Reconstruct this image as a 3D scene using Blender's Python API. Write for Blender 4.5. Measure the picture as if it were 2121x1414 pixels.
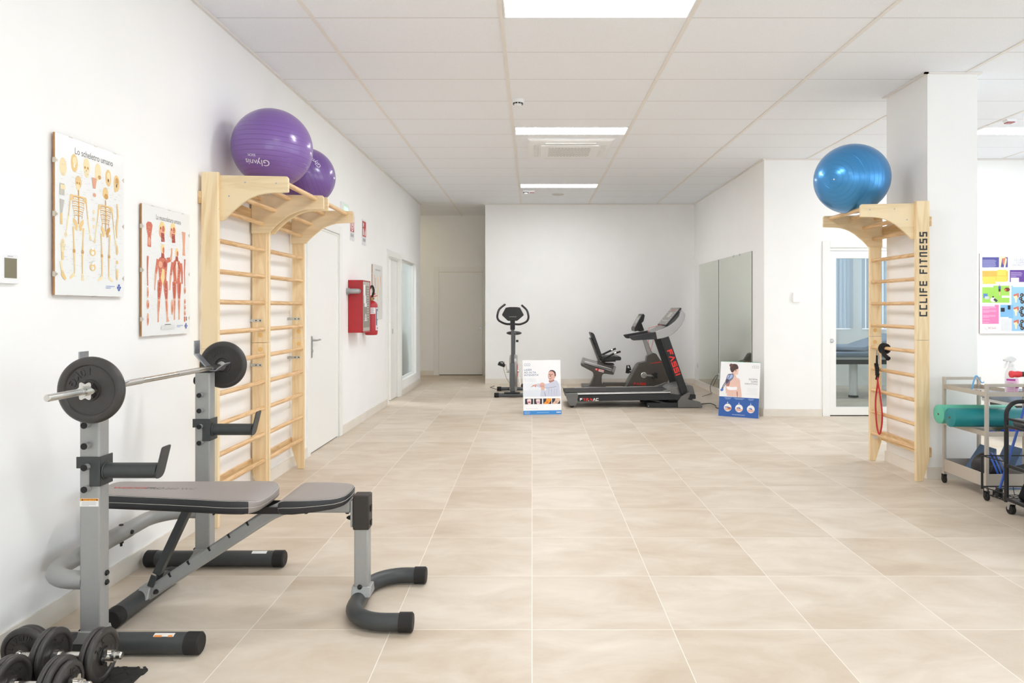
import bpy, bmesh, math, random
from mathutils import Vector, Matrix

# ------------------------------------------------------------------ scene, camera, sky, exposure
for _o in list(bpy.data.objects):
    bpy.data.objects.remove(_o)
SC = bpy.context.scene
COL = SC.collection
PI = math.pi
F_PX, VPX, VPY, CAM_H = 1455.0, 1102.0, 638.0, 1.368     # focal length and vanishing point in 2121 x 1414 pixels
cam_d = bpy.data.cameras.new('camera')
cam = bpy.data.objects.new('camera', cam_d)
COL.objects.link(cam)
cam.location = (0, 0, CAM_H)
cam.rotation_euler = (PI / 2, 0, 0)
cam_d.sensor_fit = 'HORIZONTAL'
cam_d.sensor_width = 36.0
cam_d.lens = F_PX / 2121 * 36.0
cam_d.shift_x = (1060.5 - VPX) / 2121
cam_d.shift_y = (VPY - 707) / 2121
cam_d.clip_start = 0.05
SC.camera = cam

world = bpy.data.worlds.new('daylight')
SC.world = world
world.use_nodes = True
_bg = world.node_tree.nodes['Background']
_bg.inputs[0].default_value = (0.825, 0.92, 1.0, 1)
_bg.inputs[1].default_value = 2.6
LED_STRENGTH = 35.0

SC.view_settings.view_transform = 'Standard'
SC.view_settings.look = 'None'
SC.view_settings.exposure = 0.28
SC.view_settings.gamma = 1.0
SC.view_settings.use_curve_mapping = False
SC.cycles.max_bounces = 14
SC.cycles.diffuse_bounces = 8
SC.cycles.glossy_bounces = 5
SC.cycles.transparent_max_bounces = 12
SC.cycles.caustics_reflective = False
SC.cycles.caustics_refractive = False
SC.cycles.sample_clamp_indirect = 6.0

CEIL = 3.258
def portal(name, loc, rot, sx, sy):
    """window opening through which the sky lights the room"""
    l = bpy.data.lights.new(name, 'AREA')
    l.shape = 'RECTANGLE'; l.size = sx; l.size_y = sy
    l.cycles.is_portal = True
    o = bpy.data.objects.new(name, l)
    o.location = loc; o.rotation_euler = rot
    COL.objects.link(o)
RIGHT_WINDOWS = [(-2.9, 0.4), (0.9, 4.2), (4.9, 7.4)]
BACK_WINDOWS = [(-1.6, 2.2), (3.4, 5.6)]
WZ0, WZ1 = 0.35, 2.95
for _a, _b in RIGHT_WINDOWS:
    portal('window_daylight', (7.3, (_a + _b) / 2, (WZ0 + WZ1) / 2), (0, PI / 2, 0), WZ1 - WZ0, _b - _a)
for _a, _b in BACK_WINDOWS:
    portal('window_daylight', ((_a + _b) / 2, -3.6, (WZ0 + WZ1) / 2), (PI / 2, 0, 0), _b - _a, WZ1 - WZ0)
TREAT_WINDOWS = [(5.05, 5.62), (5.83, 6.75)]
for _a, _b in TREAT_WINDOWS:
    portal('window_daylight', ((_a + _b) / 2, 12.5, 1.75), (-PI / 2, 0, 0), _b - _a, 1.5)

# ------------------------------------------------------------------ materials
def lin(c):
    c = c / 255.0
    return c / 12.92 if c <= 0.04045 else ((c + 0.055) / 1.055) ** 2.4
def rgb(r, g, b):
    return (lin(r), lin(g), lin(b), 1)
_mats = {}
def mat(name, c, rough=0.5, metal=0.0, spec=0.5, vary=0.06, scale=12.0, bump=0.0, coat=0.0):
    """plain painted / moulded surface with a little procedural variation"""
    if name in _mats:
        return _mats[name]
    m = bpy.data.materials.new(name); m.use_nodes = True
    nt = m.node_tree; p = nt.nodes['Principled BSDF']
    base = rgb(*c)
    p.inputs['Roughness'].default_value = rough
    p.inputs['Metallic'].default_value = metal
    p.inputs['Specular IOR Level'].default_value = spec
    if coat:
        p.inputs['Coat Weight'].default_value = coat
        p.inputs['Coat Roughness'].default_value = 0.15
    tc = nt.nodes.new('ShaderNodeTexCoord')
    no = nt.nodes.new('ShaderNodeTexNoise'); no.inputs['Scale'].default_value = scale
    no.inputs['Detail'].default_value = 4
    nt.links.new(tc.outputs['Object'], no.inputs['Vector'])
    rp = nt.nodes.new('ShaderNodeValToRGB')
    k0, k1 = 1 - vary, 1 + vary
    rp.color_ramp.elements[0].position = 0.3
    rp.color_ramp.elements[1].position = 0.7
    rp.color_ramp.elements[0].color = tuple(min(1, x * k0) for x in base[:3]) + (1,)
    rp.color_ramp.elements[1].color = tuple(min(1, x * k1) for x in base[:3]) + (1,)
    nt.links.new(no.outputs['Fac'], rp.inputs['Fac'])
    nt.links.new(rp.outputs['Color'], p.inputs['Base Color'])
    if bump:
        n2 = nt.nodes.new('ShaderNodeTexNoise'); n2.inputs['Scale'].default_value = 350
        nt.links.new(tc.outputs['Object'], n2.inputs['Vector'])
        b = nt.nodes.new('ShaderNodeBump'); b.inputs['Strength'].default_value = bump
        b.inputs['Distance'].default_value = 0.002
        nt.links.new(n2.outputs['Fac'], b.inputs['Height'])
        nt.links.new(b.outputs['Normal'], p.inputs['Normal'])
    _mats[name] = m
    return m
def ink(r, g, b):
    return mat('ink_%02x%02x%02x' % (r, g, b), (r, g, b), 0.45, 0, 0.3, 0.02)
def glow(name, c, strength):
    if name in _mats: return _mats[name]
    m = bpy.data.materials.new(name); m.use_nodes = True
    nt = m.node_tree; nt.nodes.remove(nt.nodes['Principled BSDF'])
    e = nt.nodes.new('ShaderNodeEmission'); e.inputs[0].default_value = c; e.inputs[1].default_value = strength
    nt.links.new(e.outputs[0], nt.nodes['Material Output'].inputs[0])
    _mats[name] = m
    return m
def glass(name, tint, refl=0.7):
    m = bpy.data.materials.new(name); m.use_nodes = True
    nt = m.node_tree; nt.nodes.remove(nt.nodes['Principled BSDF'])
    t = nt.nodes.new('ShaderNodeBsdfTransparent'); t.inputs[0].default_value = tint
    g = nt.nodes.new('ShaderNodeBsdfGlossy'); g.inputs['Roughness'].default_value = 0.02
    lw = nt.nodes.new('ShaderNodeLayerWeight'); lw.inputs['Blend'].default_value = 0.5
    pw = nt.nodes.new('ShaderNodeMath'); pw.operation = 'POWER'; pw.inputs[1].default_value = 4.0
    f = nt.nodes.new('ShaderNodeMath'); f.operation = 'MULTIPLY_ADD'; f.inputs[1].default_value = refl; f.inputs[2].default_value = 0.03
    nt.links.new(lw.outputs['Facing'], pw.inputs[0]); nt.links.new(pw.outputs[0], f.inputs[0])
    mx = nt.nodes.new('ShaderNodeMixShader')
    nt.links.new(f.outputs[0], mx.inputs[0]); nt.links.new(t.outputs[0], mx.inputs[1]); nt.links.new(g.outputs[0], mx.inputs[2])
    nt.links.new(mx.outputs[0], nt.nodes['Material Output'].inputs[0])
    return m
def wood(name, c0, c1, axis='Z', sc=1.0):
    """pale plywood / pine grain running along one axis"""
    m = bpy.data.materials.new(name); m.use_nodes = True
    nt = m.node_tree; p = nt.nodes['Principled BSDF']
    p.inputs['Roughness'].default_value = 0.38
    p.inputs['Specular IOR Level'].default_value = 0.35
    tc = nt.nodes.new('ShaderNodeTexCoord'); mp = nt.nodes.new('ShaderNodeMapping')
    s = {'X': (1.2, 14, 14), 'Y': (14, 1.2, 14), 'Z': (14, 14, 1.2)}[axis]
    mp.inputs['Scale'].default_value = tuple(v * sc for v in s)
    nt.links.new(tc.outputs['Object'], mp.inputs['Vector'])
    n1 = nt.nodes.new('ShaderNodeTexNoise'); n1.inputs['Scale'].default_value = 1.3
    n1.inputs['Detail'].default_value = 3; n1.inputs['Distortion'].default_value = 1.6
    nt.links.new(mp.outputs[0], n1.inputs['Vector'])
    w = nt.nodes.new('ShaderNodeMath'); w.operation = 'MULTIPLY'; w.inputs[1].default_value = 7
    nt.links.new(n1.outputs['Fac'], w.inputs[0])
    fr = nt.nodes.new('ShaderNodeMath'); fr.operation = 'PINGPONG'; fr.inputs[1].default_value = 1
    nt.links.new(w.outputs[0], fr.inputs[0])
    rp = nt.nodes.new('ShaderNodeValToRGB')
    rp.color_ramp.elements[0].color = rgb(*c0); rp.color_ramp.elements[1].color = rgb(*c1)
    rp.color_ramp.elements[0].position = 0.0; rp.color_ramp.elements[1].position = 0.75
    nt.links.new(fr.outputs[0], rp.inputs['Fac'])
    nt.links.new(rp.outputs['Color'], p.inputs['Base Color'])
    return m

# ------------------------------------------------------------------ mesh building
def basis(d):
    d = Vector(d).normalized()
    a = Vector((0, 0, 1)) if abs(d.z) < 0.9 else Vector((1, 0, 0))
    u = d.cross(a).normalized(); v = d.cross(u).normalized()
    return u, v
def arc(c, r, a0, a1, n=8):
    """points (a, b) on a circle, degrees"""
    return [(c[0] + r * math.cos(math.radians(a0 + (a1 - a0) * i / n)),
             c[1] + r * math.sin(math.radians(a0 + (a1 - a0) * i / n))) for i in range(n + 1)]
def rounded(pts, r, n=4):
    """round the corners of a 2D polygon"""
    out = []
    k = len(pts)
    rs = r if isinstance(r, (list, tuple)) else [r] * k
    for i in range(k):
        p0, p, p1 = Vector(pts[i - 1]), Vector(pts[i]), Vector(pts[(i + 1) % k])
        a, b = (p0 - p), (p1 - p)
        rr = min(rs[i], a.length * 0.49, b.length * 0.49)
        if rr < 1e-6:
            out.append(tuple(p)); continue
        s, e = p + a.normalized() * rr, p + b.normalized() * rr
        for j in range(n + 1):
            t = j / n
            q = s * (1 - t) ** 2 + p * 2 * t * (1 - t) + e * t * t
            out.append(tuple(q))
    return out
def smooth(pts, n=5):
    """rounded path through the points"""
    p = [Vector(q) for q in pts]; out = []
    for i in range(len(p) - 1):
        a, b, c, d = p[max(i - 1, 0)], p[i], p[i + 1], p[min(i + 2, len(p) - 1)]
        for k in range(n):
            t = k / n
            out.append(0.5 * ((2 * b) + (c - a) * t + (2 * a - 5 * b + 4 * c - d) * t * t + (3 * b - a - 3 * c + d) * t ** 3))
    return out + [p[-1]]
def smooth_loop(pts, n=4):
    p = [Vector(q) for q in pts]; k = len(p); out = []
    for i in range(k):
        a, b, c, d = p[i - 1], p[i], p[(i + 1) % k], p[(i + 2) % k]
        for j in range(n):
            t = j / n
            out.append(tuple(_cr(a, b, c, d, t)))
    return out
def _cr(a, b, c, d, t, s=0.38):
    m0, m1 = (c - a) * s, (d - b) * s
    return b * (2 * t ** 3 - 3 * t * t + 1) + m0 * (t ** 3 - 2 * t * t + t) + c * (3 * t * t - 2 * t ** 3) + m1 * (t ** 3 - t * t)
class MB:
    """collects shapes, links them as one mesh object"""
    def __init__(s):
        s.v, s.f, s.m, s.mats = [], [], [], []
    def slot(s, m):
        if m is None: return 0
        if m not in s.mats: s.mats.append(m)
        return s.mats.index(m)
    def add(s, vs, fs, m=None):
        o = len(s.v); k = s.slot(m)
        s.v += [tuple(x) for x in vs]
        for f in fs:
            s.f.append([i + o for i in f]); s.m.append(k)
        return s
    def box(s, x0, x1, y0, y1, z0, z1, m=None):
        vs = [(x, y, z) for z in (z0, z1) for y in (y0, y1) for x in (x0, x1)]
        return s.add(vs, [(0, 2, 3, 1), (4, 5, 7, 6), (0, 1, 5, 4), (2, 6, 7, 3), (0, 4, 6, 2), (1, 3, 7, 5)], m)
    def obox(s, c, size, mtx, m=None):
        a, b, d = size[0] / 2, size[1] / 2, size[2] / 2
        vs = [Vector(c) + mtx @ Vector((x, y, z)) for z in (-d, d) for y in (-b, b) for x in (-a, a)]
        return s.add(vs, [(0, 2, 3, 1), (4, 5, 7, 6), (0, 1, 5, 4), (2, 6, 7, 3), (0, 4, 6, 2), (1, 3, 7, 5)], m)
    def bar(s, p0, p1, w, h, m=None, up=(0, 0, 1)):
        """rectangular bar between two points"""
        p0, p1 = Vector(p0), Vector(p1); d = (p1 - p0); L = d.length; d.normalize()
        u = Vector(up); sd = d.cross(u).normalized(); u = sd.cross(d).normalized()
        return s.obox((p0 + p1) / 2, (L, w, h), Matrix((d, sd, u)).transposed(), m)
    def cyl(s, p0, p1, r0, r1=None, n=16, m=None):
        r1 = r0 if r1 is None else r1
        p0, p1 = Vector(p0), Vector(p1); u, v = basis(p1 - p0)
        vs, fs = [], []
        for p, r in ((p0, r0), (p1, r1)):
            for i in range(n):
                a = 2 * PI * i / n
                vs.append(p + u * r * math.cos(a) + v * r * math.sin(a))
        for i in range(n):
            j = (i + 1) % n; fs.append((i, j, n + j, n + i))
        fs.append(tuple(range(n - 1, -1, -1))); fs.append(tuple(range(n, 2 * n)))
        return s.add(vs, fs, m)
    def lathe(s, prof, o, axis, n=32, m=None):
        """prof = [(radius, distance along axis)]; open ends are closed with faces"""
        o = Vector(o); d = Vector(axis).normalized(); u, v = basis(d)
        vs, fs = [], []
        for r, h in prof:
            for i in range(n):
                a = 2 * PI * i / n
                vs.append(o + d * h + (u * math.cos(a) + v * math.sin(a)) * max(r, 1e-5))
        for k in range(len(prof) - 1):
            for i in range(n):
                j = (i + 1) % n
                fs.append((k * n + i, k * n + j, (k + 1) * n + j, (k + 1) * n + i))
        fs.append(tuple(range(n - 1, -1, -1)))
        q = (len(prof) - 1) * n
        fs.append(tuple(range(q, q + n)))
        return s.add(vs, fs, m)
    def tube(s, pts, r, n=10, m=None, closed=False, squash=1.0):
        pts = [Vector(p) for p in pts]; k = len(pts)
        rs = r if isinstance(r, (list, tuple)) else [r] * k
        vs, fs = [], []
        u = None
        for i, p in enumerate(pts):
            if closed: t = pts[(i + 1) % k] - pts[i - 1]
            else: t = pts[min(i + 1, k - 1)] - pts[max(i - 1, 0)]
            t.normalize()
            if u is None: u, _ = basis(t)
            u = (u - t * u.dot(t)).normalized(); v = t.cross(u)
            for j in range(n):
                a = 2 * PI * j / n
                vs.append(p + u * rs[i] * math.cos(a) + v * rs[i] * squash * math.sin(a))
        for i in range(k if closed else k - 1):
            q = (i + 1) % k
            for j in range(n):
                l = (j + 1) % n
                fs.append((i * n + j, i * n + l, q * n + l, q * n + j))
        if not closed:
            fs.append(tuple(range(n - 1, -1, -1))); fs.append(tuple(range((k - 1) * n, k * n)))
        return s.add(vs, fs, m)
    def prism(s, pts, fn0, fn1, m=None):
        """polygon pts (2D) placed by fn0 and fn1 and joined"""
        k = len(pts)
        vs = [fn0(*p) for p in pts] + [fn1(*p) for p in pts]
        fs = [tuple(range(k - 1, -1, -1)), tuple(range(k, 2 * k))]
        fs += [(i, (i + 1) % k, k + (i + 1) % k, k + i) for i in range(k)]
        return s.add(vs, fs, m)
    def pxz(s, pts, y0, y1, m=None):
        return s.prism(pts, lambda a, b: (a, y0, b), lambda a, b: (a, y1, b), m)
    def pyz(s, pts, x0, x1, m=None):
        return s.prism(pts, lambda a, b: (x0, a, b), lambda a, b: (x1, a, b), m)
    def pxy(s, pts, z0, z1, m=None):
        return s.prism(pts, lambda a, b: (a, b, z0), lambda a, b: (a, b, z1), m)
    def ball(s, c, r, seg=32, rings=18, m=None):
        """ellipsoid, r = (rx, ry, rz) or a number"""
        if not isinstance(r, (tuple, list)): r = (r, r, r)
        c = Vector(c); vs, fs = [c + Vector((0, 0, r[2]))], []
        for i in range(1, rings):
            t = PI * i / rings
            for j in range(seg):
                a = 2 * PI * j / seg
                vs.append(c + Vector((r[0] * math.sin(t) * math.cos(a), r[1] * math.sin(t) * math.sin(a), r[2] * math.cos(t))))
        vs.append(c - Vector((0, 0, r[2])))
        for j in range(seg):
            fs.append((0, 1 + j, 1 + (j + 1) % seg))
            fs.append((len(vs) - 1, 1 + (rings - 2) * seg + (j + 1) % seg, 1 + (rings - 2) * seg + j))
        for i in range(rings - 2):
            for j in range(seg):
                l = (j + 1) % seg
                fs.append((1 + i * seg + j, 1 + (i + 1) * seg + j, 1 + (i + 1) * seg + l, 1 + i * seg + l))
        return s.add(vs, fs, m)
    def loft(s, rings, m=None, top=None):
        """stack of equal-length 3D rings, capped"""
        n = len(rings[0]); vs = [p for r in rings for p in r]; fs = []
        for k in range(len(rings) - 1):
            for i in range(n):
                j = (i + 1) % n
                fs.append((k * n + i, k * n + j, (k + 1) * n + j, (k + 1) * n + i))
        s.add(vs, fs + [tuple(range(n - 1, -1, -1))], m)
        s.add(rings[-1], [tuple(range(n))], top or m)
        return s
    def build(s, name, m=None, parent=None, bevel=0.0, flat=False, recalc=True, seg=2, loc=None, sharp=38):
        """links the mesh; world coordinates are made local to the parent or to loc"""
        me = bpy.data.meshes.new(name)
        off = Vector((0, 0, 0))
        if parent is not None: off = parent_origin(parent)
        if loc is not None: off = Vector(loc)
        me.from_pydata([Vector(v) - off for v in s.v], [], s.f)
        if s.mats:
            for x in s.mats: me.materials.append(x)
            me.polygons.foreach_set('material_index', s.m)
        elif m: me.materials.append(m)
        if recalc:
            bm = bmesh.new(); bm.from_mesh(me)
            bmesh.ops.recalc_face_normals(bm, faces=bm.faces)
            bm.to_mesh(me); bm.free()
        if not flat:
            me.polygons.foreach_set('use_smooth', [True] * len(me.polygons))
            me.set_sharp_from_angle(angle=math.radians(sharp))
        me.update()
        o = bpy.data.objects.new(name, me)
        COL.objects.link(o)
        if parent is not None:
            o.parent = parent
        elif loc is not None:
            o.location = loc
        if bevel:
            b = o.modifiers.new('bevel', 'BEVEL'); b.width = bevel; b.segments = seg
            b.limit_method = 'ANGLE'; b.angle_limit = math.radians(40)
        return o
def parent_origin(p):
    v = Vector((0, 0, 0))
    while p is not None:
        v += p.location; p = p.parent
    return v
def tag(o, label, cat, group=None, kind=None):
    o['label'] = label; o['category'] = cat
    if group: o['group'] = group
    if kind: o['kind'] = kind
    return o
def thing(name, label, cat, loc, group=None):
    o = bpy.data.objects.new(name, None); COL.objects.link(o)
    o.empty_display_size = 0.1
    o.location = loc
    return tag(o, label, cat, group)
def struct(o, label=None):
    o['kind'] = 'structure'
    if label: o['label'] = label
    return o
def dup(root, loc, label, group=None, rotz=None):
    """a copy of a thing with copies of its parts and their sub-parts"""
    def rec(o, par):
        c = o.copy(); COL.objects.link(c)
        if par is not None: c.parent = par
        for ch in list(o.children): rec(ch, c)
        return c
    r = rec(root, None)
    r.location = loc; r['label'] = label
    if rotz is not None: r.rotation_euler = (0, 0, rotz)
    if group: r['group'] = group
    return r
def P(px, py, y):
    """(x, z) of a point measured at depth y"""
    return ((px - VPX) * y / F_PX, CAM_H - (py - VPY) * y / F_PX)

# ------------------------------------------------------------------ lettering and printed pictures
_txt = {}
def text_geo(body, align='LEFT'):
    key = (body, align)
    if key in _txt: return _txt[key]
    cu = bpy.data.curves.new('lettering', 'FONT'); cu.body = body; cu.size = 1.0; cu.align_x = align
    cu.resolution_u = 3
    o = bpy.data.objects.new('lettering', cu); COL.objects.link(o)
    dg = bpy.context.evaluated_depsgraph_get()
    me = bpy.data.meshes.new_from_object(o.evaluated_get(dg))
    r = ([tuple(v.co) for v in me.vertices], [tuple(p.vertices) for p in me.polygons])
    bpy.data.objects.remove(o); bpy.data.curves.remove(cu); bpy.data.meshes.remove(me)
    _txt[key] = r
    return r
BLOCK = {  # square stroke letters on a 4 x 6 grid
    'F': [[(0, 0), (0, 6), (4, 6)], [(0, 3.2), (3.4, 3.2)]],
    'A': [[(0, 0), (1.9, 6), (2.1, 6), (4, 0)]],
    'S': [[(4, 6), (0, 6), (0, 3.2), (4, 3.2), (4, 0), (0, 0)]],
    'I': [[(2, 0), (2, 6)]],
    'C': [[(4, 6), (0, 6), (0, 0), (4, 0)]],
    'L': [[(0, 6), (0, 0), (4, 0)]],
    'E': [[(4, 6), (0, 6), (0, 0), (4, 0)], [(1.2, 3.1), (4, 3.1)]],
    'T': [[(0, 6), (4, 6)], [(2, 5), (2, 0)]],
    'N': [[(0, 0), (0, 6), (4, 6), (4, 0)]],
    '1': [[(1, 6), (2.5, 6), (2.5, 0)]],
    '2': [[(0, 6), (4, 6), (4, 3.2), (0, 3.2), (0, 0), (4, 0)]],
    '4': [[(0.6, 6), (0, 2), (4, 2)], [(3, 4.5), (3, 0)]],
    '.': [[(1.6, 0), (2.4, 0)]],
    'M': [[(0, 0), (0, 6), (2, 3), (4, 6), (4, 0)]],
    'W': [[(0, 6), (0.8, 0), (2, 4), (3.2, 0), (4, 6)]],
    'D': [[(0, 0), (0, 6), (3, 6), (4, 5), (4, 1), (3, 0), (0, 0)]],
    'R': [[(0, 0), (0, 6), (4, 6), (4, 3), (0, 3)], [(1.6, 3), (4, 0)]],
    'P': [[(0, 0), (0, 6), (4, 6), (4, 2.8), (0, 2.8)]],
    'O': [[(0, 0), (0, 6), (4, 6), (4, 0), (0, 0)]],
    '6': [[(4, 6), (0, 6), (0, 0), (4, 0), (4, 3.2), (0, 3.2)]],
    '0': [[(0, 0), (0, 6), (4, 6), (4, 0), (0, 0)]],
}
class Sheet:
    """flat printing on a surface: origin, right and up unit vectors, drawn layer over layer"""
    def __init__(s, o, u, v, mb=None, step=0.00001, base=0.0006):
        s.o, s.u, s.v = Vector(o), Vector(u).normalized(), Vector(v).normalized()
        s.n = s.u.cross(s.v); s.mb = mb or MB(); s.k = 0; s.step = step; s.base = base; s.hold = False
    def at(s, a, b):
        return s.o + s.u * a + s.v * b + s.n * (s.base + s.k * s.step)
    def poly(s, pts, m):
        s.k += not s.hold
        s.mb.add([s.at(*p) for p in pts], [tuple(range(len(pts)))], m); return s
    def rect(s, a0, b0, a1, b1, m):
        return s.poly([(a0, b0), (a1, b0), (a1, b1), (a0, b1)], m)
    def ell(s, a, b, ra, rb, m, n=18, rot=0):
        c, d = math.cos(math.radians(rot)), math.sin(math.radians(rot))
        pts = []
        for i in range(n):
            t = 2 * PI * i / n; x, y = ra * math.cos(t), rb * math.sin(t)
            pts.append((a + x * c - y * d, b + x * d + y * c))
        return s.poly(pts, m)
    def line(s, pts, w, m, taper=None):
        """polyline of given width (or widths)"""
        k = len(pts); ws = w if isinstance(w, (list, tuple)) else [w] * k
        L, R = [], []
        for i in range(k):
            p = Vector(pts[i]); t = Vector(pts[min(i + 1, k - 1)]) - Vector(pts[max(i - 1, 0)])
            t = t.normalized() if t.length > 1e-9 else Vector((1, 0))
            nrm = Vector((-t.y, t.x)) * ws[i] / 2
            L.append(tuple(p + nrm)); R.append(tuple(p - nrm))
        s.k += not s.hold
        vs = [s.at(*p) for p in L] + [s.at(*p) for p in R]
        s.mb.add(vs, [(i, i + 1, k + i + 1, k + i) for i in range(k - 1)], m); return s
    def text(s, body, a, b, size, m, align='LEFT', sx=1.0):
        s.k += 1
        vs, fs = text_geo(body, align)
        s.mb.add([s.at(a + x * size * sx, b + y * size) for x, y, z in vs], fs, m); return s
    def block(s, body, a, b, h, m, w=None, gap=None, stroke=None, colors=None):
        """stroke lettering; returns the end abscissa"""
        w = w or h * 0.62; gap = gap if gap is not None else h * 0.25; stroke = stroke or h * 0.2
        s.k += 1; s.hold = True
        for i, ch in enumerate(body):
            if ch == ' ': a += w * 0.7 + gap; continue
            cw = w * (0.35 if ch in 'I.' else 1.0)
            for st in BLOCK[ch]:
                pts = []
                for x, y in st:
                    if ch in 'I.': x = 2 + (x - 2) * 0.8
                    fx = (a + cw / 2) if ch in 'I.' else a + stroke / 2 + x / 4 * (w - stroke)
                    if ch == '.': fx = a + (0 if x < 2 else 0.0005)
                    pts.append((fx, b + stroke / 2 + y / 6 * (h - stroke)))
                mm = colors[i] if colors else m
                for p, q in zip(pts[:-1], pts[1:]):      # square joints
                    s.k += 2; d = Vector(q) - Vector(p); d = d.normalized() * stroke / 2
                    s.line([(p[0] - d.x, p[1] - d.y), (q[0] + d.x, q[1] + d.y)], stroke, mm)
            a += cw + gap
        s.hold = False
        return a
    def lines(s, a0, a1, b, n, dy, h, m, seed=1):
        """rows of small print too fine to read"""
        rnd = random.Random(seed); s.k += 1; s.hold = True
        for i in range(n):
            e = a0 + (a1 - a0) * (1 if i < n - 1 else 0.5) * (0.86 + 0.14 * rnd.random())
            s.rect(a0, b - i * dy, e, b - i * dy + h, m)
        s.hold = False
        return s
    def build(s, name, parent):
        return s.mb.build(name, None, parent, flat=True, recalc=False)
# ------------------------------------------------------------------ surface materials of the room
def floor_material():
    m = bpy.data.materials.new('beige_stone_tiles'); m.use_nodes = True
    nt = m.node_tree; p = nt.nodes['Principled BSDF']; N = nt.nodes.new; L = nt.links.new
    tc = N('ShaderNodeTexCoord'); sx = N('ShaderNodeSeparateXYZ'); L(tc.outputs['Object'], sx.inputs[0])
    def mth(op, a, b=None, c=None):
        n = N('ShaderNodeMath'); n.operation = op
        for i, q in enumerate((a, b, c)):
            if q is None: continue
            if isinstance(q, (int, float)): n.inputs[i].default_value = q
            else: L(q, n.inputs[i])
        return n.outputs[0]
    T = 0.6
    gx = mth('DIVIDE', mth('ADD', sx.outputs[0], 60.0), T)
    gy = mth('DIVIDE', mth('ADD', sx.outputs[1], 60.0 - 2.991), T)
    ex = mth('PINGPONG', gx, 0.5); ey = mth('PINGPONG', gy, 0.5)
    edge = mth('MINIMUM', ex, ey)
    grout = mth('LESS_THAN', edge, 0.0025)
    cb = N('ShaderNodeCombineXYZ'); L(mth('FLOOR', gx), cb.inputs[0]); L(mth('FLOOR', gy), cb.inputs[1])
    wn = N('ShaderNodeTexWhiteNoise'); wn.noise_dimensions = '2D'; L(cb.outputs[0], wn.inputs['Vector'])
    off = N('ShaderNodeVectorMath'); off.operation = 'SCALE'; L(wn.outputs['Color'], off.inputs[0]); off.inputs['Scale'].default_value = 30
    ad = N('ShaderNodeVectorMath'); L(tc.outputs['Object'], ad.inputs[0]); L(off.outputs[0], ad.inputs[1])
    mp = N('ShaderNodeMapping'); mp.inputs['Scale'].default_value = (2.0, 4.0, 1); L(ad.outputs[0], mp.inputs['Vector'])
    n1 = N('ShaderNodeTexNoise'); n1.inputs['Scale'].default_value = 1.1; n1.inputs['Detail'].default_value = 7
    n1.inputs['Roughness'].default_value = 0.6; n1.inputs['Distortion'].default_value = 0.6
    L(mp.outputs[0], n1.inputs['Vector'])
    fac = mth('ADD', n1.outputs['Fac'], mth('MULTIPLY', mth('SUBTRACT', wn.outputs['Value'], 0.5), 0.16))
    rp = N('ShaderNodeValToRGB'); L(fac, rp.inputs['Fac'])
    rp.color_ramp.elements[0].position = 0.25; rp.color_ramp.elements[0].color = rgb(190, 173, 151)
    rp.color_ramp.elements[1].position = 0.72; rp.color_ramp.elements[1].color = rgb(216, 205, 190)
    mx = N('ShaderNodeMix'); mx.data_type = 'RGBA'; L(grout, mx.inputs['Factor']); L(rp.outputs['Color'], mx.inputs['A'])
    mx.inputs['B'].default_value = rgb(236, 229, 218)
    L(mx.outputs['Result'], p.inputs['Base Color'])
    rr = N('ShaderNodeMapRange'); L(n1.outputs['Fac'], rr.inputs[0]); rr.inputs['To Min'].default_value = 0.36; rr.inputs['To Max'].default_value = 0.5
    L(rr.outputs[0], p.inputs['Roughness'])
    p.inputs['Specular IOR Level'].default_value = 0.35
    bp = N('ShaderNodeBump'); bp.inputs['Strength'].default_value = 0.25; bp.inputs['Distance'].default_value = 0.002
    hh = mth('ADD', mth('MULTIPLY', n1.outputs['Fac'], 0.25), mth('GREATER_THAN', edge, 0.004)); L(hh, bp.inputs['Height'])
    L(bp.outputs['Normal'], p.inputs['Normal'])
    return m
def ceiling_material():
    m = bpy.data.materials.new('mineral_fibre_tiles'); m.use_nodes = True
    nt = m.node_tree; p = nt.nodes['Principled BSDF']; N = nt.nodes.new; L = nt.links.new
    p.inputs['Roughness'].default_value = 0.9; p.inputs['Specular IOR Level'].default_value = 0.1
    tc = N('ShaderNodeTexCoord'); sx = N('ShaderNodeSeparateXYZ'); L(tc.outputs['Object'], sx.inputs[0])
    a = N('ShaderNodeMath'); a.inputs[1].default_value = 61.4 - 4.576; L(sx.outputs[1], a.inputs[0])
    d = N('ShaderNodeMath'); d.operation = 'DIVIDE'; d.inputs[1].default_value = 0.614; L(a.outputs[0], d.inputs[0])
    pp = N('ShaderNodeMath'); pp.operation = 'PINGPONG'; pp.inputs[1].default_value = 0.5; L(d.outputs[0], pp.inputs[0])
    lt = N('ShaderNodeMath'); lt.operation = 'LESS_THAN'; lt.inputs[1].default_value = 0.0045; L(pp.outputs[0], lt.inputs[0])
    no = N('ShaderNodeTexNoise'); no.inputs['Scale'].default_value = 160; no.inputs['Detail'].default_value = 2; L(tc.outputs['Object'], no.inputs['Vector'])
    rp = N('ShaderNodeValToRGB'); L(no.outputs['Fac'], rp.inputs['Fac'])
    rp.color_ramp.elements[0].position = 0.3; rp.color_ramp.elements[0].color = rgb(236, 239, 244)
    rp.color_ramp.elements[1].position = 0.7; rp.color_ramp.elements[1].color = rgb(243, 246, 251)
    mx = N('ShaderNodeMix'); mx.data_type = 'RGBA'; L(lt.outputs[0], mx.inputs['Factor']); L(rp.outputs['Color'], mx.inputs['A'])
    mx.inputs['B'].default_value = rgb(186, 180, 174)
    L(mx.outputs['Result'], p.inputs['Base Color'])
    return m
M_WALL = mat('white_wall_paint', (244, 244, 243), 0.85, 0, 0.2, 0.01, 3)
M_TRIM = mat('white_lacquer', (240, 240, 237), 0.35, 0, 0.4, 0.005)
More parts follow.
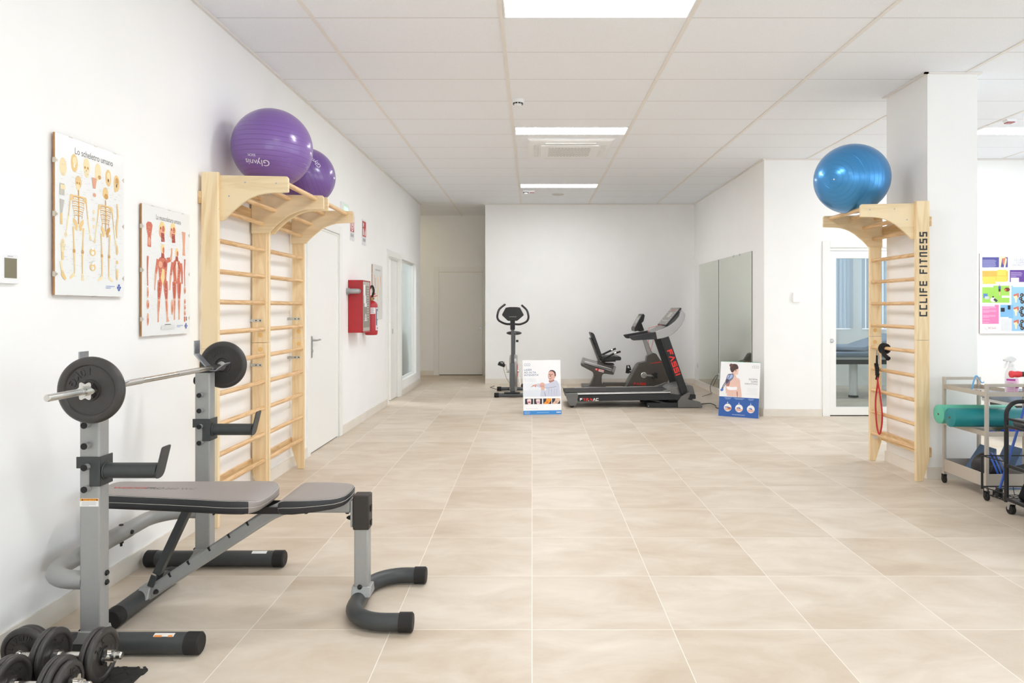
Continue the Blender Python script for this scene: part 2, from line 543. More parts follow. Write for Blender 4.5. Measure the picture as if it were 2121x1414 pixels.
M_SKIRT = mat('beige_skirting_tile', (227, 221, 211), 0.5, 0, 0.3, 0.04, 5)
M_FLOOR = floor_material()
M_CEIL = ceiling_material()
M_TBAR = mat('ceiling_grid_paint', (234, 230, 226), 0.6, 0, 0.3, 0.01)
M_DARKGAP = mat('dark_gap', (40, 38, 36), 0.9, 0, 0.1)
M_STEEL = mat('brushed_steel', (190, 190, 190), 0.3, 1.0, 0.5, 0.05)

# ------------------------------------------------------------------ floor, ceiling, walls
def XW(y):
    """inner face of the left wall, which runs a touch out of square"""
    return -2.084 + 0.0055 * (y - 3)
struct(MB().box(-4.6, 7.45, -4.2, 14.6, -0.12, 0.0).build('floor', M_FLOOR, flat=True))
struct(MB().box(-4.6, 3.10, -3.75, 14.6, CEIL, CEIL + 0.12).box(3.10, 7.45, -3.75, 12.62, CEIL, CEIL + 0.12).build('ceiling', M_CEIL, flat=True))

def left_piece(mb, y0, y1, z0, z1, a=0.0, b=-0.12):
    """a piece of the left wall (or of something lying along it) from a to b behind its face"""
    vs = []
    for z in (z0, z1):
        for y in (y0, y1):
            vs += [(XW(y) + a, y, z), (XW(y) + b, y, z)]
    mb.add(vs, [(0, 2, 3, 1), (4, 5, 7, 6), (0, 1, 5, 4), (2, 6, 7, 3), (0, 4, 6, 2), (1, 3, 7, 5)])
    return mb
D1 = (6.50, 7.50, 2.16)          # hinged door: y0, y1, top
D2 = (9.965, 10.86, 2.11)        # sliding door opening
W1 = (11.03, 12.32, 0.23, 2.14)  # interior window
w = MB()
left_piece(w, -3.6, D1[0], 0, CEIL); left_piece(w, D1[0], D1[1], D1[2], CEIL)
left_piece(w, D1[1], D2[0], 0, CEIL); left_piece(w, D2[0], D2[1], D2[2], CEIL)
left_piece(w, D2[1], W1[0], 0, CEIL); left_piece(w, W1[0], W1[1], 0, W1[2]); left_piece(w, W1[0], W1[1], W1[3], CEIL)
left_piece(w, W1[1], 12.76, 0, CEIL)
struct(w.build('wall_left', M_WALL, flat=True))
sk = MB()
for a, b in ((-3.6, D1[0] - 0.07), (D1[1] + 0.09, D2[0] - 0.08), (D2[1] + 0.09, 12.76)):
    left_piece(sk, a, b, 0, 0.092, 0.012, 0.0)
struct(sk.build('baseboard_left', M_SKIRT, flat=True))
tr = MB()
left_piece(tr, -3.6, 12.76, CEIL - 0.018, CEIL - 0.001, 0.02, 0.0)
struct(tr.build('trim_1', M_TBAR, flat=True))
# room behind the left wall, corridor and far walls
struct(MB().box(-4.5, -4.38, 8.9, 14.6, 0, CEIL).build('wall_sideroom', M_WALL, flat=True))
struct(MB().box(-4.4, -2.22, 8.9, 9.02, 0, CEIL).box(-4.4, -2.2, 12.64, 12.76, 0, CEIL).build('wall_partition', M_WALL, flat=True))
struct(MB().box(-4.4, 3.06, 14.35, 14.5, 0, CEIL).build('wall_far', M_WALL, flat=True))
struct(MB().box(-4.38, -2.01, 14.338, 14.35, 0, 0.092).box(-0.9, 2.94, 14.338, 14.35, 0, 0.092).build('baseboard_far', M_SKIRT, flat=True))
struct(MB().box(-0.847, 2.94, 12.72, 12.86, 0, CEIL).build('wall_center', M_WALL, flat=True))
struct(MB().box(-0.847, 2.928, 12.708, 12.72, 0, 0.092).build('baseboard_center', M_SKIRT, flat=True))
struct(MB().box(2.94, 3.06, 8.9, 14.5, 0, CEIL).build('wall_mirror', M_WALL, flat=True))
struct(MB().box(2.928, 2.94, 8.9, 12.708, 0, 0.092).build('baseboard_mirror', M_SKIRT, flat=True))
D4 = (3.775, 4.67, 2.13)
struct(MB().box(3.06, D4[0], 8.9, 9.02, 0, CEIL).box(D4[0], D4[1], 8.9, 9.02, D4[2], CEIL).box(D4[1], 7.3, 8.9, 9.02, 0, CEIL).build('wall_front', M_WALL, flat=True))
struct(MB().box(2.928, 3.67, 8.888, 8.9, 0, 0.092).box(4.78, 7.3, 8.888, 8.9, 0, 0.092).build('baseboard_front', M_SKIRT, flat=True))
# treatment room behind the glass door
t = MB()
xs = [3.06] + [q for ab in TREAT_WINDOWS for q in ab] + [7.3]
for i in range(0, len(xs), 2): t.box(xs[i], xs[i + 1], 12.4, 12.5, 0, CEIL)
for a, b in TREAT_WINDOWS: t.box(a, b, 12.4, 12.5, 0, 1.0).box(a, b, 12.4, 12.5, 2.5, CEIL)
struct(t.build('wall_treatment', M_WALL, flat=True))
# right wall and wall behind the camera, with their windows
t = MB(); ys = [-3.7] + [q for ab in RIGHT_WINDOWS for q in ab] + [12.5]
for i in range(0, len(ys), 2): t.box(7.3, 7.42, ys[i], ys[i + 1], 0, CEIL)
for a, b in RIGHT_WINDOWS: t.box(7.3, 7.42, a, b, 0, WZ0).box(7.3, 7.42, a, b, WZ1, CEIL)
struct(t.build('wall_right', M_WALL, flat=True))
t = MB(); xs = [-2.3] + [q for ab in BACK_WINDOWS for q in ab] + [7.3]
for i in range(0, len(xs), 2): t.box(xs[i], xs[i + 1], -3.7, -3.6, 0, CEIL)
for a, b in BACK_WINDOWS: t.box(a, b, -3.7, -3.6, 0, WZ0).box(a, b, -3.7, -3.6, WZ1, CEIL)
struct(t.build('wall_back', M_WALL, flat=True))
k = 0
for a, b in RIGHT_WINDOWS:
    k += 1; t = MB()
    for y in (a, (a + b) / 2 - 0.025, b - 0.05): t.box(7.33, 7.39, y, y + 0.05, WZ0, WZ1)
    for z in (WZ0, WZ1 - 0.05): t.box(7.33, 7.39, a, b, z, z + 0.05)
    struct(t.build('window_%d' % k, M_TRIM))
for a, b in BACK_WINDOWS:
    k += 1; t = MB()
    for x in (a, (a + b) / 2 - 0.025, b - 0.05): t.box(x, x + 0.05, -3.68, -3.62, WZ0, WZ1)
    for z in (WZ0, WZ1 - 0.05): t.box(a, b, -3.68, -3.62, z, z + 0.05)
    struct(t.build('window_%d' % k, M_TRIM))
# pillar
PX0, PX1, PY0, PY1 = 3.175, 3.575, 5.64, 6.29
struct(MB().box(PX0, PX1, PY0, PY1, 0, CEIL).build('wall_pillar', M_WALL, flat=True))
struct(MB().box(PX0 - 0.012, PX1 + 0.012, PY0 - 0.012, PY0, 0, 0.092).box(PX0 - 0.012, PX0, PY0, PY1 + 0.012, 0, 0.092)
       .box(PX1, PX1 + 0.012, PY0, PY1 + 0.012, 0, 0.092).build('baseboard_pillar', M_SKIRT, flat=True))
struct(MB().box(PX0 - 0.03, PX1 + 0.03, PY0 - 0.02, PY0, CEIL - 0.012, CEIL - 0.001).box(PX0 - 0.03, PX0, PY0 - 0.02, PY1 + 0.02, CEIL - 0.012, CEIL - 0.001)
       .box(PX1, PX1 + 0.03, PY0, PY1, CEIL - 0.012, CEIL - 0.001).build('trim_2', M_TBAR, flat=True))
struct(MB().box(2.92, 2.94, 8.88, 12.72, CEIL - 0.015, CEIL - 0.001).box(2.94, 7.3, 8.88, 8.9, CEIL - 0.015, CEIL - 0.001)
       .box(-0.867, 2.94, 12.70, 12.72, CEIL - 0.015, CEIL - 0.001).build('trim_3', M_TBAR, flat=True))
# ceiling grid runners
CX0, CPITCH = -0.2, 1.2275
n = 3
for i in range(-1, 6):
    x = CX0 + CPITCH * i; n += 1
    y1 = 14.35 if x < -0.85 else (12.72 if x < 2.9 else 8.9)
    segs = [(-3.6, y1)]
    if PX0 < x < PX1: segs = [(-3.6, PY0), (PY1, y1)]
    t = MB()
    for a, b in segs: t.box(x - 0.0145, x + 0.0145, a, b, CEIL - 0.005, CEIL - 0.0005)
    struct(t.build('trim_%d' % n, M_TBAR, flat=True))

# ------------------------------------------------------------------ doors and interior window
def empty_struct(name, loc):
    o = bpy.data.objects.new(name, None); COL.objects.link(o); o.location = loc; o['kind'] = 'structure'
    return o
d = empty_struct('door_1', (XW(7), 7.0, 0))
t = MB(); left_piece(t, 6.53, 7.475, 0.008, 2.135, -0.012, -0.055); t.build('door_leaf', M_TRIM, d)
t = MB()
left_piece(t, 6.43, 6.515, 0, 2.24, 0.014, 0.0); left_piece(t, 7.49, 7.59, 0, 2.24, 0.014, 0.0); left_piece(t, 6.515, 7.49, 2.155, 2.24, 0.014, 0.0)
left_piece(t, 6.505, 6.53, 0, 2.155, -0.002, -0.12); left_piece(t, 7.475, 7.497, 0, 2.155, -0.002, -0.12); left_piece(t, 6.53, 7.475, 2.135, 2.157, -0.002, -0.12)
t.build('door_frame', M_TRIM, d, bevel=0.003)
t = MB(); left_piece(t, 6.53, 7.475, 0.0, 0.009, -0.02, -0.05); t.build('threshold_gap', M_DARKGAP, d)
hx = XW(6.6) - 0.012
h = MB(); h.pyz(rounded([(6.585, 0.9), (6.622, 0.9), (6.622, 1.105), (6.585, 1.105)], 0.018), hx, hx + 0.009)
h.cyl((hx, 6.603, 1.065), (hx + 0.05, 6.603, 1.065), 0.009); h.tube([(hx + 0.05, 6.603, 1.065), (hx + 0.055, 6.65, 1.066), (hx + 0.05, 6.70, 1.068), (hx + 0.047, 6.735, 1.066)], 0.0085)
h.cyl((hx, 6.603, 0.965), (hx + 0.018, 6.603, 0.965), 0.011)
h.build('door_handle', M_STEEL, d)

d = empty_struct('door_2', (XW(10.4), 10.4, 0))
t = MB(); left_piece(t, 9.885, 9.965, 0, 2.20, 0.014, 0.0); left_piece(t, 10.86, 10.95, 0, 2.20, 0.014, 0.0); left_piece(t, 9.965, 10.86, 2.11, 2.20, 0.014, 0.0)
left_piece(t, 9.955, 9.972, 0, 2.11, 0.0, -0.122); left_piece(t, 10.845, 10.862, 0, 2.11, 0.0, -0.042); left_piece(t, 10.845, 10.862, 0, 2.11, -0.082, -0.122); left_piece(t, 9.97, 10.85, 2.095, 2.112, 0.0, -0.122)
t.build('door_frame', M_TRIM, d, bevel=0.002)
t = MB(); left_piece(t, 10.39, 10.857, 0.01, 2.095, -0.044, -0.08); t.build('door_leaf', M_TRIM, d)
hx = XW(10.5) - 0.044
MB().pyz(rounded([(10.49, 0.985), (10.54, 0.985), (10.54, 1.06), (10.49, 1.06)], 0.012), hx, hx + 0.003).build('pull_plate', M_STEEL, d)

wn = empty_struct('window_8', (XW(11.6), 11.6, 0))
t = MB()
for y0, y1, z0, z1 in ((W1[0], W1[0] + 0.025, W1[2], W1[3]), (W1[1] - 0.025, W1[1], W1[2], W1[3]), (W1[0], W1[1], W1[2], W1[2] + 0.03), (W1[0], W1[1], W1[3] - 0.03, W1[3])):
    left_piece(t, y0, y1, z0, z1, -0.055, -0.095)
t.build('window_frame', M_TRIM, wn)
M_GLASS = glass('clear_glass', (0.90, 0.95, 0.955, 1), refl=0.45)
t = MB(); left_piece(t, W1[0] + 0.02, W1[1] - 0.02, W1[2] + 0.02, W1[3] - 0.02, -0.071, -0.079); t.build('window_pane', M_GLASS, wn)

d = empty_struct('door_3', (-1.45, 14.35, 0))
t = MB().box(-2.01, -1.905, 14.335, 14.35, 0, 2.215).box(-1.0, -0.9, 14.335, 14.35, 0, 2.215).box(-1.905, -1.0, 14.335, 14.35, 2.11, 2.215)
t.build('door_frame', M_TRIM, d, bevel=0.003)
MB().box(-1.895, -1.01, 14.335, 14.349, 0.014, 2.095).build('door_leaf', M_TRIM, d)
MB().box(-1.905, -1.0, 14.338, 14.3495, 2.095, 2.11).build('track_gap', M_SKIRT, d)
MB().box(-1.895, -1.01, 14.34, 14.349, 0.0005, 0.014).build('threshold_gap', M_DARKGAP, d)
h = MB().lathe([(0.0, 0.0), (0.028, 0.0), (0.028, 0.004), (0.02, 0.005), (0.018, 0.002), (0.0, 0.002)], (-1.055, 14.335, 0.965), (0, -1, 0), 24)
h.build('pull_handle', M_STEEL, d)

d = empty_struct('door_4', (4.22, 8.9, 0))
t = MB().box(3.676, 3.77, 8.885, 8.9, 0, 2.215).box(4.675, 4.77, 8.885, 8.9, 0, 2.215).box(3.77, 4.675, 8.885, 8.9, 2.135, 2.215)
t.box(3.77, 3.777, 8.9, 9.02, 0, 2.13).box(4.667, 4.675, 8.9, 9.02, 0, 2.13)
t.build('door_frame', M_TRIM, d, bevel=0.003)
MB().box(3.777, 4.667, 8.905, 8.95, 2.095, 2.13).build('track', M_TRIM, d, bevel=0.004)
t = MB().box(3.777, 3.857, 8.91, 8.95, 0.012, 2.09).box(4.587, 4.667, 8.91, 8.95, 0.012, 2.09).box(3.857, 4.587, 8.91, 8.95, 2.0, 2.09).box(3.857, 4.587, 8.91, 8.95, 0.012, 0.115)
t.build('door_leaf', M_TRIM, d, bevel=0.002)
M_GLASS_TINT = glass('grey_blue_glass', (0.80, 0.86, 0.87, 1), refl=0.7)
MB().box(3.857, 4.587, 8.928, 8.936, 0.115, 2.0).build('glass_pane', M_GLASS_TINT, d)
MB().lathe([(0, 0), (0.026, 0), (0.026, 0.004), (0.02, 0.006), (0.017, 0.003), (0, 0.003)], (3.802, 8.91, 0.955), (0, -1, 0), 24).build('pull_handle', M_STEEL, d)
MB().box(3.777, 4.667, 8.91, 8.95, 0.0005, 0.012).build('threshold_gap', M_DARKGAP, d)

# ------------------------------------------------------------------ ceiling lights and devices
M_LED = glow('led_diffuser', (0.955, 0.965, 0.985, 1), LED_STRENGTH)
M_WHITEPL = mat('white_plastic', (238, 239, 240), 0.4, 0, 0.4, 0.005)
M_BLACKPL = mat('black_plastic', (28, 28, 28), 0.45, 0, 0.4, 0.1)
def ceiling_light(x0, y0, label):
    x1, y1 = x0 + 1.195, y0 + 0.305
    o = thing('ceiling_light', label, 'ceiling light', ((x0 + x1) / 2, (y0 + y1) / 2, CEIL), 'recessed light panels')
    MB().box(x0, x1, y0, y0 + 0.012, CEIL - 0.006, CEIL).box(x0, x1, y1 - 0.012, y1, CEIL - 0.006, CEIL).box(x0, x0 + 0.012, y0, y1, CEIL - 0.006, CEIL).box(x1 - 0.012, x1, y0, y1, CEIL - 0.006, CEIL).build('frame', M_WHITEPL, o)
    MB().box(x0 + 0.01, x1 - 0.01, y0 + 0.01, y1 - 0.01, CEIL - 0.004, CEIL).build('diffuser', M_LED, o)
    return o
cl = ceiling_light(-0.183, 4.26, 'glowing ceiling panel nearest the camera, cut by the top edge of the photo')
def cl_copy(x0, y0, label):
    return dup(cl, (x0 + 0.5975, y0 + 0.1525, CEIL), label, 'recessed light panels')
cl_copy(-0.183, 7.33, 'glowing white ceiling panel just in front of the square air conditioner')
cl_copy(-0.183, 10.69, 'farthest glowing ceiling panel, before the back wall and beside small detectors')
cl_copy(4.727, 7.33, 'glowing ceiling panel at the right behind the white pillar')
for x0, y0 in ((-0.183, 1.19),):
    cl_copy(x0, y0, 'glowing ceiling panel out of view behind or beside the camera')
cl_copy(-3.9, 10.5, 'ceiling panel lighting the side room behind the sliding door')

cl_copy(4.3, 9.9, 'added unseen ceiling panel brightening the room behind the glass door')  # invented lamp, put in because the room behind the glass came out too dark
wl = cl_copy(-3.7, 13.3, 'added unseen warm panel brightening the corridor from round the corner')  # made-up lamp round the corner, added to lift and warm the corridor
for _c in wl.children:
    if _c.name.startswith('diffuser'):
        _c.data = _c.data.copy(); _c.data.materials[0] = glow('warm_diffuser', (1.0, 0.83, 0.53, 1), 6.2)

def smoke_detector(x, y, r, label):
    o = thing('smoke_detector', label, 'smoke detector', (x, y, CEIL), 'round smoke detectors')
    MB().lathe([(r, 0), (r, 0.012), (r * 0.93, 0.026), (r * 0.62, 0.038), (r * 0.6, 0.05), (r * 0.5, 0.058), (0, 0.06)], (x, y, CEIL), (0, 0, -1), 32).build('housing', M_WHITEPL, o)
    t = MB()
    for i in range(10):
        a = 2 * PI * i / 10
        t.obox((x + math.cos(a) * r * 0.76, y + math.sin(a) * r * 0.76, CEIL - 0.0345), (0.006, r * 0.34, 0.012), Matrix.Rotation(a, 3, 'Z'))
    t.build('vent_slots', M_BLACKPL, o)
    return o
smoke_detector(-0.128, 6.38, 0.056, 'white smoke detector on the ceiling near its middle, ahead of the air conditioner')
smoke_detector(-0.1, 11.28, 0.052, 'small white smoke detector beyond the farthest ceiling light')
M_REDLENS = mat('red_lens', (150, 40, 40), 0.3)
def alarm(x, y, label):
    o = thing('alarm_indicator', label, 'alarm light', (x, y, CEIL), 'little ceiling alarm lights')
    MB().pxz(rounded([(x - 0.05, CEIL), (x + 0.05, CEIL), (x + 0.036, CEIL - 0.028), (x - 0.036, CEIL - 0.028)], 0.006), y - 0.035, y + 0.035).build('housing', M_WHITEPL, o)
    MB().box(x - 0.034, x + 0.034, y - 0.036, y + 0.03, CEIL - 0.036, CEIL - 0.028).build('red_lens', M_REDLENS, o)
alarm(0.0, 11.3, 'white alarm light with red lens right next to the far smoke detector')
alarm(4.79, 7.05, 'white alarm light with red lens on the ceiling at the right edge')
tag(MB().lathe([(0.1, 0), (0.1, 0.006), (0.0, 0.008)], (0.43, 11.68, CEIL), (0, 0, -1), 32).build('ceiling_speaker', mat('speaker_grey', (206, 202, 196), 0.7), loc=(0.43, 11.68, CEIL)),
    'flat round grey speaker disc in the ceiling behind the farthest light', 'speaker')

ac = thing('air_conditioner', 'square white ceiling air conditioner with a perforated middle grille', 'air conditioner', (0.435, 8.29, CEIL))
x0, x1, y0, y1 = -0.05, 0.92, 7.80, 8.78
body = MB()
def sq(i, z): return [(x0 + i, y0 + i, z), (x1 - i, y0 + i, z), (x1 - i, y1 - i, z), (x0 + i, y1 - i, z)]
body.loft([sq(0, CEIL), sq(0, CEIL - 0.012), sq(0.03, CEIL - 0.03), sq(0.1, CEIL - 0.038)])
body.build('housing', M_WHITEPL, ac)
MB().pxy(rounded([(x0 + 0.15, y0 + 0.17), (x1 - 0.15, y0 + 0.17), (x1 - 0.15, y1 - 0.17), (x0 + 0.15, y1 - 0.17)], 0.03), CEIL - 0.037, CEIL - 0.052).build('centre_panel', M_WHITEPL, ac, bevel=0.004)
t = MB()
for a, b, c, e in ((x0 + 0.2, x1 - 0.2, y0 + 0.09, y0 + 0.145), (x0 + 0.2, x1 - 0.2, y1 - 0.145, y1 - 0.09), (x0 + 0.075, x0 + 0.125, y0 + 0.2, y1 - 0.2), (x1 - 0.125, x1 - 0.075, y0 + 0.2, y1 - 0.2)):
    t.box(a, b, c, e, CEIL - 0.043, CEIL - 0.036)
t.build('louvres', mat('louvre_white', (226, 226, 224), 0.4), ac, bevel=0.003)
M_GRILLE = mat('grille_grey', (168, 168, 158), 0.6)
g = MB()
for i in range(26):
    for j in range(13):
        if (i + j) % 2: continue
        gx = x0 + 0.25 + i * (x1 - x0 - 0.5) / 25; gy = y0 + 0.28 + j * (y1 - y0 - 0.56) / 12
        g.box(gx - 0.009, gx + 0.009, gy - 0.013, gy + 0.013, CEIL - 0.0526, CEIL - 0.051)
g.build('grille', M_GRILLE, ac, flat=True)

# ------------------------------------------------------------------ treatment room seen through the glass door
M_BLIND = bpy.data.materials.new('blind_fabric'); M_BLIND.use_nodes = True
_nt = M_BLIND.node_tree; _p = _nt.nodes['Principled BSDF']; _p.inputs['Base Color'].default_value = rgb(225, 230, 236); _p.inputs['Roughness'].default_value = 0.8
_tr = _nt.nodes.new('ShaderNodeBsdfTranslucent'); _tr.inputs[0].default_value = rgb(205, 216, 228)
_mx = _nt.nodes.new('ShaderNodeMixShader'); _mx.inputs[0].default_value = 0.25
_nt.links.new(_p.outputs[0], _mx.inputs[1]); _nt.links.new(_tr.outputs[0], _mx.inputs[2]); _nt.links.new(_mx.outputs[0], _nt.nodes['Material Output'].inputs[0])
for (a, b), lab in zip(TREAT_WINDOWS, ('narrow vertical blind behind the left of the glass door', 'vertical blind behind the glass door, half hidden by wooden bars')):
    o = thing('vertical_blind', lab, 'blind', ((a + b) / 2, 12.36, 2.55))
    MB().box(a - 0.05, b + 0.05, 12.33, 12.39, 2.52, 2.58).build('head_rail', M_TRIM, o)
    t = MB(); nn = int((b - a + 0.06) / 0.07)
    for i in range(nn):
        t.obox((a - 0.03 + 0.035 + i * (b - a + 0.06) / nn, 12.36, 1.76), (0.086, 0.002, 1.5), Matrix.Rotation(0.35, 3, 'Z'))
    t.build('slats', M_BLIND, o, flat=True)
M_COUCH = mat('grey_blue_vinyl', (120, 134, 152), 0.5, 0, 0.4, 0.03)
M_LIGHTGREY = mat('light_grey_metal', (205, 207, 208), 0.4, 0, 0.4, 0.02)
def couch(name, label, x0, x1, y0, y1, ztop, head=False):
    o = thing(name, label, 'treatment couch', ((x0 + x1) / 2, (y0 + y1) / 2, 0))
    MB().box(x0, x1, y0, y1, ztop - 0.085, ztop).build('cushion', M_COUCH, o, bevel=0.03, seg=3)
    MB().box(x0 + 0.03, x1 - 0.03, y0 + 0.04, y1 - 0.04, ztop - 0.125, ztop - 0.086).build('frame', M_LIGHTGREY, o, bevel=0.01)
    MB().box(x0 + 0.08, x1 - 0.05, y0 + 0.1, y1 - 0.1, ztop - 0.2, ztop - 0.126).build('under_frame', mat('dark_grey_steel', (58, 60, 62), 0.4, 0.2), o, bevel=0.01)
    for x in (x0 + 0.5, x1 - 0.3):
        c = MB().lathe([(0.062, 0.03), (0.06, ztop - 0.2)], (x, (y0 + y1) / 2, 0), (0, 0, 1), 24).build('column', M_WHITEPL, o)
        MB().lathe([(0.075, 0.0), (0.075, 0.022), (0.065, 0.03)], (x, (y0 + y1) / 2, 0), (0, 0, 1), 24).build('foot_ring', M_BLACKPL, o)
    return o
c2 = couch('treatment_couch', 'long couch standing in the dim room behind the glass door', 4.45, 6.4, 10.5, 11.15, 0.72)
t = MB().pxz([(4.45, 0.73), (5.0, 0.73), (5.55, 0.93), (5.53, 0.98), (4.98, 0.80), (4.45, 0.80)], 10.52, 11.13).build('raised_backrest', M_COUCH, c2, bevel=0.02)
couch('treatment_couch', 'low blue grey treatment couch seen through the metal trolley at the right', 4.88, 6.7, 7.2, 7.72, 0.485)

# ------------------------------------------------------------------ side room seen through the sliding door gap
sh = thing('shelf_unit', 'white shelf unit visible through the narrow gap of the sliding door', 'shelf', (-2.75, 12.45, 0))
for z in (0.25, 0.55, 0.88, 0.95): MB().box(-3.18, -2.35, 12.3, 12.62, z, z + 0.02).build('shelf', M_TRIM, sh)
for x in (-3.2, -2.35): MB().box(x, x + 0.02, 12.3, 12.62, 0, 0.97).build('side_panel', M_TRIM, sh)
for x, z, hh, c, lab in ((-2.5, 0.57, 0.2, (52, 62, 84), 'dark blue box on the upper shelf in the side room'), (-2.5, 0.27, 0.16, (150, 158, 170), 'grey box on the lower shelf in the side room')):
    tag(MB().box(x - 0.09, x + 0.09, 12.36, 12.55, z, z + hh).build('storage_box', mat('box_%d' % c[0], c, 0.6), loc=(x, 12.45, z), bevel=0.004), lab, 'box')
tag(MB().lathe([(0.04, 0), (0.055, 0.03), (0.05, 0.07), (0.02, 0.1), (0.0, 0.1)], (-2.50, 12.35, 0.97), (0, 0, 1), 20).build('bottle', mat('orange_plastic', (240, 166, 40), 0.4), loc=(-2.50, 12.35, 0.97)), 'small orange container on top of the shelf in the side room', 'container')
tag(MB().box(-2.75, -2.4, 12.625, 12.64, 1.3, 1.85).build('notice_sheet', mat('paper_white', (222, 224, 228), 0.6), loc=(-2.57, 12.64, 1.3)), 'pale paper notice on the wall inside the side room', 'notice')
# ------------------------------------------------------------------ things on the left wall
I_TEXT = ink(84, 80, 78); I_GREY = ink(205, 205, 203); I_WHITE = ink(240, 240, 240); I_BLUE = ink(70, 96, 178)
BONE, BONE_D, BONE_L = ink(232, 200, 140), ink(206, 158, 92), ink(240, 222, 178)
MUS, MUS_D, MUS_L, MUS_Y = ink(205, 116, 94), ink(172, 78, 66), ink(226, 168, 140), ink(236, 210, 150)
M_MDF = mat('fibreboard_edge', (176, 128, 84), 0.8, 0, 0.2, 0.1, 40)
M_PAPER = mat('poster_paper', (236, 237, 236), 0.25, 0, 0.5, 0.004)
M_CLIP = mat('clip_metal', (206, 196, 180), 0.35, 0.5)

def skeleton(s, a, b0, h, back=False):
    """small drawn skeleton standing at (a, b0), height h"""
    y = lambda t: b0 + t * h
    s.ell(a, y(0.935), h * 0.048, h * 0.062, BONE)
    if not back:
        s.ell(a - h * 0.006, y(0.885), h * 0.03, h * 0.035, BONE_L)
        for dx in (-0.018, 0.014): s.ell(a + dx * h, y(0.925), h * 0.011, h * 0.012, BONE_D)
    else:
        s.ell(a + h * 0.012, y(0.9), h * 0.034, h * 0.03, BONE_D)
    s.line([(a, y(0.86)), (a + 0.006 * h, y(0.7)), (a, y(0.53))], h * 0.018, BONE_D)
    for i in range(9):
        t = 0.79 - i * 0.022; wd = (0.062 + 0.03 * math.sin(PI * min(1, (i + 1.5) / 8))) * h
        s.line([(a - wd * 0.85, y(t - 0.03)), (a - wd, y(t - 0.008)), (a - wd * 0.4, y(t)), (a, y(t - 0.008))], h * 0.008, BONE if i % 2 else BONE_D)
        s.line([(a + wd * 0.85, y(t - 0.03)), (a + wd, y(t - 0.008)), (a + wd * 0.4, y(t)), (a, y(t - 0.008))], h * 0.008, BONE if i % 2 else BONE_D)
    s.line([(a - 0.11 * h, y(0.795)), (a, y(0.80)), (a + 0.11 * h, y(0.795))], h * 0.012, BONE)
    for sg in (-1, 1):
        s.ell(a + sg * 0.105 * h, y(0.775), h * 0.022, h * 0.03, BONE)
        s.line([(a + sg * 0.115 * h, y(0.78)), (a + sg * 0.14 * h, y(0.62)), (a + sg * 0.145 * h, y(0.60))], [h * 0.02, h * 0.012, h * 0.02], BONE)
        s.line([(a + sg * 0.145 * h, y(0.60)), (a + sg * 0.175 * h, y(0.46))], h * 0.018, BONE_L)
        for k in range(4):
            s.line([(a + sg * 0.178 * h, y(0.455)), (a + sg * (0.165 + 0.014 * k) * h, y(0.385 + 0.006 * (k - 1.5) ** 2))], h * 0.007, BONE_L)
        s.poly([(a + sg * 0.005 * h, y(0.51)), (a + sg * 0.03 * h, y(0.56)), (a + sg * 0.075 * h, y(0.585)), (a + sg * 0.08 * h, y(0.545)), (a + sg * 0.05 * h, y(0.505)), (a + sg * 0.05 * h, y(0.475)), (a + sg * 0.02 * h, y(0.465)), (a + sg * 0.015 * h, y(0.49))], BONE if sg < 0 else BONE_D if back else BONE)
        hx = a + sg * 0.075 * h
        s.line([(hx, y(0.5)), (hx - sg * 0.005 * h, y(0.4)), (hx - sg * 0.012 * h, y(0.27))], [h * 0.026, h * 0.016, h * 0.026], BONE)
        s.ell(hx - sg * 0.012 * h, y(0.265), h * 0.02, h * 0.022, BONE_D)
        s.line([(hx - sg * 0.013 * h, y(0.25)), (hx - sg * 0.016 * h, y(0.15)), (hx - sg * 0.016 * h, y(0.05))], [h * 0.024, h * 0.017, h * 0.015], BONE)
        if sg < 0 or back: s.poly([(hx - sg * 0.005 * h, y(0.06)), (hx + sg * 0.06 * h, y(0.012)), (hx + sg * 0.045 * h, y(-0.005)), (hx - sg * 0.03 * h, y(0.03))], BONE_L)
        else: s.poly([(hx - 0.03 * h, y(0.055)), (hx, y(0.055)), (hx + 0.01 * h, y(-0.01)), (hx - 0.03 * h, y(-0.015))], BONE_L)
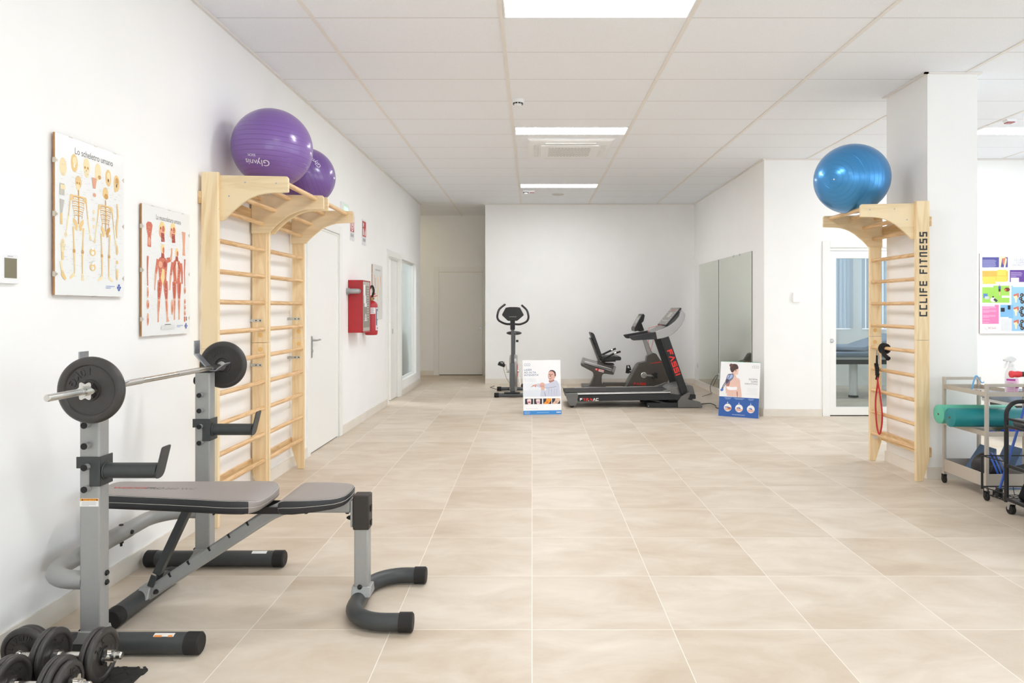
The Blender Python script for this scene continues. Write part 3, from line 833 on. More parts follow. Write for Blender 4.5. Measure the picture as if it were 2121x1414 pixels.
def muscle_man(s, a, b0, h, back=False):
    y = lambda t: b0 + t * h
    for sg in (-1, 1):
        hx = a + sg * 0.065 * h; sp = sg * 0.03 * h * (0 if back else 1)
        s.line([(hx, y(0.52)), (hx + sp * 0.5, y(0.4)), (hx + sp * 0.9, y(0.29))], [h * 0.11, h * 0.10, h * 0.06], MUS)
        s.line([(hx + sg * 0.012 * h, y(0.5)), (hx + sp * 0.8, y(0.3))], [h * 0.03, h * 0.014], MUS_D)
        s.line([(hx + sp * 0.9, y(0.29)), (hx + sp * 1.2, y(0.2)), (hx + sp * 1.5, y(0.05))], [h * 0.055, h * 0.065, h * 0.03], MUS_L)
        s.line([(hx + sp * 1.0 - sg * 0.012 * h, y(0.26)), (hx + sp * 1.2, y(0.13))], [h * 0.03, h * 0.01], MUS)
        fx = hx + sp * 1.5
        s.poly([(fx - 0.018 * h, y(0.06)), (fx + 0.018 * h, y(0.06)), (fx + (0.05 if sg > 0 and not back else 0.02) * h, y(0.0)), (fx - 0.02 * h, y(-0.01))], MUS_L)
    s.poly([(a - 0.12 * h, y(0.77)), (a - 0.07 * h, y(0.82)), (a + 0.07 * h, y(0.82)), (a + 0.12 * h, y(0.77)), (a + 0.105 * h, y(0.66)), (a + 0.085 * h, y(0.56)), (a + 0.1 * h, y(0.5)), (a - 0.1 * h, y(0.5)), (a - 0.085 * h, y(0.56)), (a - 0.105 * h, y(0.66))], MUS)
    if back:
        s.poly([(a, y(0.85)), (a + 0.03 * h, y(0.76)), (a + 0.02 * h, y(0.62)), (a, y(0.52)), (a - 0.02 * h, y(0.62)), (a - 0.03 * h, y(0.76))], ink(230, 214, 198))
        for sg in (-1, 1): s.line([(a + sg * 0.03 * h, y(0.79)), (a + sg * 0.085 * h, y(0.70)), (a + sg * 0.05 * h, y(0.6))], [h * 0.03, h * 0.02, h * 0.008], MUS_D)
    else:
        s.poly([(a - 0.01 * h, y(0.68)), (a + 0.045 * h, y(0.67)), (a + 0.05 * h, y(0.56)), (a, y(0.46)), (a - 0.05 * h, y(0.56))], MUS_Y)
        s.ell(a - 0.055 * h, y(0.73), h * 0.05, h * 0.042, MUS_L); s.ell(a + 0.055 * h, y(0.735), h * 0.045, h * 0.04, MUS_D)
    s.line([(a, y(0.9)), (a, y(0.81))], [h * 0.05, h * 0.09], MUS_D)
    s.ell(a, y(0.935), h * 0.045, h * 0.06, MUS_Y); s.ell(a + 0.018 * h, y(0.915), h * 0.025, h * 0.04, MUS)
    s.line([(a - 0.115 * h, y(0.79)), (a - 0.15 * h, y(0.66)), (a - 0.165 * h, y(0.60))], [h * 0.065, h * 0.055, h * 0.045], MUS)
    s.line([(a - 0.165 * h, y(0.61)), (a - 0.185 * h, y(0.47)), (a - 0.19 * h, y(0.40))], [h * 0.05, h * 0.03, h * 0.025], MUS_L)
    if back:
        s.line([(a + 0.115 * h, y(0.79)), (a + 0.145 * h, y(0.66)), (a + 0.15 * h, y(0.5))], [h * 0.065, h * 0.055, h * 0.03], MUS)
    else:
        s.line([(a + 0.1 * h, y(0.79)), (a + 0.2 * h, y(0.81))], [h * 0.07, h * 0.055], MUS)
        s.line([(a + 0.2 * h, y(0.80)), (a + 0.225 * h, y(0.9)), (a + 0.222 * h, y(0.96))], [h * 0.055, h * 0.035, h * 0.04], MUS_L)
def clip_poster(name, label, y0, y1, z0, z1, xf, draw):
    o = thing(name, label, 'poster', (XW(y0), (y0 + y1) / 2, z0))
    MB().box(xf - 0.012, xf - 0.003, y0, y1, z0, z1).build('backing_board', M_MDF, o)
    MB().box(xf - 0.003, xf, y0, y1, z0, z1).build('poster_sheet', M_PAPER, o)
    c = MB(); W, H = y1 - y0, z1 - z0
    for f in (0.17, 0.5, 0.87):
        z = z0 + H * (1 - f)
        for y in (y0, y1): c.box(xf - 0.013, xf + 0.0012, y - 0.002, y + 0.002, z - 0.011, z + 0.011).box(xf, xf + 0.0012, y - 0.012 if y == y1 else y, y if y == y1 else y + 0.012, z - 0.005, z + 0.005)
    for f in (0.2, 0.55, 0.85):
        y = y0 + W * f
        for z in (z0, z1): c.box(xf - 0.013, xf + 0.0012, y - 0.011, y + 0.011, z - 0.0015, z + 0.0015)
    c.build('frame_clips', M_CLIP, o)
    s = Sheet((xf, y0, z0), (0, 1, 0), (0, 0, 1), base=0.0004)
    draw(s, W, H)
    s.build('printed_artwork', o)
    return o
def publisher_mark(s, W):
    s.lines(W * 0.7, W * 0.86, 0.048, 2, 0.008, 0.003, ink(140, 160, 210))
    a, b = W * 0.915, 0.045
    for r in range(4):
        s.ell(a + 0.009 * math.cos(r * PI / 2), b + 0.011 * math.sin(r * PI / 2), 0.0062, 0.0062, I_BLUE, 10)
def draw_skeletons(s, W, H):
    s.text('Lo scheletro umano', W * 0.535, H * 0.905, 0.042, I_TEXT, 'CENTER', 0.85)
    for i, (fa, fb) in enumerate(((0.085, 0.8), (0.235, 0.845), (0.405, 0.845), (0.575, 0.835), (0.735, 0.815), (0.87, 0.795))):
        a, b = W * fa + 0.005, H * fb
        s.ell(a, b, 0.024, 0.041, BONE_L if i in (0, 2, 3) else BONE)
        if i == 2:
            s.ell(a, b - 0.03, 0.017, 0.02, BONE_L)
            for dx in (-0.01, 0.01): s.ell(a + dx, b - 0.005, 0.0065, 0.0065, BONE_D)
            s.poly([(a, b - 0.01), (a - 0.004, b - 0.02), (a + 0.004, b - 0.02)], BONE_D)
        elif i == 3:
            s.ell(a - 0.012, b - 0.03, 0.013, 0.018, BONE_L); s.ell(a + 0.012, b - 0.024, 0.012, 0.01, BONE_D)
        elif i in (1, 4, 5):
            s.ell(a + 0.003, b + 0.01, 0.014, 0.018, BONE_D if i == 5 else BONE_L); s.ell(a, b - 0.012, 0.005, 0.009, ink(240, 238, 232) if i == 1 else ink(110, 80, 66))
            if i == 5: s.ell(a - 0.012, b - 0.03, 0.01, 0.016, BONE)
    skeleton(s, W * 0.30, 0.075, 0.47); skeleton(s, W * 0.70, 0.072, 0.455, True)
    s.poly([(W * 0.49, 0.555), (W * 0.565, 0.555), (W * 0.545, 0.505), (W * 0.51, 0.505)], MUS_L); s.ell(W * 0.53, 0.475, 0.012, 0.009, MUS_L)
    s.rect(W * 0.05, 0.44, W * 0.11, 0.49, ink(196, 192, 180)); s.rect(W * 0.06, 0.465, W * 0.12, 0.485, BONE_L)
    s.line([(W * 0.08, 0.42), (W * 0.07, 0.36)], [0.03, 0.012], ink(190, 188, 180)); s.line([(W * 0.07, 0.36), (W * 0.07, 0.31)], 0.014, BONE)
    for i, b in enumerate((0.395, 0.36, 0.325)): s.ell(W * 0.52, b, 0.008, 0.009, BONE_L)
    for b in (0.205, 0.135):
        s.ell(W * 0.505, b, 0.022, 0.018, BONE); s.ell(W * 0.505, b - 0.004, 0.010, 0.009, I_WHITE); s.ell(W * 0.505, b + 0.016, 0.008, 0.006, I_WHITE)
    for k in range(5): s.line([(W * 0.085, 0.185), (W * (0.055 + 0.018 * k), 0.25 - 0.006 * abs(k - 2) ** 2)], 0.005, BONE_L)
    s.line([(W * 0.085, 0.19), (W * 0.085, 0.155)], 0.013, BONE)
    s.line([(W * 0.06, 0.15), (W * 0.08, 0.105)], 0.011, BONE_L); s.poly([(W * 0.07, 0.11), (W * 0.09, 0.11), (W * 0.135, 0.075), (W * 0.12, 0.065), (W * 0.07, 0.085)], BONE)
    s.line([(W * 0.885, 0.46), (W * 0.9, 0.4), (W * 0.875, 0.34), (W * 0.885, 0.29)], [0.009, 0.011, 0.014, 0.006], BONE)
    for b, hh in ((0.23, 0.05), (0.17, 0.02), (0.11, 0.06)): s.ell(W * 0.885, b, 0.008, hh / 2, BONE)
    rnd = random.Random(4)
    s.hold = True
    for i in range(240):
        a, b = W * (0.05 + 0.88 * rnd.random()), H * (0.12 + 0.72 * rnd.random())
        s.k += 0.5; s.rect(a, b, a + 0.018, b + 0.0014, I_GREY)
    s.hold = False
    publisher_mark(s, W)
def draw_muscles(s, W, H):
    s.text('La muscolatura umana', W * 0.53, H * 0.905, 0.038, I_TEXT, 'CENTER', 0.8)
    s.poly([(W * 0.07, 0.6), (W * 0.1, 0.615), (W * 0.165, 0.615), (W * 0.195, 0.6), (W * 0.18, 0.57), (W * 0.165, 0.54), (W * 0.165, 0.48), (W * 0.095, 0.48), (W * 0.1, 0.54), (W * 0.075, 0.57)], MUS); s.ell(W * 0.13, 0.51, 0.012, 0.024, MUS_L)
    for a, b in ((W * 0.39, 0.59), (W * 0.62, 0.595)):
        s.ell(a, b, 0.033, 0.043, MUS_Y); s.ell(a - 0.014, b - 0.022, 0.021, 0.026, MUS_L); s.line([(a + 0.004, b - 0.02), (a + 0.008, b - 0.07)], [0.035, 0.038], MUS_D)
        s.ell(a + 0.012, b + 0.002, 0.014, 0.018, MUS); s.ell(a - 0.016, b + 0.004, 0.007, 0.008, MUS_D); s.rect(a - 0.02, b - 0.085, a + 0.03, b - 0.083, I_GREY)
    for k in range(4): s.line([(W * (0.83 + 0.022 * k), 0.6), (W * (0.845 + 0.015 * k), 0.555)], 0.01, MUS_L)
    s.line([(W * 0.868, 0.565), (W * 0.868, 0.51), (W * 0.868, 0.46)], [0.035, 0.022, 0.034], MUS_L)
    muscle_man(s, W * 0.40, 0.075, 0.435); muscle_man(s, W * 0.705, 0.085, 0.415, True)
    for a, b, hh in ((W * 0.1, 0.35, 0.16), (W * 0.89, 0.36, 0.16)): s.line([(a, b + hh / 2), (a - 0.004, b), (a, b - hh / 2)], [0.018, 0.01, 0.008], MUS)
    for a, b, ra, rb in ((0.1, 0.235, 0.008, 0.03), (0.1, 0.17, 0.014, 0.025), (0.1, 0.09, 0.01, 0.035), (0.60, 0.155, 0.012, 0.045), (0.89, 0.255, 0.012, 0.022), (0.89, 0.19, 0.011, 0.016), (0.89, 0.155, 0.011, 0.016), (0.89, 0.12, 0.011, 0.016)):
        s.ell(W * a, b, ra, rb, MUS_L); s.ell(W * a + ra * 0.2, b - rb * 0.2, ra * 0.5, rb * 0.5, MUS)
    s.rect(W * 0.87, 0.07, W * 0.90, 0.1, MUS); s.rect(W * 0.92, 0.075, W * 0.935, 0.1, MUS_D)
    rnd = random.Random(7)
    s.hold = True
    for i in range(220):
        a, b = W * (0.05 + 0.88 * rnd.random()), H * (0.12 + 0.72 * rnd.random())
        s.k += 0.5; s.rect(a, b, a + 0.016, b + 0.0014, I_GREY)
    s.hold = False
    s.rect(W * 0.36, 0.03, W * 0.65, 0.055, ink(216, 216, 214)); s.rect(W * 0.44, 0.057, W * 0.57, 0.06, I_TEXT)
    publisher_mark(s, W)
def draw_small_chart(s, W, H):
    s.text('La colonna vertebrale', W * 0.5, H * 0.9, 0.034, I_TEXT, 'CENTER')
    s.line([(W * 0.5, 0.56), (W * 0.54, 0.44), (W * 0.46, 0.33), (W * 0.5, 0.24)], [0.03, 0.04, 0.05, 0.03], BONE)
    for a, b in ((0.15, 0.5), (0.3, 0.47), (0.78, 0.5)): s.line([(W * a, b + 0.07), (W * a, b - 0.07)], 0.035, MUS_L)
    for a, b in ((0.2, 0.32), (0.75, 0.34), (0.6, 0.15), (0.3, 0.14), (0.85, 0.2)): s.ell(W * a, b, 0.025, 0.03, ink(200, 186, 168))
clip_poster('anatomy_poster', 'skeleton chart poster titled Lo scheletro umano on the white wall', 3.037, 3.543, 1.425, 2.130, -2.06, draw_skeletons)
clip_poster('anatomy_poster', 'muscle chart poster titled La muscolatura umana with red figures', 3.714, 4.222, 1.218, 1.923, -2.06, draw_muscles)
M_PAPER2 = M_PAPER
clip_poster('anatomy_poster', 'small spine chart on the left wall behind the red fire extinguisher', 8.98, 9.56, 1.225, 1.932, -2.036, draw_small_chart)

o = thing('wall_thermostat', 'white wall control panel with a dark olive display at the left edge', 'thermostat', (XW(2.78), 2.786, 1.465))
MB().pyz(rounded([(2.736, 1.465), (2.83, 1.465), (2.83, 1.583), (2.736, 1.583)], 0.006), XW(2.78), -2.068).build('housing', M_WHITEPL, o, bevel=0.002)
MB().box(-2.0685, -2.0672, 2.753, 2.819, 1.487, 1.566).build('display', mat('olive_lcd', (128, 122, 100), 0.3, 0, 0.5, 0.03), o)
Sheet((-2.068, 2.736, 1.465), (0, 1, 0), (0, 0, 1)).text('SAMSUNG', 0.047, 0.106, 0.0066, I_TEXT, 'CENTER').build('maker_lettering', o)

o = thing('emergency_light', 'emergency light glowing green above the white door, behind the bars', 'emergency light', (XW(7.66), 7.66, 2.38))
MB().box(XW(7.6), -2.03, 7.533, 7.79, 2.38, 2.514).build('housing', M_WHITEPL, o, bevel=0.006)
MB().box(-2.031, -2.027, 7.55, 7.775, 2.39, 2.505).build('lens', mat('frosted_lens', (222, 240, 226), 0.4), o)
t = MB()
for i in range(4): t.ball((-2.0265, 7.60 + 0.04 * i, 2.45), (0.004, 0.012, 0.022), 12, 8)
t.build('green_lamp', glow('green_led', (0.5, 1.0, 0.6, 1), 1.5), o)

I_RED = ink(196, 40, 44)
def fire_sign(label, y0, y1, word, kind):
    o = thing('fire_sign', label, 'sign', (XW(y0), (y0 + y1) / 2, 2.135))
    x = XW(y0) + 0.004; W = y1 - y0
    MB().box(XW(y0) - 0.001, x, y0, y1, 2.135, 2.445).build('plate', mat('sign_plate', (226, 226, 228), 0.4), o)
    s = Sheet((x, y0, 2.135), (0, 1, 0), (0, 0, 1), base=0.0005)
    s.rect(0.012, 0.105, W - 0.012, 0.29, I_RED)
    if kind == 'hose':
        c = (W * 0.5, 0.185)
        for r, m in ((0.07, I_WHITE), (0.058, I_RED), (0.045, I_WHITE), (0.032, I_RED), (0.018, I_WHITE)): s.ell(c[0], c[1], r, r * 1.05, m, 28)
        s.rect(0.02, 0.262, W - 0.03, 0.272, I_WHITE)
    else:
        s.rect(0.04, 0.118, 0.085, 0.19, I_WHITE); s.line([(0.062, 0.19), (0.062, 0.205)], 0.03, I_WHITE); s.poly([(0.05, 0.215), (0.08, 0.225), (0.095, 0.265), (0.06, 0.275), (0.045, 0.25)], I_WHITE)
        s.poly([(0.125, 0.12), (0.165, 0.12), (0.17, 0.16), (0.15, 0.215), (0.14, 0.18), (0.125, 0.16)], I_WHITE)
    s.text(word, W / 2, 0.045, 0.05, ink(40, 40, 40), 'CENTER', 0.68 if len(word) < 8 else 0.52)
    s.build('sign_print', o)
fire_sign('red and white IDRANTE hydrant sign at the tip of the wooden bars', 7.925, 8.115, 'IDRANTE', 'hose')
fire_sign('red and white ESTINTORE extinguisher sign on the wall above the red cabinet', 8.475, 8.68, 'ESTINTORE', 'ext')

M_RED = mat('red_enamel', (176, 30, 40), 0.35, 0, 0.5, 0.04, coat=0.2)
fc = thing('fire_hose_cabinet', 'red wall cabinet for a fire hose with a grey plastic front', 'fire hose cabinet', (XW(8), 8.035, 1.093))
fy0, fy1, fx, fz0, fz1 = 7.85, 8.22, -1.895, 1.093, 1.683
MB().box(XW(8) , fx - 0.004, fy0, fy1, fz0, fz1).build('body', M_RED, fc, bevel=0.004)
t = MB().box(fx - 0.004, fx + 0.004, fy0, fy0 + 0.018, fz0, fz1).box(fx - 0.004, fx + 0.004, fy1 - 0.018, fy1, fz0, fz1).box(fx - 0.004, fx + 0.004, fy0, fy1, fz0, fz0 + 0.012).box(fx - 0.004, fx + 0.004, fy0, fy1, fz1 - 0.012, fz1)
t.build('door_frame', M_RED, fc, bevel=0.002)
MB().box(fx - 0.003, fx + 0.001, fy0 + 0.02, fy1 - 0.02, fz0 + 0.015, fz1 - 0.015).build('front_panel', mat('warm_grey_panel', (176, 170, 160), 0.4), fc)
s = Sheet((fx + 0.001, fy0, fz0), (0, 1, 0), (0, 0, 1))
s.rect(0.04, 0.055, 0.34, 0.53, ink(140, 134, 124)); s.rect(0.05, 0.42, 0.13, 0.54, I_WHITE); s.rect(0.06, 0.33, 0.17, 0.42, ink(225, 225, 225)); s.rect(0.09, 0.29, 0.2, 0.33, ink(225, 225, 225))
s.poly([(0.1, 0.15), (0.2, 0.15), (0.15, 0.22)], I_WHITE); s.ell(0.15, 0.17, 0.035, 0.035, I_WHITE); s.ell(0.15, 0.17, 0.018, 0.025, ink(140, 134, 124)); s.rect(0.08, 0.13, 0.22, 0.137, I_WHITE)
s.lines(0.22, 0.3, 0.5, 14, 0.028, 0.008, ink(205, 203, 198), 3)
s.build('front_print', fc)
MB().tube([(XW(7.8) + 0.0, 7.8, 1.557), (-2.0, 7.8, 1.557), (-1.965, 7.803, 1.557), (-1.945, 7.815, 1.557), (-1.938, 7.85, 1.557)], 0.029, 16).cyl((XW(7.8), 7.8, 1.557), (XW(7.8) + 0.03, 7.8, 1.557), 0.036).build('water_pipe', mat('galvanised_pipe', (170, 172, 172), 0.45, 0.6), fc)

ex = thing('fire_extinguisher', 'red fire extinguisher hanging beside the fire hose cabinet', 'fire extinguisher', (-1.957, 8.55, 1.042))
EX, EY = -1.957, 8.55
MB().lathe([(0.066, 0.0), (0.074, 0.01), (0.077, 0.03), (0.077, 0.36), (0.07, 0.385), (0.05, 0.405), (0.025, 0.418), (0.0, 0.42)], (EX, EY, 1.042), (0, 0, 1), 28).build('cylinder', M_RED, ex)
MB().cyl((EX, EY, 1.455), (EX, EY, 1.5), 0.022).cyl((EX - 0.03, EY - 0.02, 1.485), (EX + 0.03, EY + 0.02, 1.485), 0.012).build('valve', mat('brass_valve', (150, 120, 80), 0.35, 0.7), ex)
MB().bar((EX - 0.01, EY, 1.5), (EX + 0.065, EY + 0.03, 1.52), 0.02, 0.01).bar((EX - 0.01, EY, 1.512), (EX + 0.04, EY + 0.03, 1.545), 0.024, 0.012).build('squeeze_handle', mat('orange_red_lever', (214, 66, 40), 0.4), ex)
MB().tube(smooth([(EX + 0.01, EY, 1.5), (EX + 0.035, EY - 0.02, 1.57), (EX + 0.03, EY - 0.03, 1.62), (EX + 0.015, EY - 0.04, 1.635), (EX - 0.005, EY - 0.06, 1.6), (EX - 0.025, EY - 0.085, 1.52), (EX - 0.03, EY - 0.088, 1.45)]), 0.012, 10).build('hose', M_BLACKPL, ex)
t = Sheet((0, 0, 0), (1, 0, 0), (0, 0, 1)); mb = MB()
def wrap(mb, r, a0, a1, z0, z1, m, n=8):
    vs = []
    for i in range(n + 1):
        a = math.radians(a0 + (a1 - a0) * i / n)
        vs += [(EX + r * math.cos(a), EY + r * math.sin(a), z0), (EX + r * math.cos(a), EY + r * math.sin(a), z1)]
    mb.add(vs, [(2 * i, 2 * i + 2, 2 * i + 3, 2 * i + 1) for i in range(n)], m)
wrap(mb, 0.0778, -105, -40, 1.30, 1.375, I_WHITE); wrap(mb, 0.0778, -35, 50, 1.1, 1.375, ink(222, 222, 228))
wrap(mb, 0.0782, -30, -18, 1.16, 1.36, ink(60, 64, 90)); wrap(mb, 0.0782, -12, 45, 1.33, 1.36, ink(50, 50, 56)); wrap(mb, 0.0782, -12, 40, 1.22, 1.235, ink(50, 50, 56)); wrap(mb, 0.0782, -20, 40, 1.115, 1.135, ink(214, 120, 110))
for i in range(5): wrap(mb, 0.0782, -100, -50 - 6 * (i % 2), 1.312 + 0.012 * i, 1.317 + 0.012 * i, ink(110, 110, 110))
mb.build('label', None, ex, flat=True, recalc=False)
MB().box(XW(8.55), EX - 0.07, EY - 0.03, EY + 0.03, 1.3, 1.42).build('wall_bracket', M_BLACKPL, ex)

# ------------------------------------------------------------------ wall bars
W_PLY = wood('pale_plywood_upright', (227, 199, 154), (240, 219, 180), 'Z', 0.45)
W_PLYX = wood('pale_plywood_side', (226, 203, 161), (236, 216, 178), 'X', 0.4)
W_PINE = wood('pine_rung', (204, 162, 112), (226, 192, 146), 'Y', 1.3)
W_SLAT = wood('pine_slat', (204, 168, 118), (226, 196, 150), 'Y', 0.8)
M_PLUG = mat('plug_tan', (226, 186, 122), 0.5, 0, 0.3, 0.05)
M_ZINC = mat('zinc_strap', (196, 196, 190), 0.35, 0.8)
M_BOLT_D = mat('dark_screw', (50, 48, 46), 0.4, 0.5)
M_SCREW = mat('screw_zinc', (170, 176, 186), 0.3, 0.9)
def wall_bars(label, loc, rotz, W, slat=0.02, lettering=False, strap_z=(1.277, 0.95)):
    """stall bars: x leaves the wall, y runs along it"""
    o = thing('wall_bars', label, 'wall bars', loc, 'wooden wall bars with an overhanging top')
    o.rotation_euler = (0, 0, rotz)
    b0 = slat; b1 = slat + 0.104
    def part(mb, name, m, **k): return mb_local(mb, name, m, o, **k)
    def mb_local(mb, name, m, par, **k):
        q = mb.build(name, m, None, **k); q.parent = par; return q
    for y in (0, W - 0.031):
        MBx = MB().pxz([(b0, 0.17), (b0 + 0.052, 0), (b1, 0), (b1, 1.113), (b0, 1.113)], y, y + 0.031)
        part(MBx, 'upright', W_PLY, bevel=0.003)
        part(MB().pxz([(b0, 1.1155), (b1, 1.1155), (b1, 2.215), (b0, 2.215)], y, y + 0.031), 'upright', W_PLY, bevel=0.003)
    def profile():
        x = lambda t: b0 + t
        top = [(x(0.0), 1.93), (x(0.0), 2.203)]
        nose = [(x(0.52), 2.193), (x(0.532), 2.18), (x(0.532), 2.094), (x(0.52), 2.092)]
        cur = [(x(0.44), 2.09), (x(0.385), 2.086), (x(0.34), 2.075), (x(0.295), 2.057), (x(0.25), 2.03), (x(0.212), 1.999), (x(0.18), 1.972), (x(0.148), 1.94), (x(0.128), 1.916)]
        return [(x(0.0), 1.912)] + [(x(0.0), 2.203)] + nose + cur
    for y in (0.0315, W - 0.0495):
        part(MB().pxz(profile(), y, y + 0.018), 'bracket_panel', W_PLYX, bevel=0.004)
    for k in range(10):
        z = 0.249 + 0.193 * k
        part(MB().tube([(b0 + 0.08, 0.006, z), (b0 + 0.08, W - 0.006, z)], 0.0178, 14, squash=0.9), 'rung', W_PINE)
    for x, z in ((0.063, 2.170), (0.168, 2.083), (0.273, 2.170), (0.468, 2.170)):
        part(MB().tube([(b0 + x, 0.033, z), (b0 + x, W - 0.033, z)], 0.0172, 14), 'top_rung', W_PINE)
    for z0, z1 in ((2.02, 2.096), (0.185, 0.262)):
        part(MB().box(0.0005, b0, -0.006, W + (0.004 if not lettering else -0.031), z0, z1), 'wall_slat', W_SLAT, bevel=0.002)
    t = MB()
    for y, d in ((0.031, 1), (W - 0.031, -1)):
        for z in (1.17, 1.065): t.cyl((b0 + 0.06, y, z), (b0 + 0.06, y + d * 0.0006, z), 0.018, n=20)
    part(t, 'dowel_plugs', M_PLUG)
    for z in strap_z:
        q = part(MB().box(0.0005, b0 + 0.072, W - 0.0335, W - 0.031, z - 0.011, z + 0.011).box(0.0005, 0.003, W - 0.085, W - 0.031, z - 0.011, z + 0.011), 'wall_strap', M_ZINC, bevel=0.001)
        mb_local(MB().cyl((b0 + 0.03, W - 0.034, z), (b0 + 0.03, W - 0.0337, z), 0.005, n=12).cyl((b0 + 0.06, W - 0.034, z), (b0 + 0.06, W - 0.0337, z), 0.005, n=12), 'strap_screws', M_BOLT_D, q)
    t = MB()
    for x, z in ((0.26, 2.155), (0.455, 2.15), (0.16, 2.07)): t.lathe([(0.0055, 0.0), (0.004, 0.0012), (0, 0.0014)], (b0 + x, 0.0315, z), (0, -1, 0), 10).lathe([(0.0055, 0.0), (0.004, 0.0012), (0, 0.0014)], (b0 + x, W - 0.0315, z), (0, 1, 0), 10)
    for k in range(10):
        for y in (0.0155, W - 0.0155): t.cyl((b1, y, 0.249 + 0.193 * k), (b1 + 0.0006, y, 0.249 + 0.193 * k), 0.003, n=8)
    part(t, 'screws', M_SCREW)
    if lettering:
        # reads upwards on the outer face of the board nearest the camera (local y = W)
        s = Sheet((b0 + 0.018, W, 1.303), (0, 0, 1), (1, 0, 0), base=0.0006)
        s.block('CCLIFE FITNESS', 0, 0, 0.062, ink(52, 52, 54), w=0.0375, gap=0.0155, stroke=0.0115)
        q = s.mb.build('maker_lettering', None, None, flat=True, recalc=False); q.parent = o
        mb_local(MB().box(b0 + 0.03, b0 + 0.075, 0.0312, 0.0318, 0.20, 0.245), 'paper_label', mat('paper_white', (222, 224, 228), 0.6), o)
    return o
wall_bars('wooden wall bars nearest the weight bench, large purple ball on top', (-2.0765, 4.366, 0), 0, 0.825)
wall_bars('wooden wall bars beside the white door, smaller purple ball on top', (-2.068, 5.194, 0), 0, 0.822)
wall_bars('wooden wall bars on the pillar lettered CCLIFE FITNESS', (3.1735, 6.335, 0), PI, 0.79, slat=0.036, lettering=True, strap_z=())

# ------------------------------------------------------------------ exercise balls
def ball_material(name, c, axis, rings, metal=0.0, rough=0.28, dark=0.72, start=-1.0, end=1.0):
    m = bpy.data.materials.new(name); m.use_nodes = True
    nt = m.node_tree; p = nt.nodes['Principled BSDF']; N = nt.nodes.new; L = nt.links.new
    tc = N('ShaderNodeTexCoord'); dt = N('ShaderNodeVectorMath'); dt.operation = 'DOT_PRODUCT'
    dt.inputs[1].default_value = Vector(axis).normalized()
    nv = N('ShaderNodeVectorMath'); nv.operation = 'NORMALIZE'; L(tc.outputs['Object'], nv.inputs[0]); L(nv.outputs[0], dt.inputs[0])
    ac_ = N('ShaderNodeMath'); ac_.operation = 'ARCCOSINE'; L(dt.outputs['Value'], ac_.inputs[0])
    d = N('ShaderNodeMath'); d.operation = 'DIVIDE'; d.inputs[1].default_value = rings; L(ac_.outputs[0], d.inputs[0])
    pp = N('ShaderNodeMath'); pp.operation = 'PINGPONG'; pp.inputs[1].default_value = 0.5; L(d.outputs[0], pp.inputs[0])
    lt = N('ShaderNodeMapRange'); L(pp.outputs[0], lt.inputs[0]); lt.inputs['From Min'].default_value = 0.015; lt.inputs['From Max'].default_value = 0.06
    mx = N('ShaderNodeMix'); mx.data_type = 'RGBA'; L(lt.outputs[0], mx.inputs['Factor'])
    b = rgb(*c); mx.inputs['A'].default_value = (b[0] * dark, b[1] * dark, b[2] * dark, 1); mx.inputs['B'].default_value = b
    L(mx.outputs['Result'], p.inputs['Base Color'])
    p.inputs['Roughness'].default_value = rough; p.inputs['Metallic'].default_value = metal
    p.inputs['Specular IOR Level'].default_value = 0.6; p.inputs['Coat Weight'].default_value = 0.35; p.inputs['Coat Roughness'].default_value = 0.12
    bp = N('ShaderNodeBump'); bp.inputs['Strength'].default_value = 0.5; bp.inputs['Distance'].default_value = 0.004
    L(lt.outputs[0], bp.inputs['Height']); L(bp.outputs['Normal'], p.inputs['Normal'])
    return m
def ball_text(root, c, R, off, items, rot=180):
    """lettering printed on a ball; off = offset right/up as seen from the room's middle"""
    c = Vector(c); d = (Vector((0, 0, CAM_H)) - c).normalized()
    r = Vector((0, 0, 1)).cross(-d).normalized() * -1
    r = d.cross(Vector((0, 0, 1))).normalized() * -1; u = d.cross(r)
    if u.z < 0: u = -u
    n = (r * off[0] + u * off[1] + d * math.sqrt(1 - off[0] ** 2 - off[1] ** 2)).normalized()
    tu = (u - n * u.dot(n)).normalized(); tr = tu.cross(n)
    a = math.radians(rot); e1 = tr * math.cos(a) + tu * math.sin(a); e2 = tu * math.cos(a) - tr * math.sin(a)
    mb = MB()
    for body, x, y, size in items:
        vs, fs = text_geo(body, 'CENTER')
        mb.add([c + (n + (e1 * (x + vx * size) + e2 * (y + vy * size)) / R).normalized() * (R + 0.0012) for vx, vy, vz in vs], fs, ink(232, 230, 238))
    mb.build('lettering', None, root, flat=True, recalc=False)
def exercise_ball(label, c, R, m, squash=1.0):
    o = MB().ball(c, (R, R, R * squash), 64, 40).build('exercise_ball', m, loc=c, sharp=180)
    return tag(o, label, 'exercise ball')
PUR = (122, 88, 160)
c1 = (-1.766, 4.78, 2.455)
b1 = exercise_ball('large purple exercise ball on the wall bars nearest the camera', c1, 0.264, ball_material('purple_vinyl', PUR, (0.03, 0.06, 1), 0.125))
ball_text(b1, c1, 0.264, (-0.37, -0.30), [('Gly', -0.042, 0, 0.062), ('nis', 0.052, 0, 0.056), ('^', 0.008, -0.018, 0.06), ('55CM', 0.03, -0.037, 0.022)])
c2 = (-1.80, 5.60, 2.415)
b2 = exercise_ball('smaller purple exercise ball half hidden behind the large purple ball', c2, 0.226, ball_material('purple_vinyl_dark', (112, 78, 152), (0.9, 0.25, 0.35), 0.15))
ball_text(b2, c2, 0.226, (0.25, 0.62), [('Glymnis', 0, 0, 0.05)], 130)
c3 = (2.70, 5.935, 2.458)
b3 = exercise_ball('shiny blue exercise ball on top of the wall bars at the pillar', c3, 0.302, ball_material('pearl_blue_vinyl', (66, 146, 208), (-0.78, -0.6, -0.1), 0.135, metal=0.6, rough=0.3, dark=0.84), 0.965)
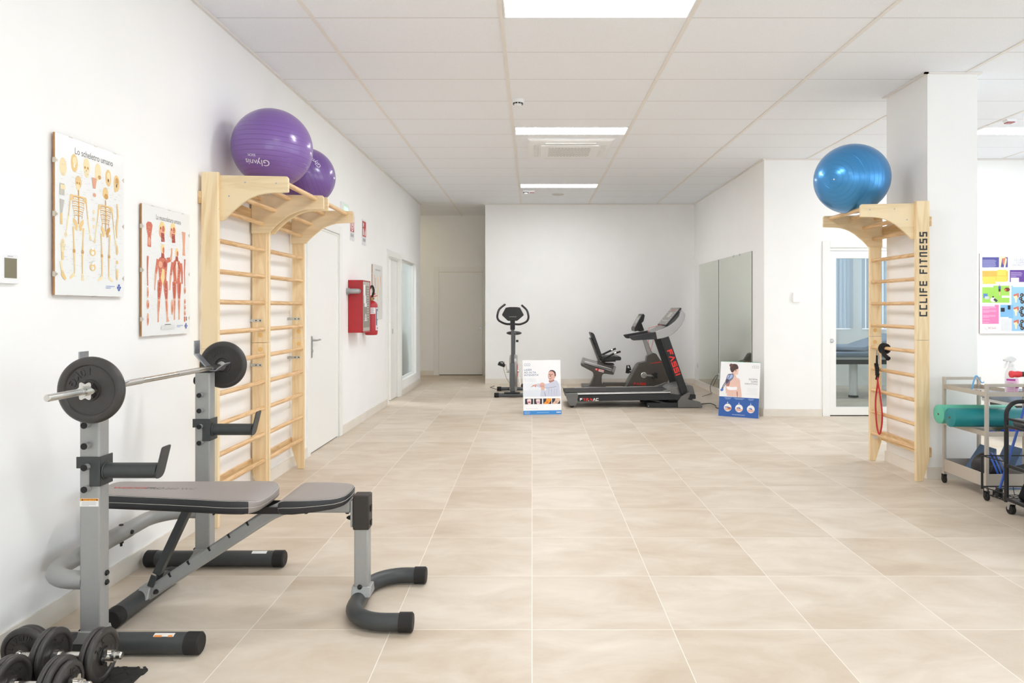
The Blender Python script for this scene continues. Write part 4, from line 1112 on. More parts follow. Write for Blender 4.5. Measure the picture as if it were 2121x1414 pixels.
d3 = Vector((-0.75, -0.62, -0.12)).normalized()
MB().cyl(Vector(c3) + d3 * 0.297, Vector(c3) + d3 * 0.303, 0.006, n=16).build('valve_plug', M_WHITEPL, b3)

# resistance tube hanging from the right-hand bars
M_TUBE = mat('red_rubber_tube', (190, 36, 42), 0.4, 0, 0.5, 0.03)
M_WEB = mat('black_webbing', (24, 24, 26), 0.8)
rx, rz, xf = 3.1735 - 0.036 - 0.08, 1.021, 3.026
rt = thing('resistance_tube', 'red rubber exercise tube with black handles hanging from a wooden rung', 'resistance tube', (rx, 6.14, rz))
MB().tube(smooth([(xf - 0.004, 6.145, 0.83), (xf, 6.15, 0.72), (xf - 0.005, 6.175, 0.57), (xf, 6.183, 0.45), (xf, 6.165, 0.34), (xf, 6.14, 0.283), (xf, 6.12, 0.272), (xf, 6.097, 0.30), (xf, 6.075, 0.38), (xf - 0.002, 6.07, 0.47), (xf - 0.004, 6.095, 0.6), (xf - 0.01, 6.125, 0.72), (xf - 0.014, 6.135, 0.80)]), 0.0072, 10).build('tube', M_TUBE, rt)
ring = lambda y, r: [(rx + r * math.cos(a * PI / 8), y, rz + r * 1.1 * math.sin(a * PI / 8) - 0.004) for a in range(16)]
MB().tube(ring(6.115, 0.033), 0.0125, 8, closed=True).tube(ring(6.09, 0.033), 0.0125, 8, closed=True).tube(ring(6.065, 0.031), 0.011, 8, closed=True).build('strap_loop', M_WEB, rt)
MB().tube(smooth([(rx - 0.03, 6.07, rz - 0.02), (rx - 0.035, 6.03, rz - 0.05), (rx - 0.03, 5.985, rz - 0.075), (rx - 0.03, 5.972, rz - 0.082)]), [0.017] * 12 + [0.02] * 4, 12).build('grip', mat('foam_black', (22, 22, 22), 0.9), rt)
MB().bar((rx - 0.034, 6.15, 0.955), (rx - 0.032, 6.16, 0.885), 0.022, 0.006).bar((xf - 0.006, 6.165, 0.885), (xf - 0.004, 6.15, 0.82), 0.03, 0.016).bar((xf - 0.014, 6.13, 0.855), (xf - 0.012, 6.135, 0.78), 0.03, 0.016).bar((xf - 0.012, 6.12, 0.80), (xf - 0.012, 6.14, 0.745), 0.024, 0.012).build('webbing', M_WEB, rt)
MB().tube([(xf - 0.003, 6.135, 0.975), (xf - 0.003, 6.115, 0.93), (xf - 0.003, 6.105, 0.885), (xf - 0.003, 6.115, 0.87), (xf - 0.003, 6.13, 0.885), (xf - 0.003, 6.135, 0.93)], 0.0032, 6, closed=True).tube([(xf - 0.003, 6.16, 1.0), (xf - 0.003, 6.168, 0.97), (xf - 0.003, 6.165, 0.945), (xf - 0.003, 6.155, 0.95)], 0.0032, 6, closed=True).build('snap_hooks', M_STEEL, rt)

# ------------------------------------------------------------------ things on the right-hand walls
o = thing('wall_mirror_panel', 'tall frameless mirror nearest the camera on the right side wall', 'mirror', (2.94, 10.16, 0.11), 'frameless wall mirrors')
M_MIRROR = bpy.data.materials.new('mirror_silver'); M_MIRROR.use_nodes = True
_p = M_MIRROR.node_tree.nodes['Principled BSDF']; _p.inputs['Base Color'].default_value = rgb(240, 245, 234); _p.inputs['Metallic'].default_value = 1; _p.inputs['Roughness'].default_value = 0.03
def mirror(o, y0, y1):
    MB().box(2.931, 2.94, y0, y1, 0.11, 2.13).build('back_plate', mat('mirror_edge', (60, 66, 62), 0.4), o)
    MB().box(2.928, 2.931, y0, y1, 0.11, 2.13).build('glass', M_MIRROR, o)
mirror(o, 9.375, 10.97)
t = MB()
for y, z in ((9.40, 0.12), (10.9, 0.12), (9.9, 2.12), (10.2, 2.12)): t.box(2.924, 2.94, y, y + 0.025, z - 0.015, z + 0.015)
t.build('corner_clips', mat('clear_clip', (200, 200, 196), 0.3), o)
o = thing('wall_mirror_panel', 'tall frameless mirror on the right side wall, nearer the back wall', 'mirror', (2.94, 11.68, 0.11), 'frameless wall mirrors')
mirror(o, 11.045, 12.33)
o = thing('wall_switch', 'white room control plate on the wall between mirror corner and glass door', 'thermostat', (3.345, 8.9, 1.44))
MB().pxz(rounded([(3.298, 1.442), (3.392, 1.442), (3.392, 1.566), (3.298, 1.566)], 0.008), 8.872, 8.9).build('housing', mat('bright_white_plastic', (250, 250, 250), 0.35), o, bevel=0.004)
for x, y, z, lab, nx in ((2.94, 12.45, 0.35, 'white power socket low on the side wall near the back corner', 1), (2.94, 11.0, 0.30, 'white power socket between the two mirrors', 1)):
    o = thing('power_socket', lab, 'socket', (x, y, z))
    MB().box(x - 0.012, x, y - 0.03, y + 0.03, z - 0.045, z + 0.045).build('cover_plate', M_WHITEPL, o, bevel=0.003)
    MB().box(x - 0.013, x - 0.011, y - 0.012, y + 0.012, z - 0.025, z + 0.025).build('outlet', mat('socket_grey', (190, 190, 190), 0.5), o)
tag(MB().tube(smooth([(2.922, 11.02, 0.31), (2.915, 11.12, 0.30), (2.905, 11.35, 0.17), (2.905, 11.45, 0.08), (2.90, 11.4, 0.02), (2.86, 11.2, 0.012), (2.75, 11.0, 0.012), (2.62, 10.8, 0.012)]), 0.004, 6).build('power_cable', M_BLACKPL, loc=(2.92, 11.02, 0.3)),
    'thin black cable dropping from a socket to the floor by the mirrors', 'cable')

o = thing('shoulder_poster', 'colourful shoulder chart poster cut by the right edge of the photo', 'poster', (6.0, 8.9, 1.047))
sx0, sz0, sW, sH = 5.662, 1.047, 0.71, 1.013
MB().box(sx0, sx0 + sW, 8.885, 8.897, sz0, sz0 + sH).build('backing_board', M_MDF, o)
MB().box(sx0, sx0 + sW, 8.880, 8.885, sz0, sz0 + sH).build('poster_sheet', M_PAPER, o)
s = Sheet((sx0, 8.880, sz0), (1, 0, 0), (0, 0, 1))
q = lambda x, y: ((x - 130) * 0.000952, sH - (y - 160) * 0.000952)
def R(x0, y0, x1, y1, m):
    a, b = q(x0, y1); c, d = q(x1, y0); s.rect(a, b, c, d, m)
NAVY, ORG, YEL, GRN, PNK, SKY, VIO = ink(86, 84, 148), ink(246, 178, 84), ink(248, 206, 92), ink(158, 208, 88), ink(232, 128, 176), ink(150, 196, 232), ink(104, 70, 150)
R(160, 210, 500, 345, NAVY); s.lines(0.035, 0.21, sH - 0.085, 10, 0.0105, 0.004, ink(170, 170, 208))
a, b = q(425, 280); s.ell(a + 0.03, b + 0.02, 0.03, 0.055, MUS); s.line([(a - 0.02, b + 0.06), (a - 0.03, b - 0.06)], [0.04, 0.022], BONE_L); s.line([(a + 0.05, b + 0.05), (a + 0.03, b - 0.06)], 0.02, BONE_L); s.ell(a, b + 0.065, 0.04, 0.014, BONE_L)
R(160, 390, 500, 525, ORG); R(358, 377, 480, 455, YEL); R(165, 468, 340, 566, YEL); R(347, 462, 488, 538, YEL)
R(526, 380, 800, 540, VIO); s.lines(0.39, 0.54, sH - 0.24, 6, 0.0115, 0.004, ink(190, 172, 214)); R(540, 482, 648, 563, ink(232, 218, 232))
R(160, 588, 522, 815, GRN); R(420, 720, 522, 748, I_WHITE); R(160, 590, 305, 608, I_WHITE)
a, b = q(390, 630); s.ell(a, b + 0.045, 0.008, 0.01, ink(200, 160, 130)); s.line([(a, b + 0.035), (a, b)], 0.03, ink(70, 84, 176)); s.line([(a, b), (a, b - 0.035)], 0.026, ink(48, 50, 58)); s.line([(a, b - 0.035), (a, b - 0.08)], 0.016, ink(214, 176, 150))
a, b = q(490, 640); s.ell(a, b, 0.036, 0.026, ink(120, 58, 46)); s.ell(a - 0.02, b - 0.005, 0.012, 0.012, ink(220, 120, 60))
a, b = q(205, 725); s.rect(a - 0.03, b - 0.025, a + 0.025, b + 0.03, ink(92, 128, 188)); s.rect(a - 0.01, b - 0.04, a + 0.045, b - 0.005, ink(200, 204, 208))
a, b = q(315, 775); s.ell(a - 0.01, b, 0.036, 0.03, ink(238, 238, 240)); s.line([(a, b + 0.01), (a + 0.04, b - 0.02)], 0.03, ink(60, 58, 66)); s.ell(a - 0.01, b + 0.036, 0.012, 0.01, ink(50, 40, 40))
R(160, 842, 380, 1095, PNK); R(160, 846, 326, 860, I_WHITE)
for y in (870, 920, 985, 1045, 1078): s.lines(0.036, 0.215, q(0, y)[1], 3 if y < 1040 else 1, 0.012, 0.004, ink(246, 196, 218), y)
R(546, 588, 800, 1190, SKY); R(400, 842, 572, 1020, ink(128, 182, 228)); R(566, 588, 720, 606, I_WHITE); R(405, 882, 458, 935, ink(40, 42, 48)); R(498, 850, 534, 905, ink(40, 42, 48)); R(408, 1026, 552, 1190, ink(222, 222, 224)); R(400, 1005, 510, 1022, I_WHITE)
for y in (750, 925, 1100):
    a, b = q(608, y); s.line([(a, b), (a, b - 0.06)], [0.03, 0.016], BONE_L); s.ell(a, b + 0.015, 0.03, 0.026, BONE_L); s.line([(a - 0.03, b + 0.03), (a + 0.035, b + 0.05)], 0.024, MUS); s.ell(a + 0.025, b + 0.03, 0.012, 0.026, MUS)
    for dx, dy, rr in ((0.075, 0.035, 0.024), (0.06, -0.01, 0.022), (0.078, -0.05, 0.024)): s.ell(a + dx, b + dy, rr, rr, ink(52, 50, 54)); s.ell(a + dx - 0.004, b + dy, rr * 0.45, rr * 0.4, ink(150, 148, 148))
for body, y in (('LE LESIONI', 250), ('CUFFIA', 288), ('DEI ROTATORI', 322)):
    a, b = q(555 if y == 322 else 585 if y == 250 else 612, y + 8); s.text(body, a, b, 0.04, ink(150, 150, 172))
a, b = q(236, 1162); s.text('SICSeG', a, b, 0.034, ink(196, 120, 130)); s.line([(a - 0.045, b + 0.015), (a - 0.035, b), (a - 0.02, b), (a - 0.01, b - 0.02)], 0.004, ink(170, 160, 160))
s.build('printed_artwork', o)
# ------------------------------------------------------------------ weight rack
M_SILVER = mat('silver_grey_paint', (160, 160, 157), 0.42, 0.25, 0.4, 0.02, 60)
M_CHAR = mat('charcoal_paint', (66, 68, 68), 0.42, 0.1, 0.4, 0.04, 40)
M_RUBBER = mat('black_rubber', (38, 36, 35), 0.6, 0, 0.3, 0.08)
M_BOLT = mat('black_bolt', (40, 37, 36), 0.4, 0.4)
M_CHROME = mat('worn_chrome', (205, 203, 198), 0.22, 1.0, 0.5, 0.08, 30)
M_KNURL = mat('knurled_steel', (188, 186, 182), 0.5, 0.9, 0.5, 0.15, 600)
UX0, UX1 = -1.772, -1.694
UY = {'near': (2.750, 2.816), 'far': (3.690, 3.756)}
rack = thing('barbell_rack', 'grey barbell rack with two square uprights standing against the left wall', 'barbell rack', (-1.73, 3.25, 0))
for key in ('near', 'far'):
    y0, y1 = UY[key]; yc = (y0 + y1) / 2
    MB().box(UX0, UX1, y0, y1, 0.07, 1.030).build('upright', M_SILVER, rack, bevel=0.006)
    MB().box(UX0 - 0.001, UX1 + 0.001, y0 - 0.001, y1 + 0.001, 1.030, 1.036).build('top_cap', M_BLACKPL, rack, bevel=0.002)
    prof = [(-1.774, 1.195), (-1.774, 1.125), (-1.706, 1.050), (-1.694, 1.0365), (-1.664, 1.0365), (-1.648, 1.052), (-1.612, 1.076)]
    th = 0.005
    low = [(a + (0.005 if i < 2 else 0.003), b - (0 if i < 1 else 0.0)) for i, (a, b) in enumerate(prof)]
    outer = rounded([(-1.779, 1.197)] + [(-1.779, 1.123), (-1.711, 1.046)], 0.002)
    poly = [(-1.774, 1.197), (-1.774, 1.127), (-1.706, 1.053), (-1.692, 1.0425), (-1.667, 1.0425), (-1.650, 1.057), (-1.612, 1.081), (-1.609, 1.076), (-1.647, 1.0515), (-1.664, 1.0365), (-1.694, 1.0365), (-1.7095, 1.048), (-1.779, 1.124), (-1.779, 1.197)]
    MB().pxz(poly, y0 + 0.004, y1 - 0.004).build('bar_cradle', mat('worn_steel_plate', (158, 160, 164), 0.35, 0.7, 0.5, 0.2, 30), rack, bevel=0.001)
    for z in (0.913, 0.832, 0.749, 0.664):
        px = -1.737
        pg = MB().cyl((px, y0, z), (px, y0 - 0.026, z), 0.0122, n=20).build('peg', M_SILVER, rack)
        MB().cyl((px, y0 - 0.026, z), (px, y0 - 0.029, z), 0.0126, n=20).build('peg_cap', M_RUBBER, pg)
    MB().lathe([(0.0, 0), (0.02, 0), (0.022, 0.006), (0.02, 0.014), (0, 0.016)], (UX0, yc, 0.985), (-1, 0, 0), 20).build('side_knob', M_RUBBER, rack)
    arm = MB()
    arm.pxz([(UX0 - 0.009, 0.787), (UX1 + 0.006, 0.787), (UX1 + 0.006, 0.671), (UX1 - 0.036, 0.671), (UX1 - 0.036, 0.742), (UX0 - 0.009, 0.742)], y0 - 0.006, y0 - 0.0005)
    arm.box(UX1 + 0.0005, UX1 + 0.006, y0 - 0.0055, y1 + 0.014, 0.671, 0.787)
    a = arm.build('safety_arm', M_CHAR, rack, bevel=0.0015)
    MB().cyl((UX1 + 0.006, yc, 0.726), (-1.478, yc, 0.726), 0.0305, n=24).tube([(UX1 + 0.009, yc + 0.032 * math.cos(i * PI / 10), 0.726 + 0.032 * math.sin(i * PI / 10)) for i in range(20)], 0.004, 6, closed=True).build('arm_tube', M_CHAR, a)
    e = MB(); pts = rounded([(yc - 0.033, 0.695), (yc + 0.033, 0.695), (yc + 0.033, 0.824), (yc - 0.033, 0.824)], [0.03, 0.03, 0.012, 0.012], 5)
    fx0 = lambda yy, zz: (-1.482 + (zz - 0.695) * 0.24, yy, zz); fx1 = lambda yy, zz: (-1.476 + (zz - 0.695) * 0.24, yy, zz)
    e.prism(pts, fx0, fx1); e.build('end_plate', M_CHAR, a, bevel=0.001)
    t = MB()
    for z in (0.316, 0.279): t.lathe([(0.0, 0), (0.0115, 0), (0.0115, 0.004), (0.008, 0.009), (0, 0.01)], (UX1, yc + 0.012, z), (1, 0, 0), 6)
    t.lathe([(0, 0), (0.01, 0), (0.009, 0.008), (0, 0.009)], (UX0 - 0.012, yc, 0.092), (-0.6, 0, 0.8), 8).lathe([(0, 0), (0.01, 0), (0.009, 0.008), (0, 0.009)], (UX1 + 0.014, yc + 0.01, 0.092), (0.6, 0, 0.8), 8)
    t.build('bolts', M_BOLT, rack)
    fy = yc
    f = MB().cyl((-2.01, fy, 0.0425), (-1.34, fy, 0.0425), 0.0405, n=32).build('foot', M_CHAR, rack)
    for x, d in ((-2.045, 1), (-1.308, -1)):
        MB().lathe([(0.0, 0.0), (0.036, 0.0), (0.0425, 0.006), (0.0425, 0.058), (0.0, 0.0585)], (x, fy, 0.0425), (d, 0, 0), 32).build('foot_cap', M_RUBBER, f)
    MB().pxz([(UX0 - 0.026, 0.055), (UX0 - 0.006, 0.083), (UX0, 0.105), (UX1, 0.105), (UX1 + 0.006, 0.083), (UX1 + 0.02, 0.055)], yc - 0.0425, yc + 0.0425).build('foot_saddle', M_SILVER, rack, bevel=0.003)
y0, y1 = UY['near']; s = Sheet((UX0, y0, 0.592), (1, 0, 0), (0, 0, 1), base=0.0008)
s.rect(0.002, 0.0, 0.076, 0.032, ink(235, 234, 230)); s.rect(0.003, 0.022, 0.075, 0.031, ink(238, 158, 44)); s.text('AVVERTENZA', 0.042, 0.0235, 0.0088, ink(40, 36, 30), 'CENTER'); s.poly([(0.008, 0.0235), (0.016, 0.0235), (0.012, 0.0305)], ink(40, 36, 30)); s.poly([(0.066, 0.0235), (0.073, 0.0235), (0.0695, 0.0305)], ink(40, 36, 30))
s.lines(0.01, 0.07, 0.018, 6, 0.003, 0.0011, ink(170, 170, 166)); s.build('warning_label', rack)
def foot_label(x0, x1, yc, a0, a1, cols, name):
    mb = MB(); n = 5
    for (u0, u1), m in cols:
        vs = []
        for i in range(n + 1):
            a = math.radians(a0 + (a1 - a0) * i / n)
            for u in (u0, u1): vs.append((x0 + (x1 - x0) * u, yc + 0.0412 * math.cos(a), 0.0425 + 0.0412 * math.sin(a)))
        mb.add(vs, [(2 * i, 2 * i + 1, 2 * i + 3, 2 * i + 2) for i in range(n)], m)
    mb.build(name, None, rack, flat=True, recalc=False)
foot_label(-1.49, -1.41, 2.783, 95, 122, [((0, 1), ink(226, 222, 214))], 'paper_label')
foot_label(-1.487, -1.415, 2.783, 112, 124, [((0, 0.42), ink(230, 140, 60)), ((0.75, 1), ink(230, 140, 60))], 'orange_label')
foot_label(-1.478, -1.40, 3.723, 95, 125, [((0, 1), ink(226, 226, 222))], 'paper_label')
hz = 0.292
pth = [(UX0 + 0.002, 2.784), (-1.80, 2.784)] + arc((-1.80, 2.949), 0.165, -90, -180, 9)[1:] + [(-1.965, 3.15), (-1.965, 3.40)] + arc((-1.80, 3.558), 0.165, 180, 90, 9) + [(UX0 + 0.002, 3.723)]
MB().tube([(x, y, hz) for x, y in pth], 0.036, 20).build('wall_side_hoop', M_SILVER, rack)
MB().cyl((-1.965, 3.19, hz), (-1.965, 3.42, hz), 0.0385, n=24).build('hoop_sleeve', M_SILVER, rack)
t = MB()
for y in (3.24, 3.36):
    t.lathe([(0, 0), (0.011, 0), (0.009, 0.006), (0, 0.007)], (-1.965, y, hz + 0.0375), (0, 0, 1), 8).lathe([(0, 0), (0.011, 0), (0.011, 0.01), (0.006, 0.012), (0.006, 0.024), (0, 0.025)], (-1.965, y, hz - 0.0375), (0, 0, -1), 8)
t.lathe([(0, 0), (0.011, 0), (0.009, 0.008), (0, 0.009)], (-1.927, 3.38, hz), (1, 0, 0), 8)
t.build('hoop_bolts', M_BOLT, rack)

# ------------------------------------------------------------------ barbell
M_IRON = mat('black_hammertone_iron', (58, 55, 52), 0.36, 0, 0.5, 0.06, 40, bump=0.25)
BX, BZ = -1.679, 1.0562
bb = thing('barbell', 'chrome barbell with two black plates resting across the rack', 'barbell', (BX, 3.25, BZ))
MB().cyl((BX, 2.70, BZ), (BX, 3.80, BZ), 0.0127, n=24).build('bar', M_CHROME, bb)
t = MB()
for a, b in ((2.79, 3.02), (3.32, 3.52)): t.cyl((BX, a, BZ), (BX, b, BZ), 0.0131, n=24)
t.build('knurled_grips', M_KNURL, bb)
MB().cyl((BX, 3.215, BZ), (BX, 3.22, BZ), 0.0132, n=24).build('centre_mark', M_CHROME, bb)
def thread(name, p0, d, L, r, par, pitch=0.0052):
    n = int(L / pitch); prof = [(0.0, 0.0), (r * 0.8, 0.0), (r * 0.95, 0.003)]
    for i in range(n):
        h = 0.004 + i * (L - 0.004) / n
        prof += [(r, h), (r, h + pitch * 0.45), (r * 0.87, h + pitch * 0.6), (r * 0.87, h + pitch * 0.85)]
    prof += [(r, L), (0, L)]
    return MB().lathe(prof, p0, d, 24).build(name, M_CHROME, par, sharp=25)
thread('threaded_end', (BX, 2.43, BZ), (0, 1, 0), 0.26, 0.0132, bb)
thread('threaded_end', (BX, 4.07, BZ), (0, -1, 0), 0.26, 0.0132, bb)
def plate(c, axis, R, th, par, text=None, rot=0, up=(0, 0, 1), hub=0.3, name='plate'):
    """cast weight plate whose outer face looks along axis"""
    c, ax = Vector(c), Vector(axis).normalized()
    pr = [(0.0, th * 0.2), (R * 0.2, th * 0.2), (R * 0.215, 0.0), (R * 0.31, 0.0), (R * 0.325, th * 0.22), (R * 0.735, th * 0.22), (R * 0.765, 0.0), (R * 0.80, -th * 0.03), (R * 0.9, -th * 0.02), (R * 0.985, th * 0.2), (R, th * 0.42), (R, th * 0.58), (R * 0.985, th * 0.8), (R * 0.93, th), (R * 0.79, th), (R * 0.76, th * 0.88), (R * 0.36, th * 0.88), (R * 0.355, th), (R * 0.3, th), (R * 0.27, th * 0.78), (0.0, th * 0.78)]
    o = MB().lathe(pr, c, -ax, 56).build(name, M_IRON, par, sharp=50)
    if text:
        u, v = basis(ax)
        up = Vector(up); e2 = (up - ax * up.dot(ax)).normalized(); e1 = e2.cross(ax)
        for face, sgn, word, ang in text:
            A = ax * sgn; E1 = e1 * sgn
            org = c - ax * th * 0.22 if sgn > 0 else c - ax * th * 0.88
            mb = MB(); k = len(word); rad = R * 0.56; h = R * 0.25
            fl = -1 if word[0] == '!' else 1      # cast upside down
            word = word.lstrip('!'); k = len(word)
            for i, ch in enumerate(word):
                a = math.radians(ang) + fl * (i - (k - 1) / 2) * (h * 0.86 / rad)
                rd = E1 * math.sin(a) + e2 * math.cos(a); tg = E1 * math.cos(a) - e2 * math.sin(a)
                vs, fs = text_geo(ch, 'CENTER')
                n = len(vs)
                q = [org + rd * (rad + fl * (vy * h * 1.3 - h * 0.45)) + tg * fl * vx * h * 1.3 for vx, vy, vz in vs]
                mb.add([p + A * 0.003 for p in q], fs)
                edge = {}
                for f in fs:
                    for x in range(len(f)):
                        e = (f[x], f[(x + 1) % len(f)]); edge[e] = edge.get(e, 0) + 1
                sd = [e for e in edge if (e[1], e[0]) not in edge]
                mb.add([p + A * 0.003 for p in q] + [p - A * 0.0005 for p in q], [(e[0], e[1], n + e[1], n + e[0]) for e in sd])
            mb.build('cast_lettering', M_IRON, o, flat=True)
    return o
def collar(c, axis, r, par, bore=0.014):
    """star-shaped spin-lock nut"""
    c, ax = Vector(c), Vector(axis).normalized(); u, v = basis(ax)
    pts = []
    for i in range(72):
        a = 2 * PI * i / 72
        rr = r * (0.86 + 0.14 * math.cos(6 * a)); pts.append((rr * math.cos(a), rr * math.sin(a)))
    mb = MB().prism(pts, lambda a, b: c + u * a + v * b, lambda a, b: c + u * a + v * b + ax * 0.014)
    mb.cyl(c + ax * 0.014, c + ax * 0.034, bore * 1.35, n=24)
    o = mb.build('collar', M_CHROME, par, sharp=30)
    MB().cyl(c, c - ax * 0.006, r * 0.9, n=24).build('rubber_ring', M_RUBBER, o)
    return o
plate((BX, 2.662, BZ), (0, -1, 0), 0.1275, 0.031, bb, [(0, 1, '!10KG', -34)])
collar((BX, 2.652, BZ), (0, -1, 0), 0.037, bb)
plate((BX, 3.836, BZ + 0.004), (0, 1, 0), 0.1275, 0.031, bb, [(0, -1, '!10KG', -28)])
collar((BX, 3.846, BZ), (0, 1, 0), 0.037, bb)
MB().cyl((BX, 2.70, BZ), (BX, 2.694, BZ), 0.024, n=24).cyl((BX, 3.797, BZ), (BX, 3.803, BZ), 0.024, n=24).build('inner_stops', M_CHROME, bb)

# ------------------------------------------------------------------ weight bench
YC = 3.234
bench = thing('weight_bench', 'grey and black padded weight bench set between the rack uprights', 'weight bench', (-1.3, YC, 0))
post = MB().box(-0.812, -0.748, 3.202, 3.266, 0.075, 0.37).build('front_post', M_SILVER, bench, bevel=0.006)
MB().box(-0.817, -0.743, 3.197, 3.271, 0.357, 0.515).build('post_cap', mat('dark_brown_plastic', (56, 51, 47), 0.5, 0, 0.35, 0.04), bench, bevel=0.006)
MB().box(-0.742, -0.738, 3.222, 3.246, 0.435, 0.462).box(-0.742, -0.738, 3.222, 3.246, 0.375, 0.395).build('cap_holes', M_BLACKPL, bench)
MB().box(-0.828, -0.818, 3.2, 3.268, 0.37, 0.49).build('post_plate', M_SILVER, bench, bevel=0.002)
t = MB().lathe([(0, 0), (0.012, 0), (0.009, 0.012), (0.004, 0.02), (0, 0.021)], (-0.828, YC - 0.02, 0.41), (-1, 0, 0), 8)
t.lathe([(0, 0), (0.012, 0), (0.009, 0.01), (0, 0.012)], (-0.785, 3.200, 0.098), (0, -0.8, 0.6), 8)
for x in (-1.04, -0.85): t.lathe([(0, 0), (0.012, 0), (0.008, 0.008), (0, 0.009)], (x, YC, 0.431), (0, 0, -1), 10)
t.build('bolts', M_BOLT, bench)
MB().pyz([(3.183, 0.055), (3.202, 0.1), (3.266, 0.1), (3.285, 0.055)], -0.822, -0.735).build('post_saddle', M_SILVER, bench, bevel=0.004)
pth = [(-0.555, 2.972)] + [(-0.62, 2.972)] + arc((-0.62, 3.142), 0.17, -90, -180, 10)[1:] + [(-0.79, 3.234)] + arc((-0.62, 3.326), 0.17, 180, 90, 10) + [(-0.58, 3.496)]
f = MB().tube([(x, y, 0.0405) for x, y in pth], 0.0365, 20).build('front_foot', M_CHAR, bench)
for x, y in ((-0.503, 2.972), (-0.525, 3.496)):
    MB().lathe([(0.0, 0.0), (0.035, 0.0), (0.0405, 0.006), (0.0405, 0.058), (0.0, 0.0585)], (x, y, 0.0405), (-1, 0, 0), 28).build('foot_cap', M_RUBBER, f)
low = [(-0.827, 0.431), (-1.045, 0.431), (-1.09, 0.428), (-1.135, 0.4205), (-1.175, 0.404), (-1.20, 0.389), (-1.765, 0.022)]
up = [(-1.80, 0.066), (-1.22, 0.449), (-1.13, 0.490), (-1.09, 0.4945), (-0.827, 0.4945)]
MB().pxz(low + up, YC - 0.027, YC + 0.027).build('main_rail', M_SILVER, bench, bevel=0.012, seg=3)
for x in (-1.655, -1.57, -1.475, -1.385, -1.30):
    z = 0.066 + (x + 1.80) * 0.6603 - 0.012
    MB().obox((x, YC - 0.0235, z), (0.009, 0.009, 0.02), Matrix.Rotation(-math.atan(0.66), 3, 'Y')).build('rail_notch', M_BLACKPL, bench)
f = MB().cyl((-1.79, 3.01, 0.0425), (-1.79, 3.47, 0.0425), 0.0405, n=32).build('rear_foot', M_CHAR, bench)
for y, d in ((2.985, 1), (3.50, -1)):
    MB().lathe([(0.0, 0.0), (0.036, 0.0), (0.0425, 0.006), (0.0425, 0.05), (0.0, 0.0505)], (-1.79, y, 0.0425), (0, d, 0), 32).build('foot_cap', M_RUBBER, f)
MB().pyz([(YC - 0.06, 0.045), (YC - 0.03, 0.095), (YC + 0.03, 0.095), (YC + 0.06, 0.045)], -1.795, -1.74).build('foot_bracket', M_SILVER, bench, bevel=0.006)
MB().lathe([(0, 0), (0.012, 0), (0.009, 0.012), (0.004, 0.02), (0, 0.021)], (-1.715, YC - 0.028, 0.075), (0, -1, 0), 8).build('bracket_bolt', M_BOLT, bench)
MB().bar((-1.575, YC, 0.462), (-1.722, YC, 0.15), 0.045, 0.034, up=(1, 0, 0)).bar((-1.722, YC - 0.031, 0.15), (-1.742, YC - 0.031, 0.098), 0.006, 0.03, up=(1, 0, 0)).bar((-1.722, YC + 0.031, 0.15), (-1.742, YC + 0.031, 0.098), 0.006, 0.03, up=(1, 0, 0)).build('backrest_prop', M_CHAR, bench, bevel=0.003)
t = MB()
for y in (YC - 0.062, YC + 0.05): t.box(-1.36, -1.085, y, y + 0.012, 0.438, 0.468)
for y in (YC - 0.048, YC + 0.03): t.box(-1.12, -1.085, y, y + 0.018, 0.44, 0.463)
t.build('backrest_frame', M_BOLT, bench, bevel=0.002)
MB().lathe([(0, 0), (0.011, 0), (0.011, 0.006), (0, 0.007)], (-1.105, YC - 0.062, 0.449), (0, -1, 0), 12).build('hinge_bolt', M_STEEL, bench)
M_PADTOP = mat('warm_grey_vinyl', (152, 144, 139), 0.48, 0, 0.4, 0.02, 200, bump=0.1)
M_PADSIDE = mat('black_vinyl', (44, 44, 46), 0.42, 0, 0.45, 0.06, 30)
M_STITCH = mat('pale_thread', (205, 200, 190), 0.8)
def inset(pts, d):
    """shrink a convex outline (counter-clockwise)"""
    out = []; k = len(pts)
    for i in range(k):
        p0, p, p1 = Vector(pts[i - 1]), Vector(pts[i]), Vector(pts[(i + 1) % k])
        e0, e1 = (p - p0), (p1 - p)
        e0 = e0.normalized() if e0.length > 1e-9 else e1.normalized(); e1 = e1.normalized() if e1.length > 1e-9 else e0
        n = Vector((-e0.y - e1.y, e0.x + e1.x)); n = n.normalized() if n.length > 1e-6 else Vector((-e0.y, e0.x))
        out.append(tuple(p + n * d))
    return out
